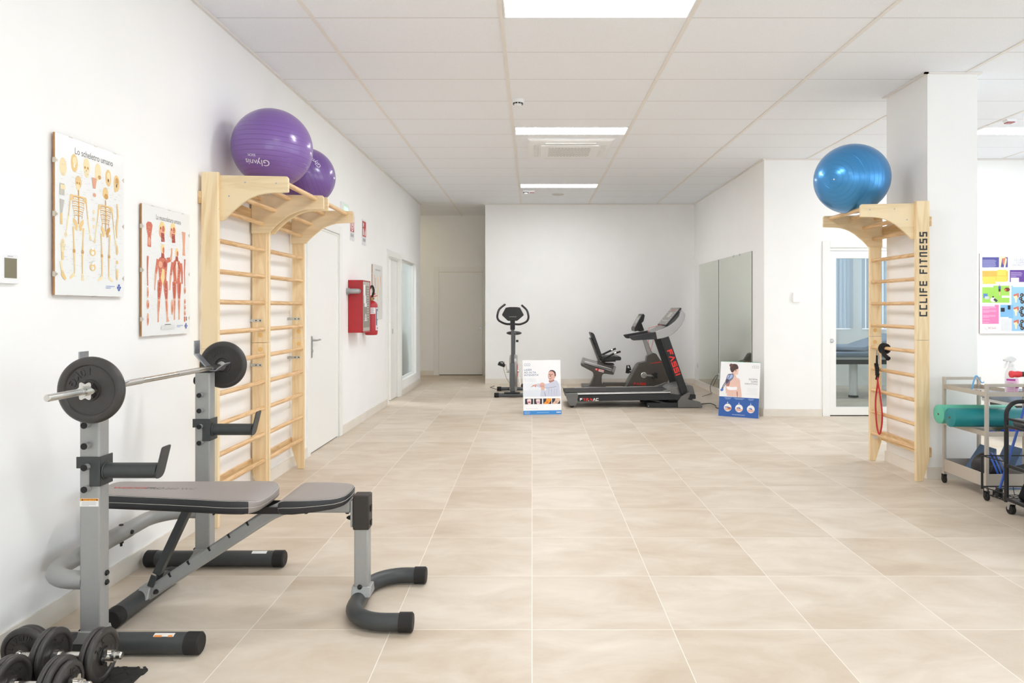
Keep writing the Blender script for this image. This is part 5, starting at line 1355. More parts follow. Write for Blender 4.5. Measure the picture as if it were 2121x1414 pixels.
def pad(name, outline, zlow, zhigh, grey_end=None):
    """upholstered pad; zlow and zhigh give heights at (x, y)"""
    def ring(d, t):
        return [(x, y, zlow(x, y) * (1 - t) + zhigh(x, y) * t) for x, y in (inset(outline, d) if d else outline)]
    rings = [ring(0.02, 0.0), ring(0.006, 0.05), ring(0.0, 0.25), ring(0.0, 0.80), ring(0.002, 0.92), ring(0.006, 0.985), ring(0.012, 1.0)]
    o = MB().loft(rings, M_PADSIDE).build(name, None, bench, sharp=60)
    if grey_end:      # the grey cover runs down over one end
        o.data.materials.append(M_PADTOP); k = len(o.data.materials) - 1
        for f in o.data.polygons:
            if f.normal.x > 0.55 and (f.center.x + parent_origin(bench).x) > grey_end: f.material_index = k
    mx_, my_ = sum(p[0] for p in outline) / len(outline), sum(p[1] for p in outline) / len(outline)
    scaled = lambda k, t: [(mx_ + (x - mx_) * k, my_ + (y - my_) * k, zlow(mx_ + (x - mx_) * k, y) * (1 - t) + zhigh(mx_ + (x - mx_) * k, y) * t) for x, y in outline]
    top = [ring(0.0075, 0.99), ring(0.012, 1.012), scaled(0.88, 1.03), scaled(0.7, 1.04), scaled(0.35, 1.045)]
    MB().loft(top, M_PADTOP).build('top_panel', None, o, sharp=80)
    t = MB().tube(ring(-0.0004, 0.52), 0.0009, 5, closed=True).tube(ring(0.0042, 0.965), 0.0009, 5, closed=True)
    t.build('stitching', M_STITCH, o)
    return o
bo = [(-1.985, YC - 0.125), (-1.80, YC - 0.135), (-1.50, YC - 0.162), (-1.33, YC - 0.184), (-1.238, YC - 0.178), (-1.206, YC - 0.13), (-1.197, YC), (-1.206, YC + 0.13), (-1.238, YC + 0.178), (-1.33, YC + 0.184), (-1.50, YC + 0.162), (-1.80, YC + 0.135), (-1.985, YC + 0.125)]
bo = rounded(bo, [0.05, 0.2, 0.2, 0.06, 0.04, 0.05, 0.1, 0.05, 0.04, 0.06, 0.2, 0.2, 0.05], 5)
nose = lambda x: max(0, (x + 1.262) / 0.063)
bp = pad('back_pad', bo, lambda x, y: 0.468 - 0.004 + (-1.13 - x) * 0.018 + 0.004 * nose(x), lambda x, y: 0.527 + (-1.13 - x) * 0.018 - 0.024 * nose(x) ** 2, grey_end=-1.25)
s = Sheet((-1.925, YC - 0.018, 0.0), Vector((1, 0, -0.018)), (0, 1, 0)); s.o = Vector((-1.925, YC - 0.02, 0.527 + 0.795 * 0.018 + 0.0026))
s.text('WEIDER', 0.0, 0, 0.043, ink(196, 70, 66)); s.text('PRO', 0.152, 0, 0.043, ink(58, 56, 56)); s.text('260 WC', 0.24, 0, 0.04, ink(96, 92, 90)); s.build('maker_lettering', bp)
so = [(-1.118, YC - 0.165), (-0.99, YC - 0.172), (-0.87, YC - 0.140), (-0.836, YC - 0.095), (-0.829, YC), (-0.836, YC + 0.095), (-0.87, YC + 0.140), (-0.99, YC + 0.172), (-1.118, YC + 0.165), (-1.128, YC)]
so = rounded(so, [0.03, 0.1, 0.04, 0.04, 0.08, 0.04, 0.04, 0.1, 0.03, 0.1], 5)
pad('seat_pad', so, lambda x, y: 0.462 + max(0, (x + 1.05)) * 0.10, lambda x, y: 0.528 - 0.02 * max(0, (-1.075 - x) / 0.05) ** 2)

# ------------------------------------------------------------------ dumbbells on a rubber mat
mx0, mx1, my0, my1 = -2.02, -1.455, 2.08, 2.665
pts = [(mx0, my0), (mx1, my0), (mx1, my1 - 0.05), (mx1 + 0.006, my1 - 0.044), (mx1 + 0.006, my1 - 0.014), (mx1 - 0.004, my1 - 0.012), (mx1 - 0.03, my1 - 0.012), (mx1 - 0.031, my1)]
for i in range(1, 9):
    x = mx1 - 0.031 - i * 0.06
    pts += [(x + 0.012, my1), (x + 0.008, my1 + 0.004), (x - 0.008, my1 + 0.004), (x - 0.012, my1)]
pts += [(mx0, my1)]
o = thing('rubber_mat', 'black interlocking rubber mat under the dumbbells in the bottom left corner', 'mat', (-1.74, 2.37, 0))
MB().pxy(pts, 0.0, 0.0085).build('mat_slab', mat('black_mat_rubber', (48, 46, 45), 0.75, 0, 0.3, 0.1), o, bevel=0.001)
t = MB()
for i in range(15):
    for j in range(15):
        cx, cy = mx0 + 0.02 + i * 0.0385, my0 + 0.02 + j * 0.0395
        t.obox((cx, cy, 0.0093), (0.028, 0.009, 0.002), Matrix.Rotation(PI / 4 * (1 if (i + j) % 2 else -1), 3, 'Z'))
t.build('tread_pattern', mat('black_mat_rubber', (48, 46, 45), 0.75), o, flat=True)
def dumbbell(label, y, xs, xl, xr, R, z0=0.0105, small=None):
    """xs = plate outer faces (left pair, right pair)"""
    z = z0 + R
    o = thing('dumbbell', label, 'dumbbell', ((xl + xr) / 2, y, z0), 'chrome and iron dumbbells')
    (l0, l1), (r0, r1) = xs
    MB().cyl((l1 - 0.01, y, z), (r0 + 0.01, y, z), 0.0135, n=20).build('handle', M_CHROME, o)
    thread('threaded_end', (xr, y, z), (-1, 0, 0), xr - r1 + 0.02, 0.013, o); thread('threaded_end', (xl, y, z), (1, 0, 0), l0 - xl + 0.02, 0.013, o)
    n = 2; th = (l1 - l0) / 2 - 0.001
    for k in range(2):
        plate((l1 - (th + 0.001) * k, y, z), (1, 0, 0), R, th, o, [(0, 1, '2,5', 20)] if k == 0 else None)
        if k == 0: plate((r0, y, z), (-1, 0, 0), R, th, o, None)
        else: plate((r1, y, z), (1, 0, 0), R, th, o, [(0, 1, '2,5', -30)])
    if small: plate((r1 + small[1], y, z), (1, 0, 0), small[0], small[1] - 0.001, o, [(0, 1, '1KG', 30)]); r1 += small[1]
    MB().cyl((l1, y, z), (l1 + 0.012, y, z), 0.022, n=20).cyl((r0 - 0.012, y, z), (r0, y, z), 0.022, n=20).build('inner_stops', M_CHROME, o)
    collar((r1 + 0.006, y, z), (1, 0, 0), 0.036, o); collar((l0 - 0.006, y, z), (-1, 0, 0), 0.036, o)
    return o
dumbbell('dumbbell lying nearest the rack upright, its chrome collar and threaded end showing', 2.553, ((-1.772, -1.726), (-1.597, -1.551)), -1.855, -1.489, 0.096)
dumbbell('dumbbell nearest the camera, cut by the bottom edge of the photo', 2.355, ((-1.78, -1.737), (-1.612, -1.570)), -1.85, -1.48, 0.094, small=(0.078, 0.024))
o = thing('dumbbell', 'short dumbbell stood on its plate rims by the wall, behind the other two', 'dumbbell', (-1.885, 2.62, 0.0), 'chrome and iron dumbbells')
plate((-1.885, 2.596, 0.0965), (0, -1, 0), 0.086, 0.027, o, [(0, 1, 'LIVEUP', -25)])
plate((-1.885, 2.624, 0.0965), (0, -1, 0), 0.083, 0.027, o)
thread('threaded_end', (-1.885, 2.572, 0.0965), (0, 1, 0), 0.10, 0.0125, o)
MB().cyl((-1.885, 2.596, 0.0965), (-1.885, 2.589, 0.0965), 0.03, n=20).build('collar', M_IRON, o)
# ------------------------------------------------------------------ treadmill
M_TBLACK = mat('treadmill_black', (40, 41, 43), 0.5, 0, 0.4, 0.04)
M_TGREY = mat('graphite_plastic', (112, 111, 109), 0.42, 0.15, 0.45, 0.03)
M_TSILVER = mat('silver_plastic', (164, 163, 162), 0.38, 0.3, 0.5, 0.02)
M_BELT = mat('running_belt', (62, 60, 58), 0.75, 0, 0.25, 0.06, 80)
M_ALU = mat('polished_aluminium', (214, 214, 214), 0.28, 0.8)
I_FRED, I_FWHITE = ink(226, 58, 54), ink(244, 244, 244)
T = lambda x, y: (0.318 + 0.001312 * x, 1.620 - 0.001312 * y)
TP = lambda pts: [T(*p) for p in pts]
NY, FY = 9.64, 10.34
tm = thing('treadmill', 'black and grey treadmill with red FASSI lettering facing right', 'treadmill', (1.4, 9.99, 0))
NEAR, FAR = (NY, NY + 0.065), (FY - 0.065, FY)
for a, b in (NEAR, FAR):
    MB().pxz(TP([(225, 1105), (1200, 1085), (1300, 1100), (1470, 1098), (1470, 1140), (1400, 1150), (1280, 1150), (235, 1168)]), a, b).build('side_rail', M_TBLACK, tm, bevel=0.004)
    MB().pxz(TP([(232, 1083), (1205, 1066), (1205, 1078), (232, 1097)]), a - 0.004, b + 0.004).build('rail_trim', M_ALU, tm, bevel=0.002)
    MB().pxz(rounded(TP([(92, 1062), (108, 1088), (235, 1085), (240, 1105), (218, 1212), (148, 1212)]), 0.008), a - 0.008, b + 0.01).build('end_cap', M_TGREY, tm, bevel=0.004)
    MB().cyl((T(178, 0)[0], a + 0.01, 0.03), (T(178, 0)[0], b - 0.01, 0.03), 0.03, n=20).build('transport_roller', M_RUBBER, tm)
    MB().pxz(TP([(1111, 503), (1188, 482), (1388, 1060), (1322, 1098)]), a + 0.004, b + 0.012).build('upright', M_TBLACK, tm, bevel=0.014, seg=4)
    MB().pxz(rounded(TP([(1285, 1228), (1283, 1165), (1318, 1115), (1398, 1068), (1412, 1075), (1402, 1118), (1384, 1142), (1430, 1156), (1515, 1172), (1538, 1205), (1536, 1228)]), 0.008, 3), a - 0.01, b + 0.014).build('base_cover', M_TGREY, tm, bevel=0.005)
    MB().pxz(TP([(962, 1190), (975, 1184), (1290, 1184), (1500, 1220), (1500, 1234), (965, 1234)]), a, b - 0.005).build('base_bar', M_TBLACK, tm, bevel=0.003)
    MB().pxz(rounded(TP([(776, 490), (1052, 441), (1066, 516), (806, 531)]), [0.012, 0.004, 0.004, 0.03]), a, b - 0.012).build('handrail', M_TBLACK, tm, bevel=0.008, seg=3)
    MB().pxz(TP([(1050, 440), (1120, 412), (1200, 372), (1255, 330), (1295, 280), (1308, 235), (1325, 214), (1345, 232), (1362, 258), (1352, 310), (1322, 370), (1280, 420), (1235, 460), (1195, 485), (1130, 506), (1066, 516)]), a, b).build('console_side', M_TSILVER, tm, bevel=0.006)
    MB().bar((T(1000, 0)[0], (a + b) / 2, T(0, 1150)[1]), (T(1170, 0)[0], (a + b) / 2, T(0, 1190)[1]), 0.03, 0.02).build('lift_arm', M_TBLACK, tm)
    MB().cyl((T(975, 0)[0], a - 0.002, T(0, 1216)[1]), (T(975, 0)[0], b, T(0, 1216)[1]), 0.006, n=12).build('axle_pin', M_STEEL, tm)
MB().pxz(TP([(120, 1086), (1250, 1066), (1250, 1090), (120, 1106)]), NY + 0.075, FY - 0.075).build('deck', M_TBLACK, tm)
MB().pxz(TP([(112, 1080), (1240, 1063), (1240, 1068), (118, 1086)]), NY + 0.1, FY - 0.1).cyl((T(125, 0)[0], NY + 0.1, T(0, 1103)[1]), (T(125, 0)[0], FY - 0.1, T(0, 1103)[1]), 0.029, n=20).build('belt', M_BELT, tm)
MB().pxz([(1.90, 0.16), (1.895, 0.228), (1.95, 0.262), (2.06, 0.296), (2.16, 0.306), (2.225, 0.29), (2.252, 0.18), (2.252, 0.13), (1.95, 0.13)], NY + 0.072, FY - 0.072).build('motor_hood', M_TGREY, tm, bevel=0.012, seg=3)
for a, b in ((NY - 0.004, NY + 0.07), (FY - 0.07, FY + 0.004)):
    MB().pxz([(1.80, 0.232), (1.87, 0.245), (1.955, 0.282), (1.985, 0.28), (2.03, 0.18), (1.90, 0.18), (1.895, 0.215)], a + 0.012, b - 0.012).build('hood_fin', M_TGREY, tm, bevel=0.004)
MB().pxz(TP([(1040, 452), (1100, 425), (1165, 378), (1175, 395), (1110, 455), (1064, 480)]), NY + 0.066, FY - 0.066).build('cup_tray', M_TGREY, tm, bevel=0.006)
MB().pxz(TP([(1165, 385), (1305, 226), (1330, 235), (1300, 330), (1240, 405), (1150, 470), (1070, 500), (1064, 480), (1110, 455)]), NY + 0.066, FY - 0.066).build('console_shell', M_TGREY, tm, bevel=0.008)
p0, p1 = T(1158, 374), T(1316, 186)
ang = math.atan2(p1[1] - p0[1], p1[0] - p0[0]); nx, nz = -math.sin(ang), math.cos(ang)
pan = MB().pxz([p0, p1, (p1[0] - nx * 0.024, p1[1] - nz * 0.024), (p0[0] - nx * 0.024, p0[1] - nz * 0.024)], NY + 0.03, FY - 0.03).build('display_panel', M_TBLACK, tm, bevel=0.008)
s = Sheet((p0[0], FY - 0.03, p0[1]), (0, -1, 0), (p1[0] - p0[0], 0, p1[1] - p0[1]), base=0.001)
Wd, Hd = FY - NY - 0.06, math.hypot(p1[0] - p0[0], p1[1] - p0[1])
s.rect(0.01, 0.012, Wd - 0.01, Hd - 0.012, ink(124, 122, 118)); s.rect(Wd * 0.34, Hd * 0.45, Wd * 0.66, Hd * 0.72, ink(168, 166, 160)); s.rect(Wd * 0.3, Hd * 0.8, Wd * 0.7, Hd * 0.9, ink(150, 96, 92))
for i in range(6):
    for fx in (0.12, 0.88): s.ell(Wd * fx, Hd * (0.15 + 0.14 * i), 0.014, 0.014, ink(190, 188, 184), 12)
for i in range(7): s.ell(Wd * (0.22 + 0.09 * i), Hd * 0.25, 0.014, 0.014, ink(180, 178, 174), 12)
s.build('panel_print', pan)
MB().tube([(T(1170, 0)[0], NY + 0.3, T(0, 372)[1] + 0.01), (T(1100, 0)[0], NY + 0.28, T(0, 400)[1] + 0.02), (T(1000, 0)[0], NY + 0.2, T(0, 420)[1] + 0.02), (T(990, 0)[0], NY + 0.1, 1.05), (T(985, 0)[0], NY + 0.1, 0.9), (T(1010, 0)[0], NY + 0.1, 0.765), (T(1036, 0)[0], NY + 0.1, 0.9), (T(1040, 0)[0], NY + 0.1, 0.98)], 0.0032, 6).build('safety_cord', mat('red_cord', (214, 60, 46), 0.5), tm)
s = Sheet((T(258, 0)[0], NY - 0.0005, T(0, 1161)[1]), (1, 0, 0), (0, 0, 1), base=0.0008)
s.block('F12.4AC', 0, 0, 0.038, I_FWHITE, w=0.034, gap=0.0065, stroke=0.0085, colors=[I_FWHITE, I_FRED, I_FRED, I_FWHITE, I_FRED, I_FWHITE, I_FWHITE]); s.build('model_lettering', tm)
a0, a1 = T(1147, 497), T(1352, 1075)
ud = Vector((a1[0] - a0[0], 0, a1[1] - a0[1])); L = ud.length; ud.normalize(); vd = Vector((-ud.z, 0, ud.x))
org = Vector((a0[0], NY + 0.003, a0[1])) + ud * (L * 0.225) - vd * 0.036
s = Sheet(org, ud, vd, base=0.0012); s.block('FASSI', 0, 0, 0.072, I_FRED, w=0.074, gap=0.0125, stroke=0.018); s.build('maker_lettering', tm)
MB().tube(smooth([(2.25, 10.0, 0.16), (2.27, 9.98, 0.07), (2.30, 9.95, 0.012), (2.40, 9.8, 0.035), (2.48, 9.75, 0.045), (2.54, 9.72, 0.02), (2.52, 9.6, 0.008), (2.60, 9.45, 0.008), (2.62, 9.4, 0.03), (2.67, 9.6, 0.008), (2.76, 9.95, 0.008)]), 0.0058, 8).build('power_cord', M_BLACKPL, tm)

# ------------------------------------------------------------------ recumbent exercise bike behind the treadmill
RY = 12.1
rb = thing('recumbent_bike', 'brown grey recumbent exercise bike with backrest behind the treadmill', 'exercise bike', (1.55, RY, 0))
M_RB = mat('bronze_grey_plastic', (84, 78, 72), 0.38, 0.2, 0.5, 0.04)
M_RBL = mat('bronze_grey_light', (120, 116, 110), 0.38, 0.2, 0.5, 0.04)
q6 = lambda x, y, yy=RY: P(1180 + x / 7.07, 640 + y / 7.07, yy)
Q6 = lambda pts, yy=RY: [q6(a, b, yy) for a, b in pts]
q2 = lambda x, y, yy=RY: P(1150 + x / 5.05, 600 + y / 5.05, yy)
Q2 = lambda pts, yy=RY: [q2(a, b, yy) for a, b in pts]
MB().pxz(Q6([(165, 785), (163, 825), (318, 905), (348, 938), (350, 980), (330, 1030), (300, 1088), (270, 1108), (180, 1110), (172, 1142), (515, 1142), (515, 1110), (475, 1092), (460, 1055), (462, 990), (470, 955), (495, 937), (635, 955), (645, 925), (480, 872)]), RY - 0.09, RY + 0.09).build('rear_pedestal', M_RB, rb, bevel=0.012, seg=3)
MB().box(q6(180, 0)[0], q6(510, 0)[0], RY - 0.28, RY + 0.28, 0.0, 0.045).build('rear_base', M_RB, rb, bevel=0.012)
s = Sheet((q6(400, 890)[0], RY - 0.0905, q6(400, 890)[1]), (1, 0, -0.24), (0.24, 0, 1), base=0.001)
s.rect(-0.045, -0.005, 0.02, 0.03, I_FRED); s.rect(0.02, -0.012, 0.11, 0.03, ink(232, 226, 224)); s.block('R', -0.035, 0.0, 0.024, I_FWHITE, w=0.02); s.block('200', 0.035, -0.004, 0.026, I_FRED, w=0.02, gap=0.006, stroke=0.004)
for i in range(5): s.rect(-0.04 + i * 0.003, -0.1 - 0.022 * i, 0.02, -0.094 - 0.022 * i, ink(60, 56, 52))
s.poly([(-0.03, -0.33), (0.09, -0.335), (0.1, -0.355), (0.05, -0.35)], I_FRED); s.build('pedestal_print', rb)
for y0, y1 in ((RY - 0.075, RY - 0.045), (RY + 0.045, RY + 0.075)):
    MB().pxz(Q6([(190, 708), (640, 834), (636, 862), (182, 738)]), y0, y1).build('seat_rail', M_TSILVER, rb, bevel=0.003)
MB().pxz(Q6([(190, 706), (218, 716), (202, 800), (165, 785)]), RY - 0.08, RY + 0.08).pxz(Q6([(628, 826), (672, 838), (648, 928), (612, 915)]), RY - 0.08, RY + 0.08).pxz(Q6([(170, 780), (640, 905), (640, 893), (175, 766)]), RY - 0.08, RY + 0.08).build('rail_frame', M_TSILVER, rb, bevel=0.006)
MB().pxz(Q6([(405, 762), (440, 765), (640, 825), (626, 870), (393, 800)]), RY - 0.1, RY + 0.1).build('seat_carriage', mat('dark_graphite', (92, 90, 88), 0.45), rb, bevel=0.005)
MB().pxz(rounded(Q6([(450, 684), (500, 676), (720, 684), (736, 700), (730, 738), (480, 748), (455, 722)]), 0.015), RY - 0.19, RY + 0.19).build('seat', M_PADSIDE, rb, bevel=0.02, seg=3)
MB().pxz(Q6([(440, 742), (664, 742), (664, 762), (470, 770)]), RY - 0.1, RY + 0.1).pxz(Q6([(480, 775), (640, 796), (640, 812), (500, 800)]), RY - 0.13, RY - 0.1).build('seat_base', M_BLACKPL, rb, bevel=0.003)
MB().pxz(Q6([(289, 422), (310, 415), (445, 745), (418, 765)]), RY - 0.12, RY + 0.12).build('back_plate', mat('dark_graphite', (92, 90, 88), 0.45), rb, bevel=0.004)
MB().pxz(rounded(Q6([(290, 342), (318, 335), (345, 360), (452, 655), (440, 682), (415, 680), (325, 430)]), 0.02), RY - 0.2, RY + 0.2).build('back_pad', M_PADSIDE, rb, bevel=0.02, seg=3)
for yy, pts in ((RY - 0.24, [(640, 800), (530, 795), (488, 775), (480, 750), (500, 725), (640, 655), (745, 620)]), (RY + 0.24, [(560, 760), (470, 740), (425, 715), (440, 690), (480, 665), (600, 607), (675, 577)])):
    c = [q6(a, b, yy) for a, b in pts]
    MB().tube(smooth([(x, yy, z) for x, z in c], 4), 0.0165, 12).build('hand_grip', M_BLACKPL, rb)
    MB().tube([(c[-2][0] + (c[-1][0] - c[-2][0]) * k, yy, c[-2][1] + (c[-1][1] - c[-2][1]) * k) for k in (0.1, 0.4)], 0.0185, 12).build('pulse_sensor', M_CHROME, rb)
MB().pxz(rounded(Q2([(715, 1022), (848, 778), (872, 762), (950, 745), (1100, 735), (1160, 760), (1185, 900), (1150, 1000), (1135, 1022)]), 0.015), RY - 0.1, RY + 0.1).build('front_body', M_RB, rb, bevel=0.025, seg=4)
MB().pxz(Q2([(710, 1022), (732, 1015), (868, 770), (848, 778)]), RY - 0.103, RY + 0.103).build('front_edge_strip', M_RBL, rb, bevel=0.004)
MB().box(q2(760, 0)[0], q2(1130, 0)[0], RY - 0.26, RY - 0.2, 0, 0.05).box(q2(1060, 0)[0], q2(1130, 0)[0], RY - 0.28, RY + 0.28, 0, 0.05).box(q2(500, 0)[0], q2(760, 0)[0], RY - 0.05, RY + 0.05, 0.03, 0.09).build('front_base', M_RB, rb, bevel=0.01)
MB().pxz(rounded(Q2([(945, 752), (953, 692), (1022, 658), (1048, 666), (1100, 745)]), 0.01), RY - 0.08, RY + 0.08).build('mast_collar', M_RB, rb, bevel=0.01)
MB().pxz(Q2([(880, 420), (912, 420), (1018, 668), (968, 692)]), RY - 0.035, RY + 0.035).build('mast', M_TSILVER, rb, bevel=0.02, seg=3)
MB().pxz(rounded(Q2([(812, 400), (890, 258), (906, 250), (918, 268), (906, 325), (880, 352), (842, 425), (815, 432)]), 0.006), RY - 0.2, RY + 0.2).build('console', M_BLACKPL, rb, bevel=0.012)
MB().pxz(Q2([(850, 425), (895, 335), (928, 425), (880, 435)]), RY - 0.05, RY + 0.05).build('console_bracket', M_TBLACK, rb, bevel=0.008)
a, b = q2(813, 398), q2(889, 259); nn = Vector((b[0] - a[0], 0, b[1] - a[1])).normalized()
s = Sheet((a[0], RY + 0.19, a[1]), (0, -1, 0), nn, base=0.0015); s.rect(0.02, 0.03, 0.36, 0.24, ink(150, 148, 142)); s.rect(0.08, 0.1, 0.3, 0.2, ink(186, 188, 180)); s.build('console_print', rb)
a = q2(916, 885)
MB().lathe([(0.0, 0), (0.05, 0), (0.05, 0.012), (0.038, 0.014), (0.034, 0.006), (0.022, 0.006), (0.02, 0.016), (0, 0.016)], (a[0], RY - 0.1, a[1]), (0, -1, 0), 28).build('crank_disc', M_CHROME, rb)
c = q2(1015, 890)
MB().bar((a[0], RY - 0.122, a[1]), (c[0], RY - 0.13, c[1]), 0.014, 0.03).build('crank_arm', M_CHROME, rb)
MB().obox((c[0] + 0.01, RY - 0.185, c[1]), (0.1, 0.09, 0.03), Matrix.Rotation(0.7, 3, 'Y')).obox((c[0] + 0.01, RY - 0.185, c[1]), (0.03, 0.1, 0.12), Matrix.Rotation(0.5, 3, 'Y')).build('pedal', M_BLACKPL, rb, bevel=0.008)
c = q2(775, 855)
MB().obox((c[0], RY + 0.18, c[1]), (0.05, 0.1, 0.09), Matrix.Rotation(0.3, 3, 'Y')).build('pedal', M_BLACKPL, rb, bevel=0.006)
MB().tube([(q2(755, 0)[0], RY + 0.15, q2(0, 880)[1]), (q2(765, 0)[0], RY + 0.17, q2(0, 800)[1]), (q2(790, 0)[0], RY + 0.18, q2(0, 800)[1]), (q2(805, 0)[0], RY + 0.17, q2(0, 850)[1])], 0.012, 6).bar((q2(780, 0)[0], RY + 0.12, q2(0, 865)[1]), (a[0], RY + 0.12, a[1]), 0.014, 0.03).build('pedal_strap', M_BLACKPL, rb)
s = Sheet((q2(812, 990)[0], RY - 0.1005, q2(812, 990)[1]), (1, 0, 0), (0, 0, 1), base=0.0008); s.block('FASSI', 0, 0, 0.042, I_FRED, w=0.04, gap=0.009, stroke=0.0095); s.build('maker_lettering', rb); s = Sheet(s.o, s.u, s.v, base=0.0008)
a = q2(980, 765); b = q2(1095, 750); s.line([(a[0] - s.o.x, a[1] - s.o.z), (b[0] - s.o.x, b[1] - s.o.z)], [0.004, 0.018], I_FRED); s.build('red_stripe', rb)

# ------------------------------------------------------------------ upright exercise bike by the back wall
ub = thing('upright_bike', 'upright exercise bike with curved black handlebars, its front towards the camera', 'exercise bike', (-0.297, 11.15, 0))
q5 = lambda x, y, yy=10.8: P(1010 + x / 6.43, 620 + y / 6.43, yy)
M_UB = mat('slate_grey_paint', (92, 95, 98), 0.42, 0.2, 0.4, 0.03)
cx = -0.299
for yy in (10.78, 11.62):
    f = MB().cyl((cx - 0.22, yy, 0.036), (cx + 0.22, yy, 0.036), 0.029, n=20).build('stabiliser', M_UB, ub)
    for d in (-1, 1): MB().lathe([(0, 0), (0.032, 0), (0.036, 0.005), (0.036, 0.07), (0, 0.071)], (cx + d * 0.28, yy, 0.036), (-d, 0, 0), 20).build('end_cap', M_RUBBER, f)
MB().box(cx - 0.13, cx + 0.115, 10.74, 10.83, 0.062, 0.078).build('base_plate', M_TBLACK, ub, bevel=0.004)
MB().bar((cx, 10.8, 0.09), (cx, 11.6, 0.07), 0.06, 0.05).build('floor_beam', M_UB, ub, bevel=0.004)
sh_ = arc((11.16, 0.36), 0.27, -60, 235, 20)
MB().pyz(sh_ + [(10.93, 0.085), (11.3, 0.085)], cx - 0.055, cx + 0.068).build('flywheel_shell', mat('silver_shell', (172, 170, 164), 0.35, 0.3), ub, bevel=0.02, seg=3)
MB().pyz(rounded([(10.78, 0.08), (10.86, 0.08), (10.93, 0.5), (10.86, 0.525), (10.82, 0.525)], 0.01), cx - 0.036, cx + 0.03).build('front_cover', M_UB, ub, bevel=0.008)
MB().box(cx + 0.069, cx + 0.072, 11.0, 11.3, 0.28, 0.48).build('red_badge', I_FRED, ub)
MB().bar((cx, 10.86, 0.5), (cx, 10.84, 1.07), 0.05, 0.06, up=(0, 1, 0)).build('mast', M_UB, ub, bevel=0.008)
MB().bar((cx, 10.84, 1.035), (cx, 10.835, 1.24), 0.072, 0.08, up=(0, 1, 0)).build('mast_sleeve', M_TBLACK, ub, bevel=0.01)
cp = [q5(x, y) for x, y in ((240, 108), (300, 100), (380, 100), (430, 106), (484, 208), (395, 285), (270, 285), (188, 206))]
MB().prism(rounded(cp, 0.015, 3), lambda a, b: (a, 10.80 + (b - 1.27) * 0.25, b), lambda a, b: (a, 10.86 + (b - 1.27) * 0.25, b)).build('console', M_BLACKPL, ub, bevel=0.008)
MB().box(q5(285, 0)[0], q5(385, 0)[0], 10.79, 10.83, q5(0, 262)[1], q5(0, 225)[1]).build('console_bracket', M_TGREY, ub, bevel=0.004)
hb = MB()
for pts in ([(232, 66), (158, 128), (132, 200), (132, 248), (160, 288), (240, 325), (310, 328)], [(456, 78), (520, 140), (542, 210), (540, 258), (512, 298), (432, 330), (360, 328)]):
    c = []
    for i, (x, y) in enumerate(pts):
        yy = 10.86 + [0.28, 0.2, 0.13, 0.1, 0.07, 0.02, -0.02][i]
        a = P(1010 + x / 6.43, 620 + y / 6.43, yy); c.append((a[0], yy, a[1]))
    hb.tube(smooth(c, 4), 0.0165, 12)
hb.build('handlebar', M_BLACKPL, ub)
a = P(1010 + 350 / 6.43, 620 + 447 / 6.43, 11.38)
MB().ball((a[0] + 0.002, 11.38, a[1]), (0.125, 0.14, 0.034), 24, 12).ball((a[0] + 0.002, 11.22, a[1] - 0.005), (0.04, 0.12, 0.026), 20, 10).build('saddle', M_PADSIDE, ub)
MB().cyl((cx + 0.005, 11.36, a[1] - 0.02), (cx + 0.005, 11.25, 0.55), 0.025, n=16).build('seat_post', M_UB, ub)
MB().cyl((cx + 0.04, 11.3, 0.84), (cx + 0.08, 11.3, 0.84), 0.018, n=12).build('height_knob', M_BLACKPL, ub)
yy = 11.1
for sd, (px_, py_), (rx_, ry_) in ((-1, (185, 872), (258, 1022)), (1, (470, 1150), (412, 1022))):
    pd = P(1010 + px_ / 6.43, 620 + py_ / 6.43, yy); cr = P(1010 + 335 / 6.43, 620 + 955 / 6.43, yy)
    x0 = cx + sd * 0.075
    MB().cyl((x0 - sd * 0.02, yy, cr[1]), (x0 + sd * 0.03, yy, cr[1]), 0.02, n=14).bar((x0 + sd * 0.025, yy, cr[1]), (x0 + sd * 0.04, yy - 0.06 * sd, pd[1]), 0.012, 0.024, up=(0, 1, 0)).build('crank_arm', M_CHROME, ub)
    MB().obox((x0 + sd * 0.11, yy - 0.06 * sd, pd[1]), (0.115, 0.1, 0.045), Matrix.Rotation(0.35, 3, 'Y')).tube([(x0 + sd * 0.065, yy - 0.06 * sd - 0.04, pd[1] + 0.01), (x0 + sd * 0.09, yy - 0.06 * sd - 0.045, pd[1] + 0.05), (x0 + sd * 0.14, yy - 0.06 * sd - 0.045, pd[1] + 0.045), (x0 + sd * 0.165, yy - 0.06 * sd - 0.04, pd[1])], 0.01, 6).build('pedal', M_BLACKPL, ub, bevel=0.01)
MB().tube([(cx - 0.05, 11.5, 0.1), (cx - 0.1, 11.55, 0.03), (cx - 0.2, 11.75, 0.006), (cx - 0.32, 11.85, 0.006), (cx - 0.42, 12.1, 0.006), (cx - 0.36, 12.3, 0.006)], 0.005, 6).tube([(cx - 0.05, 11.45, 0.12), (cx - 0.12, 11.5, 0.22), (cx - 0.17, 11.5, 0.38), (cx - 0.15, 11.45, 0.5)], 0.003, 6).build('power_cable', mat('thin_cable_grey', (96, 92, 86), 0.5), ub)

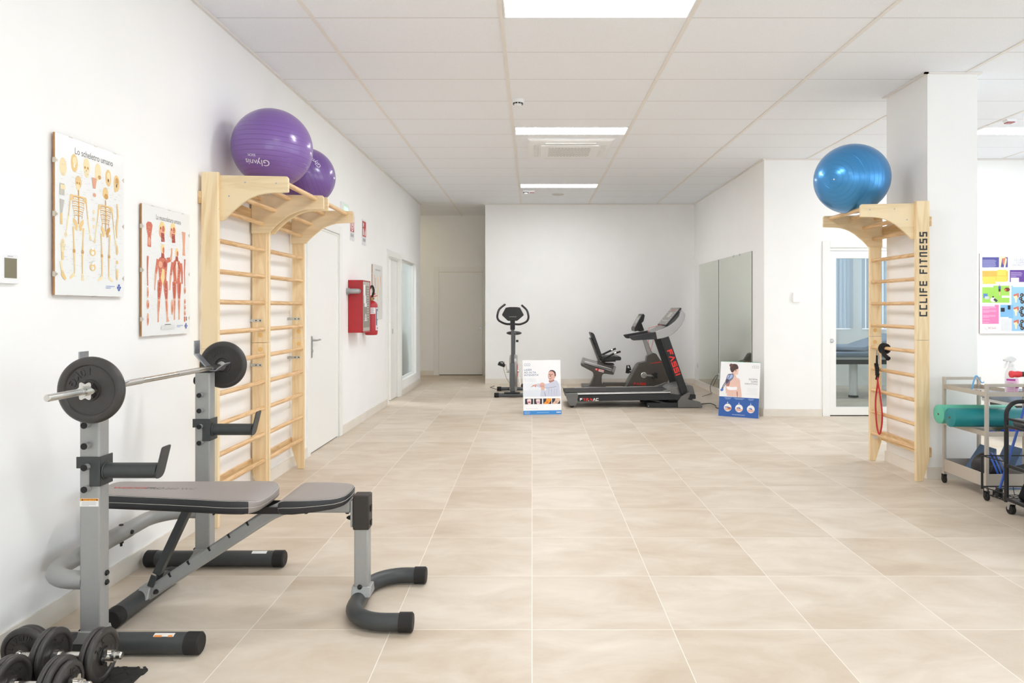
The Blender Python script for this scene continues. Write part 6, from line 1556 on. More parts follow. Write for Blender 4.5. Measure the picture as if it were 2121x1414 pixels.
# ------------------------------------------------------------------ advertising boards standing on the floor
SKIN, SKIN_D, HAIR, SHIRT, SHIRT_D, NAVYT = ink(226, 180, 164), ink(182, 126, 112), ink(84, 64, 62), ink(206, 210, 226), ink(160, 164, 190), ink(84, 104, 152)
def board(name, label, bl, br, tl_off, draw, strip=None):
    """50 x 70 cm card leaning back on a strut"""
    o = thing(name, label, 'advertising board', ((bl[0] + br[0]) / 2, (bl[1] + br[1]) / 2, 0))
    b0, b1 = Vector((bl[0], bl[1], 0.0)), Vector((br[0], br[1], 0.0)); u = (b1 - b0).normalized(); W = (b1 - b0).length
    back = Vector((0, 0, 1)).cross(u); H = 0.70
    up = (back * tl_off + Vector((0, 0, math.sqrt(H * H - tl_off ** 2)))).normalized(); n = u.cross(up)
    pt = lambda a, b, d: b0 + u * a + up * b - n * d
    mb = MB().prism([(0, 0), (W, 0), (W, H), (0, H)], lambda a, b: pt(a, b, 0), lambda a, b: pt(a, b, 0.006)); mb.build('card', mat('board_white', (243, 244, 246), 0.45, 0, 0.3, 0.003), o)
    foot = (pt(W / 2, 0.5, 0.008) + back * 0.0); fl = Vector((foot.x, foot.y, 0)) + back * 0.12
    MB().bar(foot, fl + Vector((0, 0, 0.003)), 0.06, 0.004, up=tuple(n)).build('easel_strut', mat('board_brown', (170, 150, 124), 0.8), o)
    s = Sheet(b0, u, up, base=0.0008, step=0.00003); draw(s, W, H); s.build('printed_artwork', o)
    return o
def swell(pts, ws, n=4):
    """smooth path with widths to match"""
    p = [Vector((a, b, 0)) for a, b in pts]
    return [(v.x, v.y) for v in smooth(p, n)], [ws[i] + (ws[i + 1] - ws[i]) * j / n for i in range(len(ws) - 1) for j in range(n)] + [ws[-1]]
def hex_mark(s, a, b, r, m, n=3):
    for i in range(n):
        c = a + i * r * 1.55
        for k in range(6):
            t0, t1 = math.radians(60 * k), math.radians(60 * k + 60)
            if (i == 1 and k in (2, 3)) or (i == 2 and k in (2, 3)): continue
            s.line([(c + r * math.cos(t0), b + r * math.sin(t0)), (c + r * math.cos(t1), b + r * math.sin(t1))], r * 0.18, m)
def draw_laser(s, W, H):
    k = W / 822.0
    q = lambda x, y: ((x - 140) * k, H - (y - 105) * H / 1185.0)
    def R(x0, y0, x1, y1, m): a, b = q(x0, y1); c, d = q(x1, y0); s.rect(a, b, c, d, m)
    Pg = lambda pts, m: s.poly(smooth_loop([q(*p) for p in pts]), m)
    Ln = lambda pts, w, m: s.line(*swell([q(*p) for p in pts], [x * k for x in w] if isinstance(w, list) else [w * k] * len(pts)), m)
    R(140, 500, 962, 620, ink(241, 243, 247)); R(140, 620, 962, 760, ink(234, 238, 244)); R(140, 760, 962, 905, ink(226, 232, 240))
    a, b = q(195, 205); hex_mark(s, a, b, 0.016, NAVYT)
    for i, t in enumerate(('LASER', 'AD ALTA', "INTENSITA'")):
        a, b = q(166, 338 + i * 57); s.text(t, a, b, 0.034, NAVYT, sx=1.12)
    for i, t in enumerate(('RECUPERA PIU', 'VELOCEMENTE')):
        a, b = q(168, 534 + i * 40); s.text(t, a, b, 0.023, ink(218, 224, 234))
    # smiling man in a pale shirt stretching one arm
    Pg([(640, 900), (640, 740), (700, 610), (780, 550), (870, 560), (920, 640), (935, 760), (940, 900)], SHIRT)
    for x in (700, 760, 820, 870): Ln([(x, 740), (x - 10, 890)], [8, 3], SHIRT_D)
    Ln([(870, 620), (740, 660), (600, 680), (440, 650)], [110, 110, 95, 70], SHIRT); Ln([(860, 690), (700, 712), (600, 715)], [10, 12, 6], SHIRT_D)
    Ln([(600, 830), (570, 780), (560, 740)], [130, 90, 70], SHIRT); Pg([(515, 900), (535, 770), (610, 760), (650, 900)], SHIRT); Ln([(600, 800), (625, 895)], [10, 24], SHIRT_D)
    Ln([(440, 650), (390, 660), (345, 665)], [46, 40, 22], SKIN); Ln([(370, 660), (315, 692)], [16, 8], SKIN_D); Ln([(405, 660), (410, 696)], [22, 16], SKIN_D)
    Pg([(497, 660), (520, 610), (570, 598), (606, 625), (606, 690), (596, 755), (535, 755), (528, 700)], SKIN); Ln([(505, 660), (600, 668)], 6, SKIN_D); Ln([(510, 685), (600, 692)], 6, SKIN_D)
    Pg([(700, 560), (790, 520), (820, 560), (730, 600)], SKIN_D)
    Pg([(690, 420), (710, 365), (770, 345), (830, 365), (850, 430), (835, 500), (790, 545), (735, 560), (700, 520), (685, 470)], SKIN)
    Pg([(700, 375), (740, 330), (800, 330), (850, 370), (858, 450), (836, 470), (825, 400), (790, 360), (740, 352)], HAIR)
    Ln([(705, 420), (738, 415)], 9, HAIR); Ln([(760, 415), (790, 420)], 9, HAIR); Ln([(715, 434), (735, 432)], 8, ink(70, 50, 50)); Ln([(765, 432), (782, 434)], 8, ink(70, 50, 50))
    Pg([(735, 430), (755, 430), (750, 470), (722, 472)], SKIN_D); Pg([(695, 485), (770, 490), (745, 520), (710, 515)], ink(150, 70, 70)); Pg([(700, 488), (762, 492), (745, 506), (712, 504)], ink(246, 240, 238))
    R(140, 905, 962, 1210, ink(249, 249, 250))
    DK, WH = ink(62, 54, 60), ink(238, 214, 210)
    for i, x in enumerate((178, 370, 570, 762)):
        R(x, 945, x + 176, 1065, DK)
        if i < 2:
            Pg([(x + 45, 965), (x + 130, 960), (x + 120, 1065), (x + 70, 1065)], WH); a, b = q(x + 90, 1022); s.ell(a, b, 0.018 * W / 0.494, 0.011, ink(196, 84, 120) if i == 0 else ink(206, 150, 178))
        else:
            c = ink(242, 160, 62) if i == 2 else ink(222, 190, 168)
            Pg([(x + 5, 1060), (x + 60, 1000), (x + 80, 945), (x + 172, 945), (x + 172, 985), (x + 110, 1062)], c); a, b = q(x + 90, 1025); s.ell(a, b, 0.014, 0.013, ink(224, 120, 60) if i == 2 else ink(204, 150, 136))
    s.lines(0.03, W * 0.8, q(0, 1165)[1], 1, 0.01, 0.006, ink(230, 230, 232))
    R(140, 1203, 962, 1290, ink(72, 146, 214))
    a, b = q(190, 1250); hex_mark(s, a, b, 0.013, I_WHITE)
    R(430, 1243, 690, 1253, ink(150, 196, 236))
    for x in (868, 900, 932): a, b = q(x, 1246); s.ell(a, b, 0.0085, 0.0085, ink(238, 226, 230))
def draw_inductive(s, W, H):
    q = lambda x, y: ((x - 150 + (y - 130) * 0.035) * W / 810.0, H - (y - 125 - (x - 150) * 0.05) * H / 1110.0)
    def R(x0, y0, x1, y1, m): s.poly([q(x0, y0), q(x1, y0 + (x1 - x0) * .05), q(x1, y1 + (x1 - x0) * .05), q(x0, y1)], m)
    Pg = lambda pts, m: s.poly(smooth_loop([q(*p) for p in pts]), m)
    k = W / 810.0
    Ln = lambda pts, w, m: s.line(*swell([q(*p) for p in pts], [x * k for x in w] if isinstance(w, list) else [w * k] * len(pts)), m)
    s.rect(0, H - 0.005, W, H, ink(62, 156, 120))
    BL = ink(58, 100, 172)
    s.rect(0, 0, W, 0.248, BL)
    # woman seen from behind with a bun and a white band
    Pg([(255, 650), (275, 560), (345, 490), (430, 470), (520, 480), (548, 530), (560, 640), (585, 850), (520, 850), (500, 760), (495, 845), (285, 828), (300, 760), (265, 790)], ink(232, 196, 182))
    Pg([(265, 560), (320, 520), (345, 560), (320, 640), (275, 650)], SKIN_D)
    Ln([(430, 490), (424, 420), (428, 330)], [130, 70, 96], ink(232, 196, 182)); Ln([(395, 480), (398, 380)], [10, 26], SKIN_D)
    Pg([(275, 640), (380, 655), (482, 650), (486, 705), (400, 715), (300, 705)], ink(248, 246, 250))
    Pg([(500, 740), (508, 850), (490, 850), (480, 760)], SKIN_D); Ln([(395, 720), (395, 830)], [3, 7], ink(208, 164, 148))
    Pg([(455, 300), (500, 270), (518, 300), (510, 350), (505, 400), (480, 408), (460, 370)], ink(236, 200, 186))
    Pg([(345, 250), (370, 200), (430, 185), (490, 205), (515, 260), (505, 290), (470, 300), (440, 320), (395, 360), (370, 350), (345, 300)], HAIR)
    a, b = q(368, 215); s.ell(a, b, 0.024, 0.023, ink(110, 78, 72)); a, b = q(462, 322); s.ell(a, b, 0.008, 0.014, SKIN_D)
    Pg([(285, 420), (315, 390), (390, 385), (422, 415), (400, 490), (330, 555), (290, 590), (255, 560), (260, 500)], ink(120, 122, 148)); Pg([(300, 420), (370, 400), (405, 420), (380, 470), (320, 500), (290, 480)], ink(176, 192, 226)); Ln([(350, 395), (310, 490)], 14, ink(84, 96, 150))
    Pg([(260, 500), (300, 495), (330, 520), (290, 570), (250, 550)], ink(90, 84, 98))
    Ln([(262, 560), (215, 630), (180, 690)], [46, 40, 30], ink(104, 100, 116)); Ln([(255, 570), (200, 660)], 10, ink(225, 225, 235)); Pg([(150, 700), (185, 675), (210, 690), (200, 730), (165, 738), (148, 728)], ink(92, 128, 200))
    a, b = q(825, 255); hex_mark(s, a, b, 0.0155, ink(150, 152, 158))
    for i, t in enumerate(('SISTEMA', 'SUPER', 'INDUTTIVO')):
        a, b = q(906, 523 + i * 46); s.text(t, a, b, 0.027, ink(132, 128, 134), 'RIGHT', 1.1)
    for i, t in enumerate(('INTENSO ED', 'IMMEDIATO', 'SOLLIEVO', 'DAL DOLORE')):
        a, b = q(898, 714 + i * 32); s.text(t, a, b, 0.02, ink(226, 226, 228), 'RIGHT', 1.1)
    for i, x in enumerate((302, 533, 770)):
        a, b = q(x, 1065 + i * 14); s.ell(a, b, 0.047, 0.049, ink(244, 242, 240), 32)
        s.poly([(a - 0.042, b - 0.012), (a - 0.01, b - 0.002 + 0.01 * (i == 1)), (a + 0.044, b - 0.012), (a + 0.03, b - 0.036), (a - 0.03, b - 0.038)], SKIN)
        if i == 0: s.ell(a + 0.022, b - 0.006, 0.022, 0.014, ink(196, 110, 70))
        s.line([(a - 0.036 + 0.006 * i, b + 0.004), (a - 0.006, b + 0.006), (a + 0.016, b - 0.004)], [0.008, 0.014, 0.014], ink(88, 92, 120)); s.ell(a - 0.002, b + 0.008, 0.016, 0.008, ink(130, 160, 214))
        c, d = q(x - 2, 968 + i * 14); s.ell(c, d, 0.0065, 0.0065, ink(240, 240, 244)); s.line([(c, d + 0.01), (c, d + 0.024)], 0.0015, ink(200, 214, 236))
    for x, y, w_ in ((234, 870, 140), (424, 878, 220), (712, 894, 120)):
        for j in range(2): a, b = q(x + j * w_ * 0.15, y + 4 + j * 20); s.rect(a, b, a + w_ * k * (1 - j * 0.3), b + 0.006, ink(150, 178, 216))
    a, b = q(392, 1208); s.text('www.superinductivesystem.it', a, b, 0.0165, ink(236, 238, 244), sx=0.8)
board('advertising_board', 'white and blue board reading LASER AD ALTA INTENSITA with a smiling man', (-0.1105, 9.013), (0.3805, 9.072), 0.1, draw_laser)
board('advertising_board', 'white and blue board reading SISTEMA SUPER INDUTTIVO with a woman seen from behind', (2.370, 8.936), (2.804, 8.703), 0.14, draw_inductive)

# ------------------------------------------------------------------ metal trolley and what stands on it
M_TROL = mat('beige_grey_steel', (190, 181, 169), 0.4, 0.15, 0.4, 0.02)
tx0, tx1, ty0, ty1 = 3.222, 3.515, 4.985, 5.52
tr_ = thing('metal_trolley', 'beige grey three tier metal trolley standing in front of the white pillar', 'trolley', (3.37, 5.25, 0))
for x in (tx0, tx1 - 0.022):
    for y in (ty0, ty1 - 0.022):
        MB().box(x, x + 0.022, y, y + 0.022, 0.068, 0.83).build('post', M_TROL, tr_, bevel=0.002)
for y in (ty0, ty1 - 0.022): MB().box(tx0 + 0.022, tx1 - 0.022, y + 0.002, y + 0.02, 0.808, 0.83).build('push_rail', M_TROL, tr_, bevel=0.002)
def tray(z0, z1, lip, name):
    t = MB().box(tx0 + 0.004, tx1 - 0.004, ty0 + 0.004, ty1 - 0.004, z0, z0 + 0.004)
    t.box(tx0 + 0.003, tx0 + 0.006, ty0 + 0.022, ty1 - 0.022, z0, z1).box(tx1 - 0.006, tx1 - 0.003, ty0 + 0.022, ty1 - 0.022, z0, z1)
    t.box(tx0 + 0.022, tx1 - 0.022, ty0 + 0.003, ty0 + 0.006, z0, z1).box(tx0 + 0.022, tx1 - 0.022, ty1 - 0.006, ty1 - 0.003, z0, z1)
    t.build(name, M_TROL, tr_, bevel=0.0008)
tray(0.739, 0.772, 0, 'top_tray'); tray(0.456, 0.492, 0, 'middle_tray'); tray(0.094, 0.19, 0, 'bottom_bin')
def caster(par, x, y, r, dx=0, m=M_RUBBER):
    c = MB().box(x - 0.014, x - 0.010, y - 0.012, y + 0.016, r, 2 * r + 0.012).box(x + 0.010, x + 0.014, y - 0.012, y + 0.016, r, 2 * r + 0.012).box(x - 0.014, x + 0.014, y - 0.014, y + 0.016, 2 * r + 0.004, 2 * r + 0.012).build('caster', M_STEEL if m is None else M_BLACKPL, par, bevel=0.001)
    MB().lathe([(r * 0.3, 0), (r * 0.85, 0), (r, 0.003), (r, 0.015), (r * 0.85, 0.018), (r * 0.3, 0.018)], (x - 0.009, y, r), (1, 0, 0), 24).build('wheel', M_RUBBER, c)
for x in (tx0 + 0.011, tx1 - 0.011):
    for y in (ty0 + 0.011, ty1 - 0.011): caster(tr_, x, y, 0.029)
M_TEAL_L, M_TEAL = mat('light_green_vinyl', (96, 184, 158), 0.45, 0, 0.4, 0.03), mat('teal_vinyl', (34, 132, 136), 0.42, 0, 0.45, 0.03)
def roll(label, x0, L, y, z, r, m, rot):
    o = thing('bolster_roll', label, 'bolster', (x0, y, z - r))
    d = Vector((math.cos(rot), math.sin(rot), 0)); c = Vector((x0, y, z))
    MB().lathe([(0.0, 0.0), (r * 0.92, 0.0), (r * 0.985, 0.003), (r, 0.008), (r, L - 0.008), (r * 0.985, L - 0.003), (r * 0.92, L), (0, L)], c, d, 40).build('padded_roll', m, o, sharp=60)
    MB().tube([c + d * 0.004 + Vector((-d.y, d.x, 0)) * (r * 0.985) * math.cos(i * PI / 16) + Vector((0, 0, 1)) * (r * 0.985) * math.sin(i * PI / 16) for i in range(32)], 0.0022, 6, closed=True).build('piping', m, o)
    MB().lathe([(0, 0), (0.004, 0), (0.0045, 0.0012), (0.009, 0.0012), (0.009, 0.0)], c - d * 0.0, -d, 16).build('eyelet', mat('eyelet_brass', (120, 84, 64), 0.4, 0.4), o)
roll('light green bolster lying behind the teal one on the middle trolley shelf', 3.074, 0.56, 5.315, 0.567, 0.0705, M_TEAL_L, 0.0)
roll('dark teal bolster in front on the middle shelf of the metal trolley', 3.070, 0.62, 5.165, 0.565, 0.0685, M_TEAL, 0.0)

sb = thing('spray_bottle', 'white trigger spray bottle with a pink label on the trolley top', 'spray bottle', (3.475, 5.2, 0.743))
# px 2074..2099 at depth 5.2
bx, by, bz = 3.462, 5.07, 0.7445
MB().lathe([(0.038, 0), (0.042, 0.006), (0.042, 0.15), (0.038, 0.168), (0.026, 0.19), (0.016, 0.205), (0.016, 0.215), (0, 0.216)], (bx, by, bz), (0, 0, 1), 28).build('bottle', mat('milky_plastic', (240, 238, 240), 0.35, 0, 0.4, 0.005), sb)
MB().lathe([(0.019, 0.2), (0.019, 0.222), (0.014, 0.227), (0.012, 0.242), (0, 0.243)], (bx, by, bz), (0, 0, 1), 20).pxz([(bx - 0.06, bz + 0.255), (bx - 0.055, bz + 0.242), (bx - 0.02, bz + 0.238), (bx + 0.005, bz + 0.235), (bx + 0.03, bz + 0.252), (bx + 0.026, bz + 0.265), (bx - 0.005, bz + 0.279), (bx - 0.03, bz + 0.272)], by - 0.012, by + 0.012).build('spray_head', M_WHITEPL, sb, bevel=0.004)
MB().tube([(bx - 0.03, by, bz + 0.242), (bx - 0.043, by, bz + 0.215), (bx - 0.05, by, bz + 0.192)], 0.006, 8).build('trigger', M_WHITEPL, sb)
mb = MB()
def wrapc(mb, cx_, cy_, r, a0, a1, z0, z1, m, n=10):
    vs = []
    for i in range(n + 1):
        a = math.radians(a0 + (a1 - a0) * i / n); vs += [(cx_ + r * math.cos(a), cy_ + r * math.sin(a), z0), (cx_ + r * math.cos(a), cy_ + r * math.sin(a), z1)]
    mb.add(vs, [(2 * i, 2 * i + 2, 2 * i + 3, 2 * i + 1) for i in range(n)], m)
wrapc(mb, bx, by, 0.0426, -175, -20, bz + 0.02, bz + 0.115, ink(238, 200, 224)); wrapc(mb, bx, by, 0.043, -170, -95, bz + 0.103, bz + 0.116, ink(186, 66, 168)); wrapc(mb, bx, by, 0.043, -92, -30, bz + 0.075, bz + 0.12, ink(244, 206, 228)); wrapc(mb, bx, by, 0.043, -92, -30, bz + 0.05, bz + 0.06, ink(170, 84, 160))
for i in range(6): wrapc(mb, bx, by, 0.043, -160, -110, bz + 0.025 + 0.012 * i, bz + 0.029 + 0.012 * i, ink(200, 160, 190))
mb.build('label', None, sb, flat=True, recalc=False)
tag(MB().tube(smooth([(3.317, 5.3, 0.753), (3.325, 5.3, 0.79), (3.342, 5.3, 0.845), (3.353, 5.3, 0.857), (3.368, 5.3, 0.845), (3.385, 5.3, 0.815), (3.398, 5.3, 0.805), (3.41, 5.3, 0.812)], 4), [0.006] * 9 + [0.007] * 5 + [0.004] * 15, 8).build('blue_plastic_hook', mat('sky_blue_plastic', (110, 176, 226), 0.35), loc=(3.32, 5.3, 0.745)), 'light blue bent plastic hook on the trolley top, left of the spray bottle', 'hook')
def cloth(name, label, x0, x1, y0, y1, z, amp, m, cat, seed, bumps=3):
    rnd = random.Random(seed); n = 14; vs = []
    ph = [(rnd.random() * 6, rnd.random() * 6, 1 + rnd.random() * bumps, 1 + rnd.random() * bumps) for _ in range(4)]
    for k in range(2):
        for i in range(n + 1):
            for j in range(n + 1):
                u, v = i / n, j / n; h = sum(math.sin(a + p * u * 5) * math.cos(b + q_ * v * 5) for a, b, p, q_ in ph) / 4
                ed = min(1, 4 * min(u, 1 - u, v, 1 - v) + 0.15)
                vs.append((x0 + (x1 - x0) * u + 0.008 * math.sin(9 * v + seed), y0 + (y1 - y0) * v + 0.008 * math.sin(8 * u), z + (0.003 + amp * (1 + h) * ed if k == 0 else 0.0005)))
    m_ = (n + 1) ** 2; fs = []
    for i in range(n):
        for j in range(n):
            a = i * (n + 1) + j; q_ = [a, a + 1, a + n + 2, a + n + 1]; fs.append(q_); fs.append([x + m_ for x in q_[::-1]])
    rim = [i * (n + 1) for i in range(n + 1)] + [n * (n + 1) + j for j in range(1, n + 1)] + [i * (n + 1) + n for i in range(n - 1, -1, -1)] + [j for j in range(n - 1, 0, -1)]
    for i in range(len(rim)): a, b = rim[i], rim[(i + 1) % len(rim)]; fs.append([a, b, b + m_, a + m_])
    return tag(MB().add(vs, fs).build(name, m, loc=((x0 + x1) / 2, (y0 + y1) / 2, z), sharp=80), label, cat)
cloth('cloth', 'grey and white crumpled cloths on the trolley top in front of the spray bottle', 3.28, 3.41, 5.0, 5.12, 0.7442, 0.017, mat('pale_blue_cloth', (186, 192, 200), 0.9, 0, 0.2, 0.25, 60), 'cloth', 3, 4)
cloth('cloth', 'small dark cloth on the trolley top below the blue plastic hook', 3.24, 3.305, 5.13, 5.24, 0.7442, 0.014, mat('slate_cloth', (84, 94, 108), 0.9, 0, 0.2, 0.4, 70), 'cloth', 5, 3)
cloth('exercise_band', 'blue exercise band folded under the teal bolster on the trolley', 3.24, 3.36, 5.0, 5.085, 0.461, 0.016, mat('cobalt_fabric', (46, 84, 196), 0.7, 0, 0.3, 0.1, 40), 'exercise band', 8, 2)
tag(MB().cyl((3.375, 5.035, 0.481), (3.50, 5.035, 0.481), 0.019, n=20, m=mat('cobalt_fabric', (46, 84, 196))).cyl((3.40, 5.035, 0.481), (3.41, 5.035, 0.481), 0.0195, n=20, m=I_FRED).cyl((3.455, 5.035, 0.481), (3.465, 5.035, 0.481), 0.0195, n=20, m=I_FRED).build('rolled_band', None, loc=(3.44, 5.035, 0.462)), 'blue and red rolled strap on the middle trolley shelf, right of the front post', 'strap')
# ball and wedges in the bottom bin
bc = (3.335, 5.135, 0.2065)
M_BALLK = mat('black_leather', (34, 34, 37), 0.42, 0, 0.45, 0.1, 60)
fb = MB().ball(bc, 0.108, 40, 24, M_BALLK).build('football', None, loc=bc, sharp=180)
tag(fb, 'black football with blue stripes lying in the bottom bin of the trolley', 'ball')
st = MB()
def gc(nrm, off, r, w, m, a0=0, a1=360, n=48):
    nrm = Vector(nrm).normalized(); u, v = basis(nrm); rr = math.sqrt(max(0, r * r - off * off)); vs = []
    for i in range(n + 1):
        a = math.radians(a0 + (a1 - a0) * i / n)
        for s_ in (-1, 1):
            d = (u * math.cos(a) + v * math.sin(a)) * rr + nrm * (off + s_ * w / 2); vs.append(Vector(bc) + d.normalized() * r)
    st.add(vs, [(2 * i, 2 * i + 1, 2 * i + 3, 2 * i + 2) for i in range(n)], m)
C_BLU = ink(66, 112, 214)
for off in (0.034, 0.056, 0.078): gc((0.75, -0.35, 0.3), off, 0.1088, 0.013, C_BLU)
gc((0.2, -0.3, 1), -0.07, 0.1088, 0.009, C_BLU); gc((0.2, -0.3, 1), -0.088, 0.1088, 0.009, C_BLU)
st.build('blue_stripes', None, fb, flat=True, recalc=False)
st = MB(); I_SEAM = ink(92, 92, 94)
for nrm in ((-0.3, -0.8, 0.5), (0.3, 0.4, 0.85), (-0.9, 0.2, 0.3), (0.1, -0.5, -0.85)): gc(nrm, 0.02, 0.1084, 0.0024, I_SEAM)
st.build('seams', None, fb, flat=True, recalc=False)
M_WEDGE = mat('denim_blue_foam', (98, 120, 152), 0.6, 0, 0.3, 0.06, 40)
tag(MB().pxz([(3.36, 0.10), (3.50, 0.10), (3.50, 0.31)], 5.29, 5.49).build('foam_wedge', M_WEDGE, loc=(3.43, 5.39, 0.1), bevel=0.004), 'blue grey foam wedge behind the football in the trolley bin', 'foam wedge', 'blue foam wedges')
tag(MB().pxz([(3.56, 0.0), (3.76, 0.0), (3.73, 0.30), (3.70, 0.31)], 5.3, 5.5).build('foam_wedge', M_WEDGE, loc=(3.66, 5.4, 0.0), bevel=0.004), 'blue foam wedge standing right of the trolley, behind the black rack', 'foam wedge', 'blue foam wedges')
tag(MB().box(3.245, 3.34, 5.25, 5.47, 0.0985, 0.15).build('folded_towel', mat('navy_towel', (48, 60, 92), 0.9), loc=(3.29, 5.36, 0.0985), bevel=0.012), 'dark blue folded towel lying behind the football in the trolley bin', 'towel')

# ------------------------------------------------------------------ black storage rack at the right edge
M_RACK = mat('black_powder_coat', (30, 30, 31), 0.45, 0.1, 0.4, 0.06)
kx0, kx1, ky1, ky0 = 3.155, 3.62, 4.69, 3.75
kr = thing('storage_rack', 'black metal storage rack on casters cut by the right edge of the photo', 'storage rack', (3.4, 4.2, 0))
for y in (ky1, ky0):
    pth = [(kx0 + 0.012, 0.075), (kx0 + 0.012, 0.64)] + arc((kx0 + 0.102, 0.655), 0.09, 180, 90, 8)[0:] + arc((kx1 - 0.102, 0.655), 0.09, 90, 0, 8) + [(kx1 - 0.012, 0.64), (kx1 - 0.012, 0.075)]
    MB().tube([(x, y, z) for x, z in pth], 0.014, 12).build('end_frame', M_RACK, kr)
for x in (kx0 + 0.012, kx1 - 0.012):
    for z in (0.632, 0.583, 0.32, 0.098):
        r = 0.008 if z > 0.5 else 0.011
        MB().box(x - r, x + r, ky0, ky1, z - r, z + r).build('side_rail', M_RACK, kr, bevel=0.003)
for z in (0.574, 0.312): MB().box(kx0 + 0.016, kx1 - 0.016, ky0, ky1, z, z + 0.004).build('shelf', M_RACK, kr)
MB().box(kx0 + 0.016, kx1 - 0.016, ky0, ky1 + 0.005, 0.085, 0.094).build('bottom_shelf', M_RACK, kr)
for x in (kx0 + 0.03, kx1 - 0.03):
    for y in (ky1 - 0.02, ky0 + 0.02):
        c = MB().pyz([(y - 0.02, 0.084), (y + 0.02, 0.084), (y + 0.008, 0.03), (y - 0.008, 0.03)], x - 0.021, x - 0.018).pyz([(y - 0.02, 0.084), (y + 0.02, 0.084), (y + 0.008, 0.03), (y - 0.008, 0.03)], x + 0.018, x + 0.021).build('caster', M_STEEL, kr, bevel=0.001)
        MB().lathe([(0.01, 0), (0.026, 0), (0.031, 0.004), (0.031, 0.03), (0.026, 0.034), (0.01, 0.034)], (x - 0.017, y, 0.0315), (1, 0, 0), 24).build('wheel', M_RUBBER, c)
# wire basket on the back end, holding exercise sticks
w_ = MB(); by0, by1 = ky1 + 0.014, ky1 + 0.21
for z in (0.125, 0.34): w_.tube([(kx0 + 0.012, by0, z), (kx0 - 0.02, by1, z), (kx1 - 0.1, by1, z), (kx1 - 0.1, by0, z)], 0.0045, 6)
w_.tube([(kx0 - 0.018, by1 - 0.004, 0.34), (kx0 - 0.018, by1 - 0.004, 0.11)], 0.008, 8)
for i in range(5): y = by0 + (by1 - by0) * (i + 0.5) / 5; x = kx0 + 0.012 - 0.032 * (i + 0.5) / 5; w_.tube([(x, y, 0.125), (x, y, 0.085), (x + 0.03, y, 0.07), (kx1 - 0.1, y, 0.07), (kx1 - 0.1, y, 0.125)], 0.0028, 6)
for i in range(6): x = kx0 + 0.03 + i * 0.06; w_.tube([(x, by0, 0.07), (x, by1, 0.07), (x - 0.01, by1, 0.125)], 0.0028, 6)
w_.build('wire_basket', M_RACK, kr)
def stick(label, p0, p1, r, m, foot=None, grip=None):
    o = thing('exercise_stick', label, 'exercise stick', p0)
    MB().cyl(p0, p1, r, n=16).build('shaft', m, o)
    d = (Vector(p1) - Vector(p0)).normalized()
    if foot: MB().cyl(Vector(p0) - d * 0.002, Vector(p0) + d * 0.03, 0.03, 0.027, 20).cyl(Vector(p0) + d * 0.03, Vector(p0) + d * 0.055, 0.024, 0.02, 20).build('rubber_foot', M_RUBBER, o)
    if grip: MB().cyl(Vector(p0) + d * grip[0], Vector(p0) + d * grip[1], r + 0.006, n=16).build('black_grip', M_RUBBER, o)
    return o
stick('blue exercise stick leaning in the wire basket behind the black rack', (3.18, 4.80, 0.085), (3.42, 4.80, 0.87), 0.0085, mat('blue_stick', (52, 92, 176), 0.4), foot=True, grip=(0.66, 0.80))
# weighted bars in a raised fork on the right-hand side of the rack
fk = MB()
for y in (4.36, 4.12): fk.tube([(kx1 - 0.012, y, 0.6), (kx1 - 0.012, y, 0.93)], 0.01, 8).tube([(kx1 - 0.012, y, 0.925), (kx1 - 0.012, y + 0.1, 0.925), (kx1 - 0.012, y + 0.1, 0.955)], 0.008, 8).tube([(kx1 - 0.012, y, 0.925), (kx1 - 0.012, y - 0.1, 0.925), (kx1 - 0.012, y - 0.1, 0.955)], 0.008, 8)
fk.tube([(kx1 + 0.5, 4.36, 0.06), (kx1 + 0.5, 4.36, 0.925)], 0.01, 8).tube([(kx1 + 0.5, 4.26, 0.925), (kx1 + 0.5, 4.46, 0.925)], 0.008, 8).tube([(kx1 - 0.012, 4.36, 0.07), (kx1 + 0.5, 4.36, 0.07)], 0.01, 8)
fk.build('bar_fork', M_RACK, kr)
def wbar(label, x0, y, z, cap):
    o = thing('weighted_bar', label, 'weighted bar', (x0, y, z))
    MB().cyl((x0 + 0.055, y, z), (x0 + 1.1, y, z), 0.0165, n=20).build('foam_bar', mat('grey_foam', (74, 72, 70), 0.7), o)
    MB().lathe([(0.014, 0), (0.0215, 0.004), (0.0225, 0.012), (0.018, 0.025), (0.021, 0.045), (0.018, 0.065), (0, 0.066)], (x0, y, z), (1, 0, 0), 20).build('end_cap', cap, o)
wbar('weighted bar with a red end cap at the right edge, nearest of the bars', 3.005, 4.415, 0.953, mat('red_cap', (222, 62, 70), 0.45))
wbar('weighted bar with a yellow end cap beside the red one', 3.085, 4.37, 0.952, mat('yellow_cap', (246, 206, 50), 0.45))
wbar('weighted bar with a blue end cap, topmost at the right edge', 3.10, 4.40, 0.992, mat('blue_cap', (58, 70, 184), 0.45))
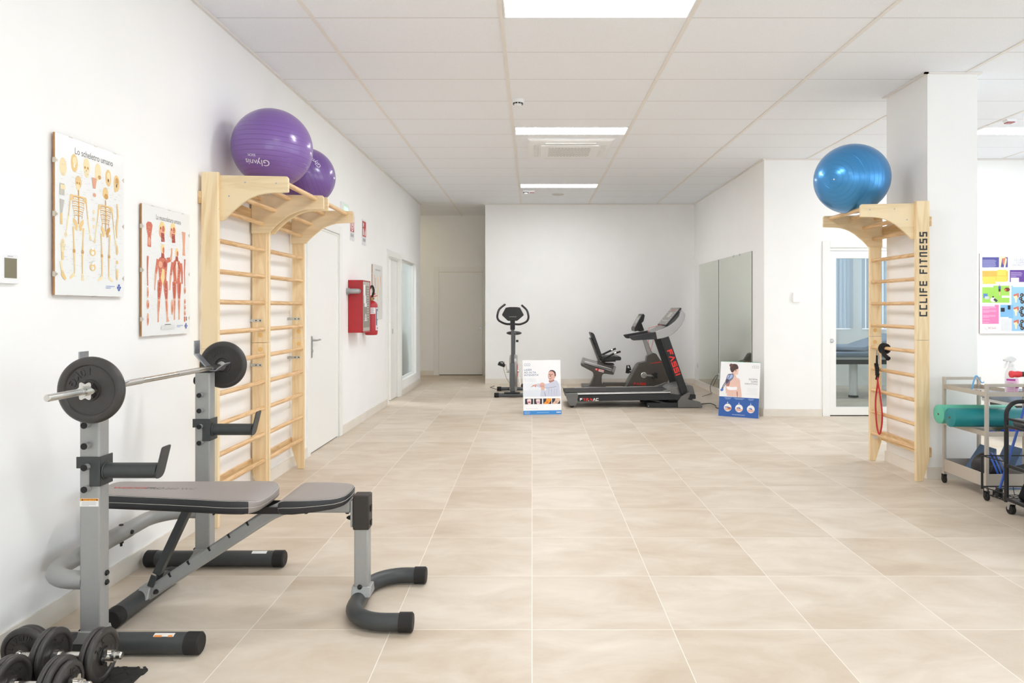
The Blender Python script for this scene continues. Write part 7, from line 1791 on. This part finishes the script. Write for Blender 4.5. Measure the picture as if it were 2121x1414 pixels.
# small items on the rack shelves
M_HEX = mat('grey_neoprene', (132, 133, 134), 0.7, 0, 0.3, 0.05)
def hex_dumbbell(label, x, y, z):
    o = thing('hand_weight', label, 'hand weight', (x, y, z), 'grey neoprene hand weights')
    r = 0.034
    for yy in (y - 0.055, y + 0.055):
        MB().lathe([(r * 0.7, -0.032), (r, -0.024), (r, 0.024), (r * 0.7, 0.032)], (x, yy, z + r * 0.87), (0, 1, 0), 6).build('head', M_HEX, o, bevel=0.006, flat=False)
    MB().cyl((x, y - 0.03, z + r * 0.87), (x, y + 0.03, z + r * 0.87), 0.014, n=16).build('handle', M_HEX, o)
hex_dumbbell('grey hand weight at the back corner of the black rack top shelf', 3.225, 4.59, 0.579)
hex_dumbbell('grey hand weight beside it on the rack top shelf, nearer the photo edge', 3.305, 4.585, 0.579)
W_PLYB = wood('balance_board_ply', (206, 170, 124), (232, 206, 168), 'X', 0.6)
def disc(label, c, axis, r, name='balance_board'):
    o = thing(name, label, 'balance board', c)
    MB().lathe([(r - 0.004, 0), (r, 0.004), (r, 0.016), (r - 0.004, 0.02), (0, 0.02)], c, axis, 48).build('board', W_PLYB, o)
    d = Vector(axis).normalized()
    MB().lathe([(r * 0.8, 0), (r * 0.8, 0.0012), (0, 0.0012)], Vector(c) + d * 0.02, axis, 40).build('grip_pad', mat('black_grip', (44, 44, 46), 0.9), o)
    MB().tube([Vector(c) + d * 0.0202 + (basis(d)[0] * math.cos(i * PI / 20) + basis(d)[1] * math.sin(i * PI / 20)) * r * 0.93 for i in range(40)], 0.0016, 4, closed=True).build('ring_line', ink(196, 108, 76), o)
    return o
disc('round wooden balance board with black grip lying on the bottom shelf of the rack', (3.40, 4.32, 0.115), (-0.06, -0.08, 1), 0.165)
disc('round wooden balance board standing upright on the middle shelf at the photo edge', (3.44, 4.52, 0.316 + 0.148), (-0.55, -0.8, 0.12), 0.145)
cloth('towel', 'black and white cloths folded on the middle shelf of the black rack', 3.2, 3.34, 4.45, 4.66, 0.3165, 0.02, mat('charcoal_cloth', (60, 60, 62), 0.9, 0, 0.2, 0.5, 30), 'towel', 11, 3)
tag(MB().pxz(rounded([(3.215, 0.095), (3.56, 0.095), (3.54, 0.285), (3.34, 0.295), (3.27, 0.22)], 0.04), 4.53, 4.67).build('black_bag', mat('black_nylon', (26, 26, 27), 0.8, 0, 0.2, 0.15, 40), loc=(3.4, 4.6, 0.095), bevel=0.02), 'black bag standing on the bottom shelf of the black rack', 'bag')
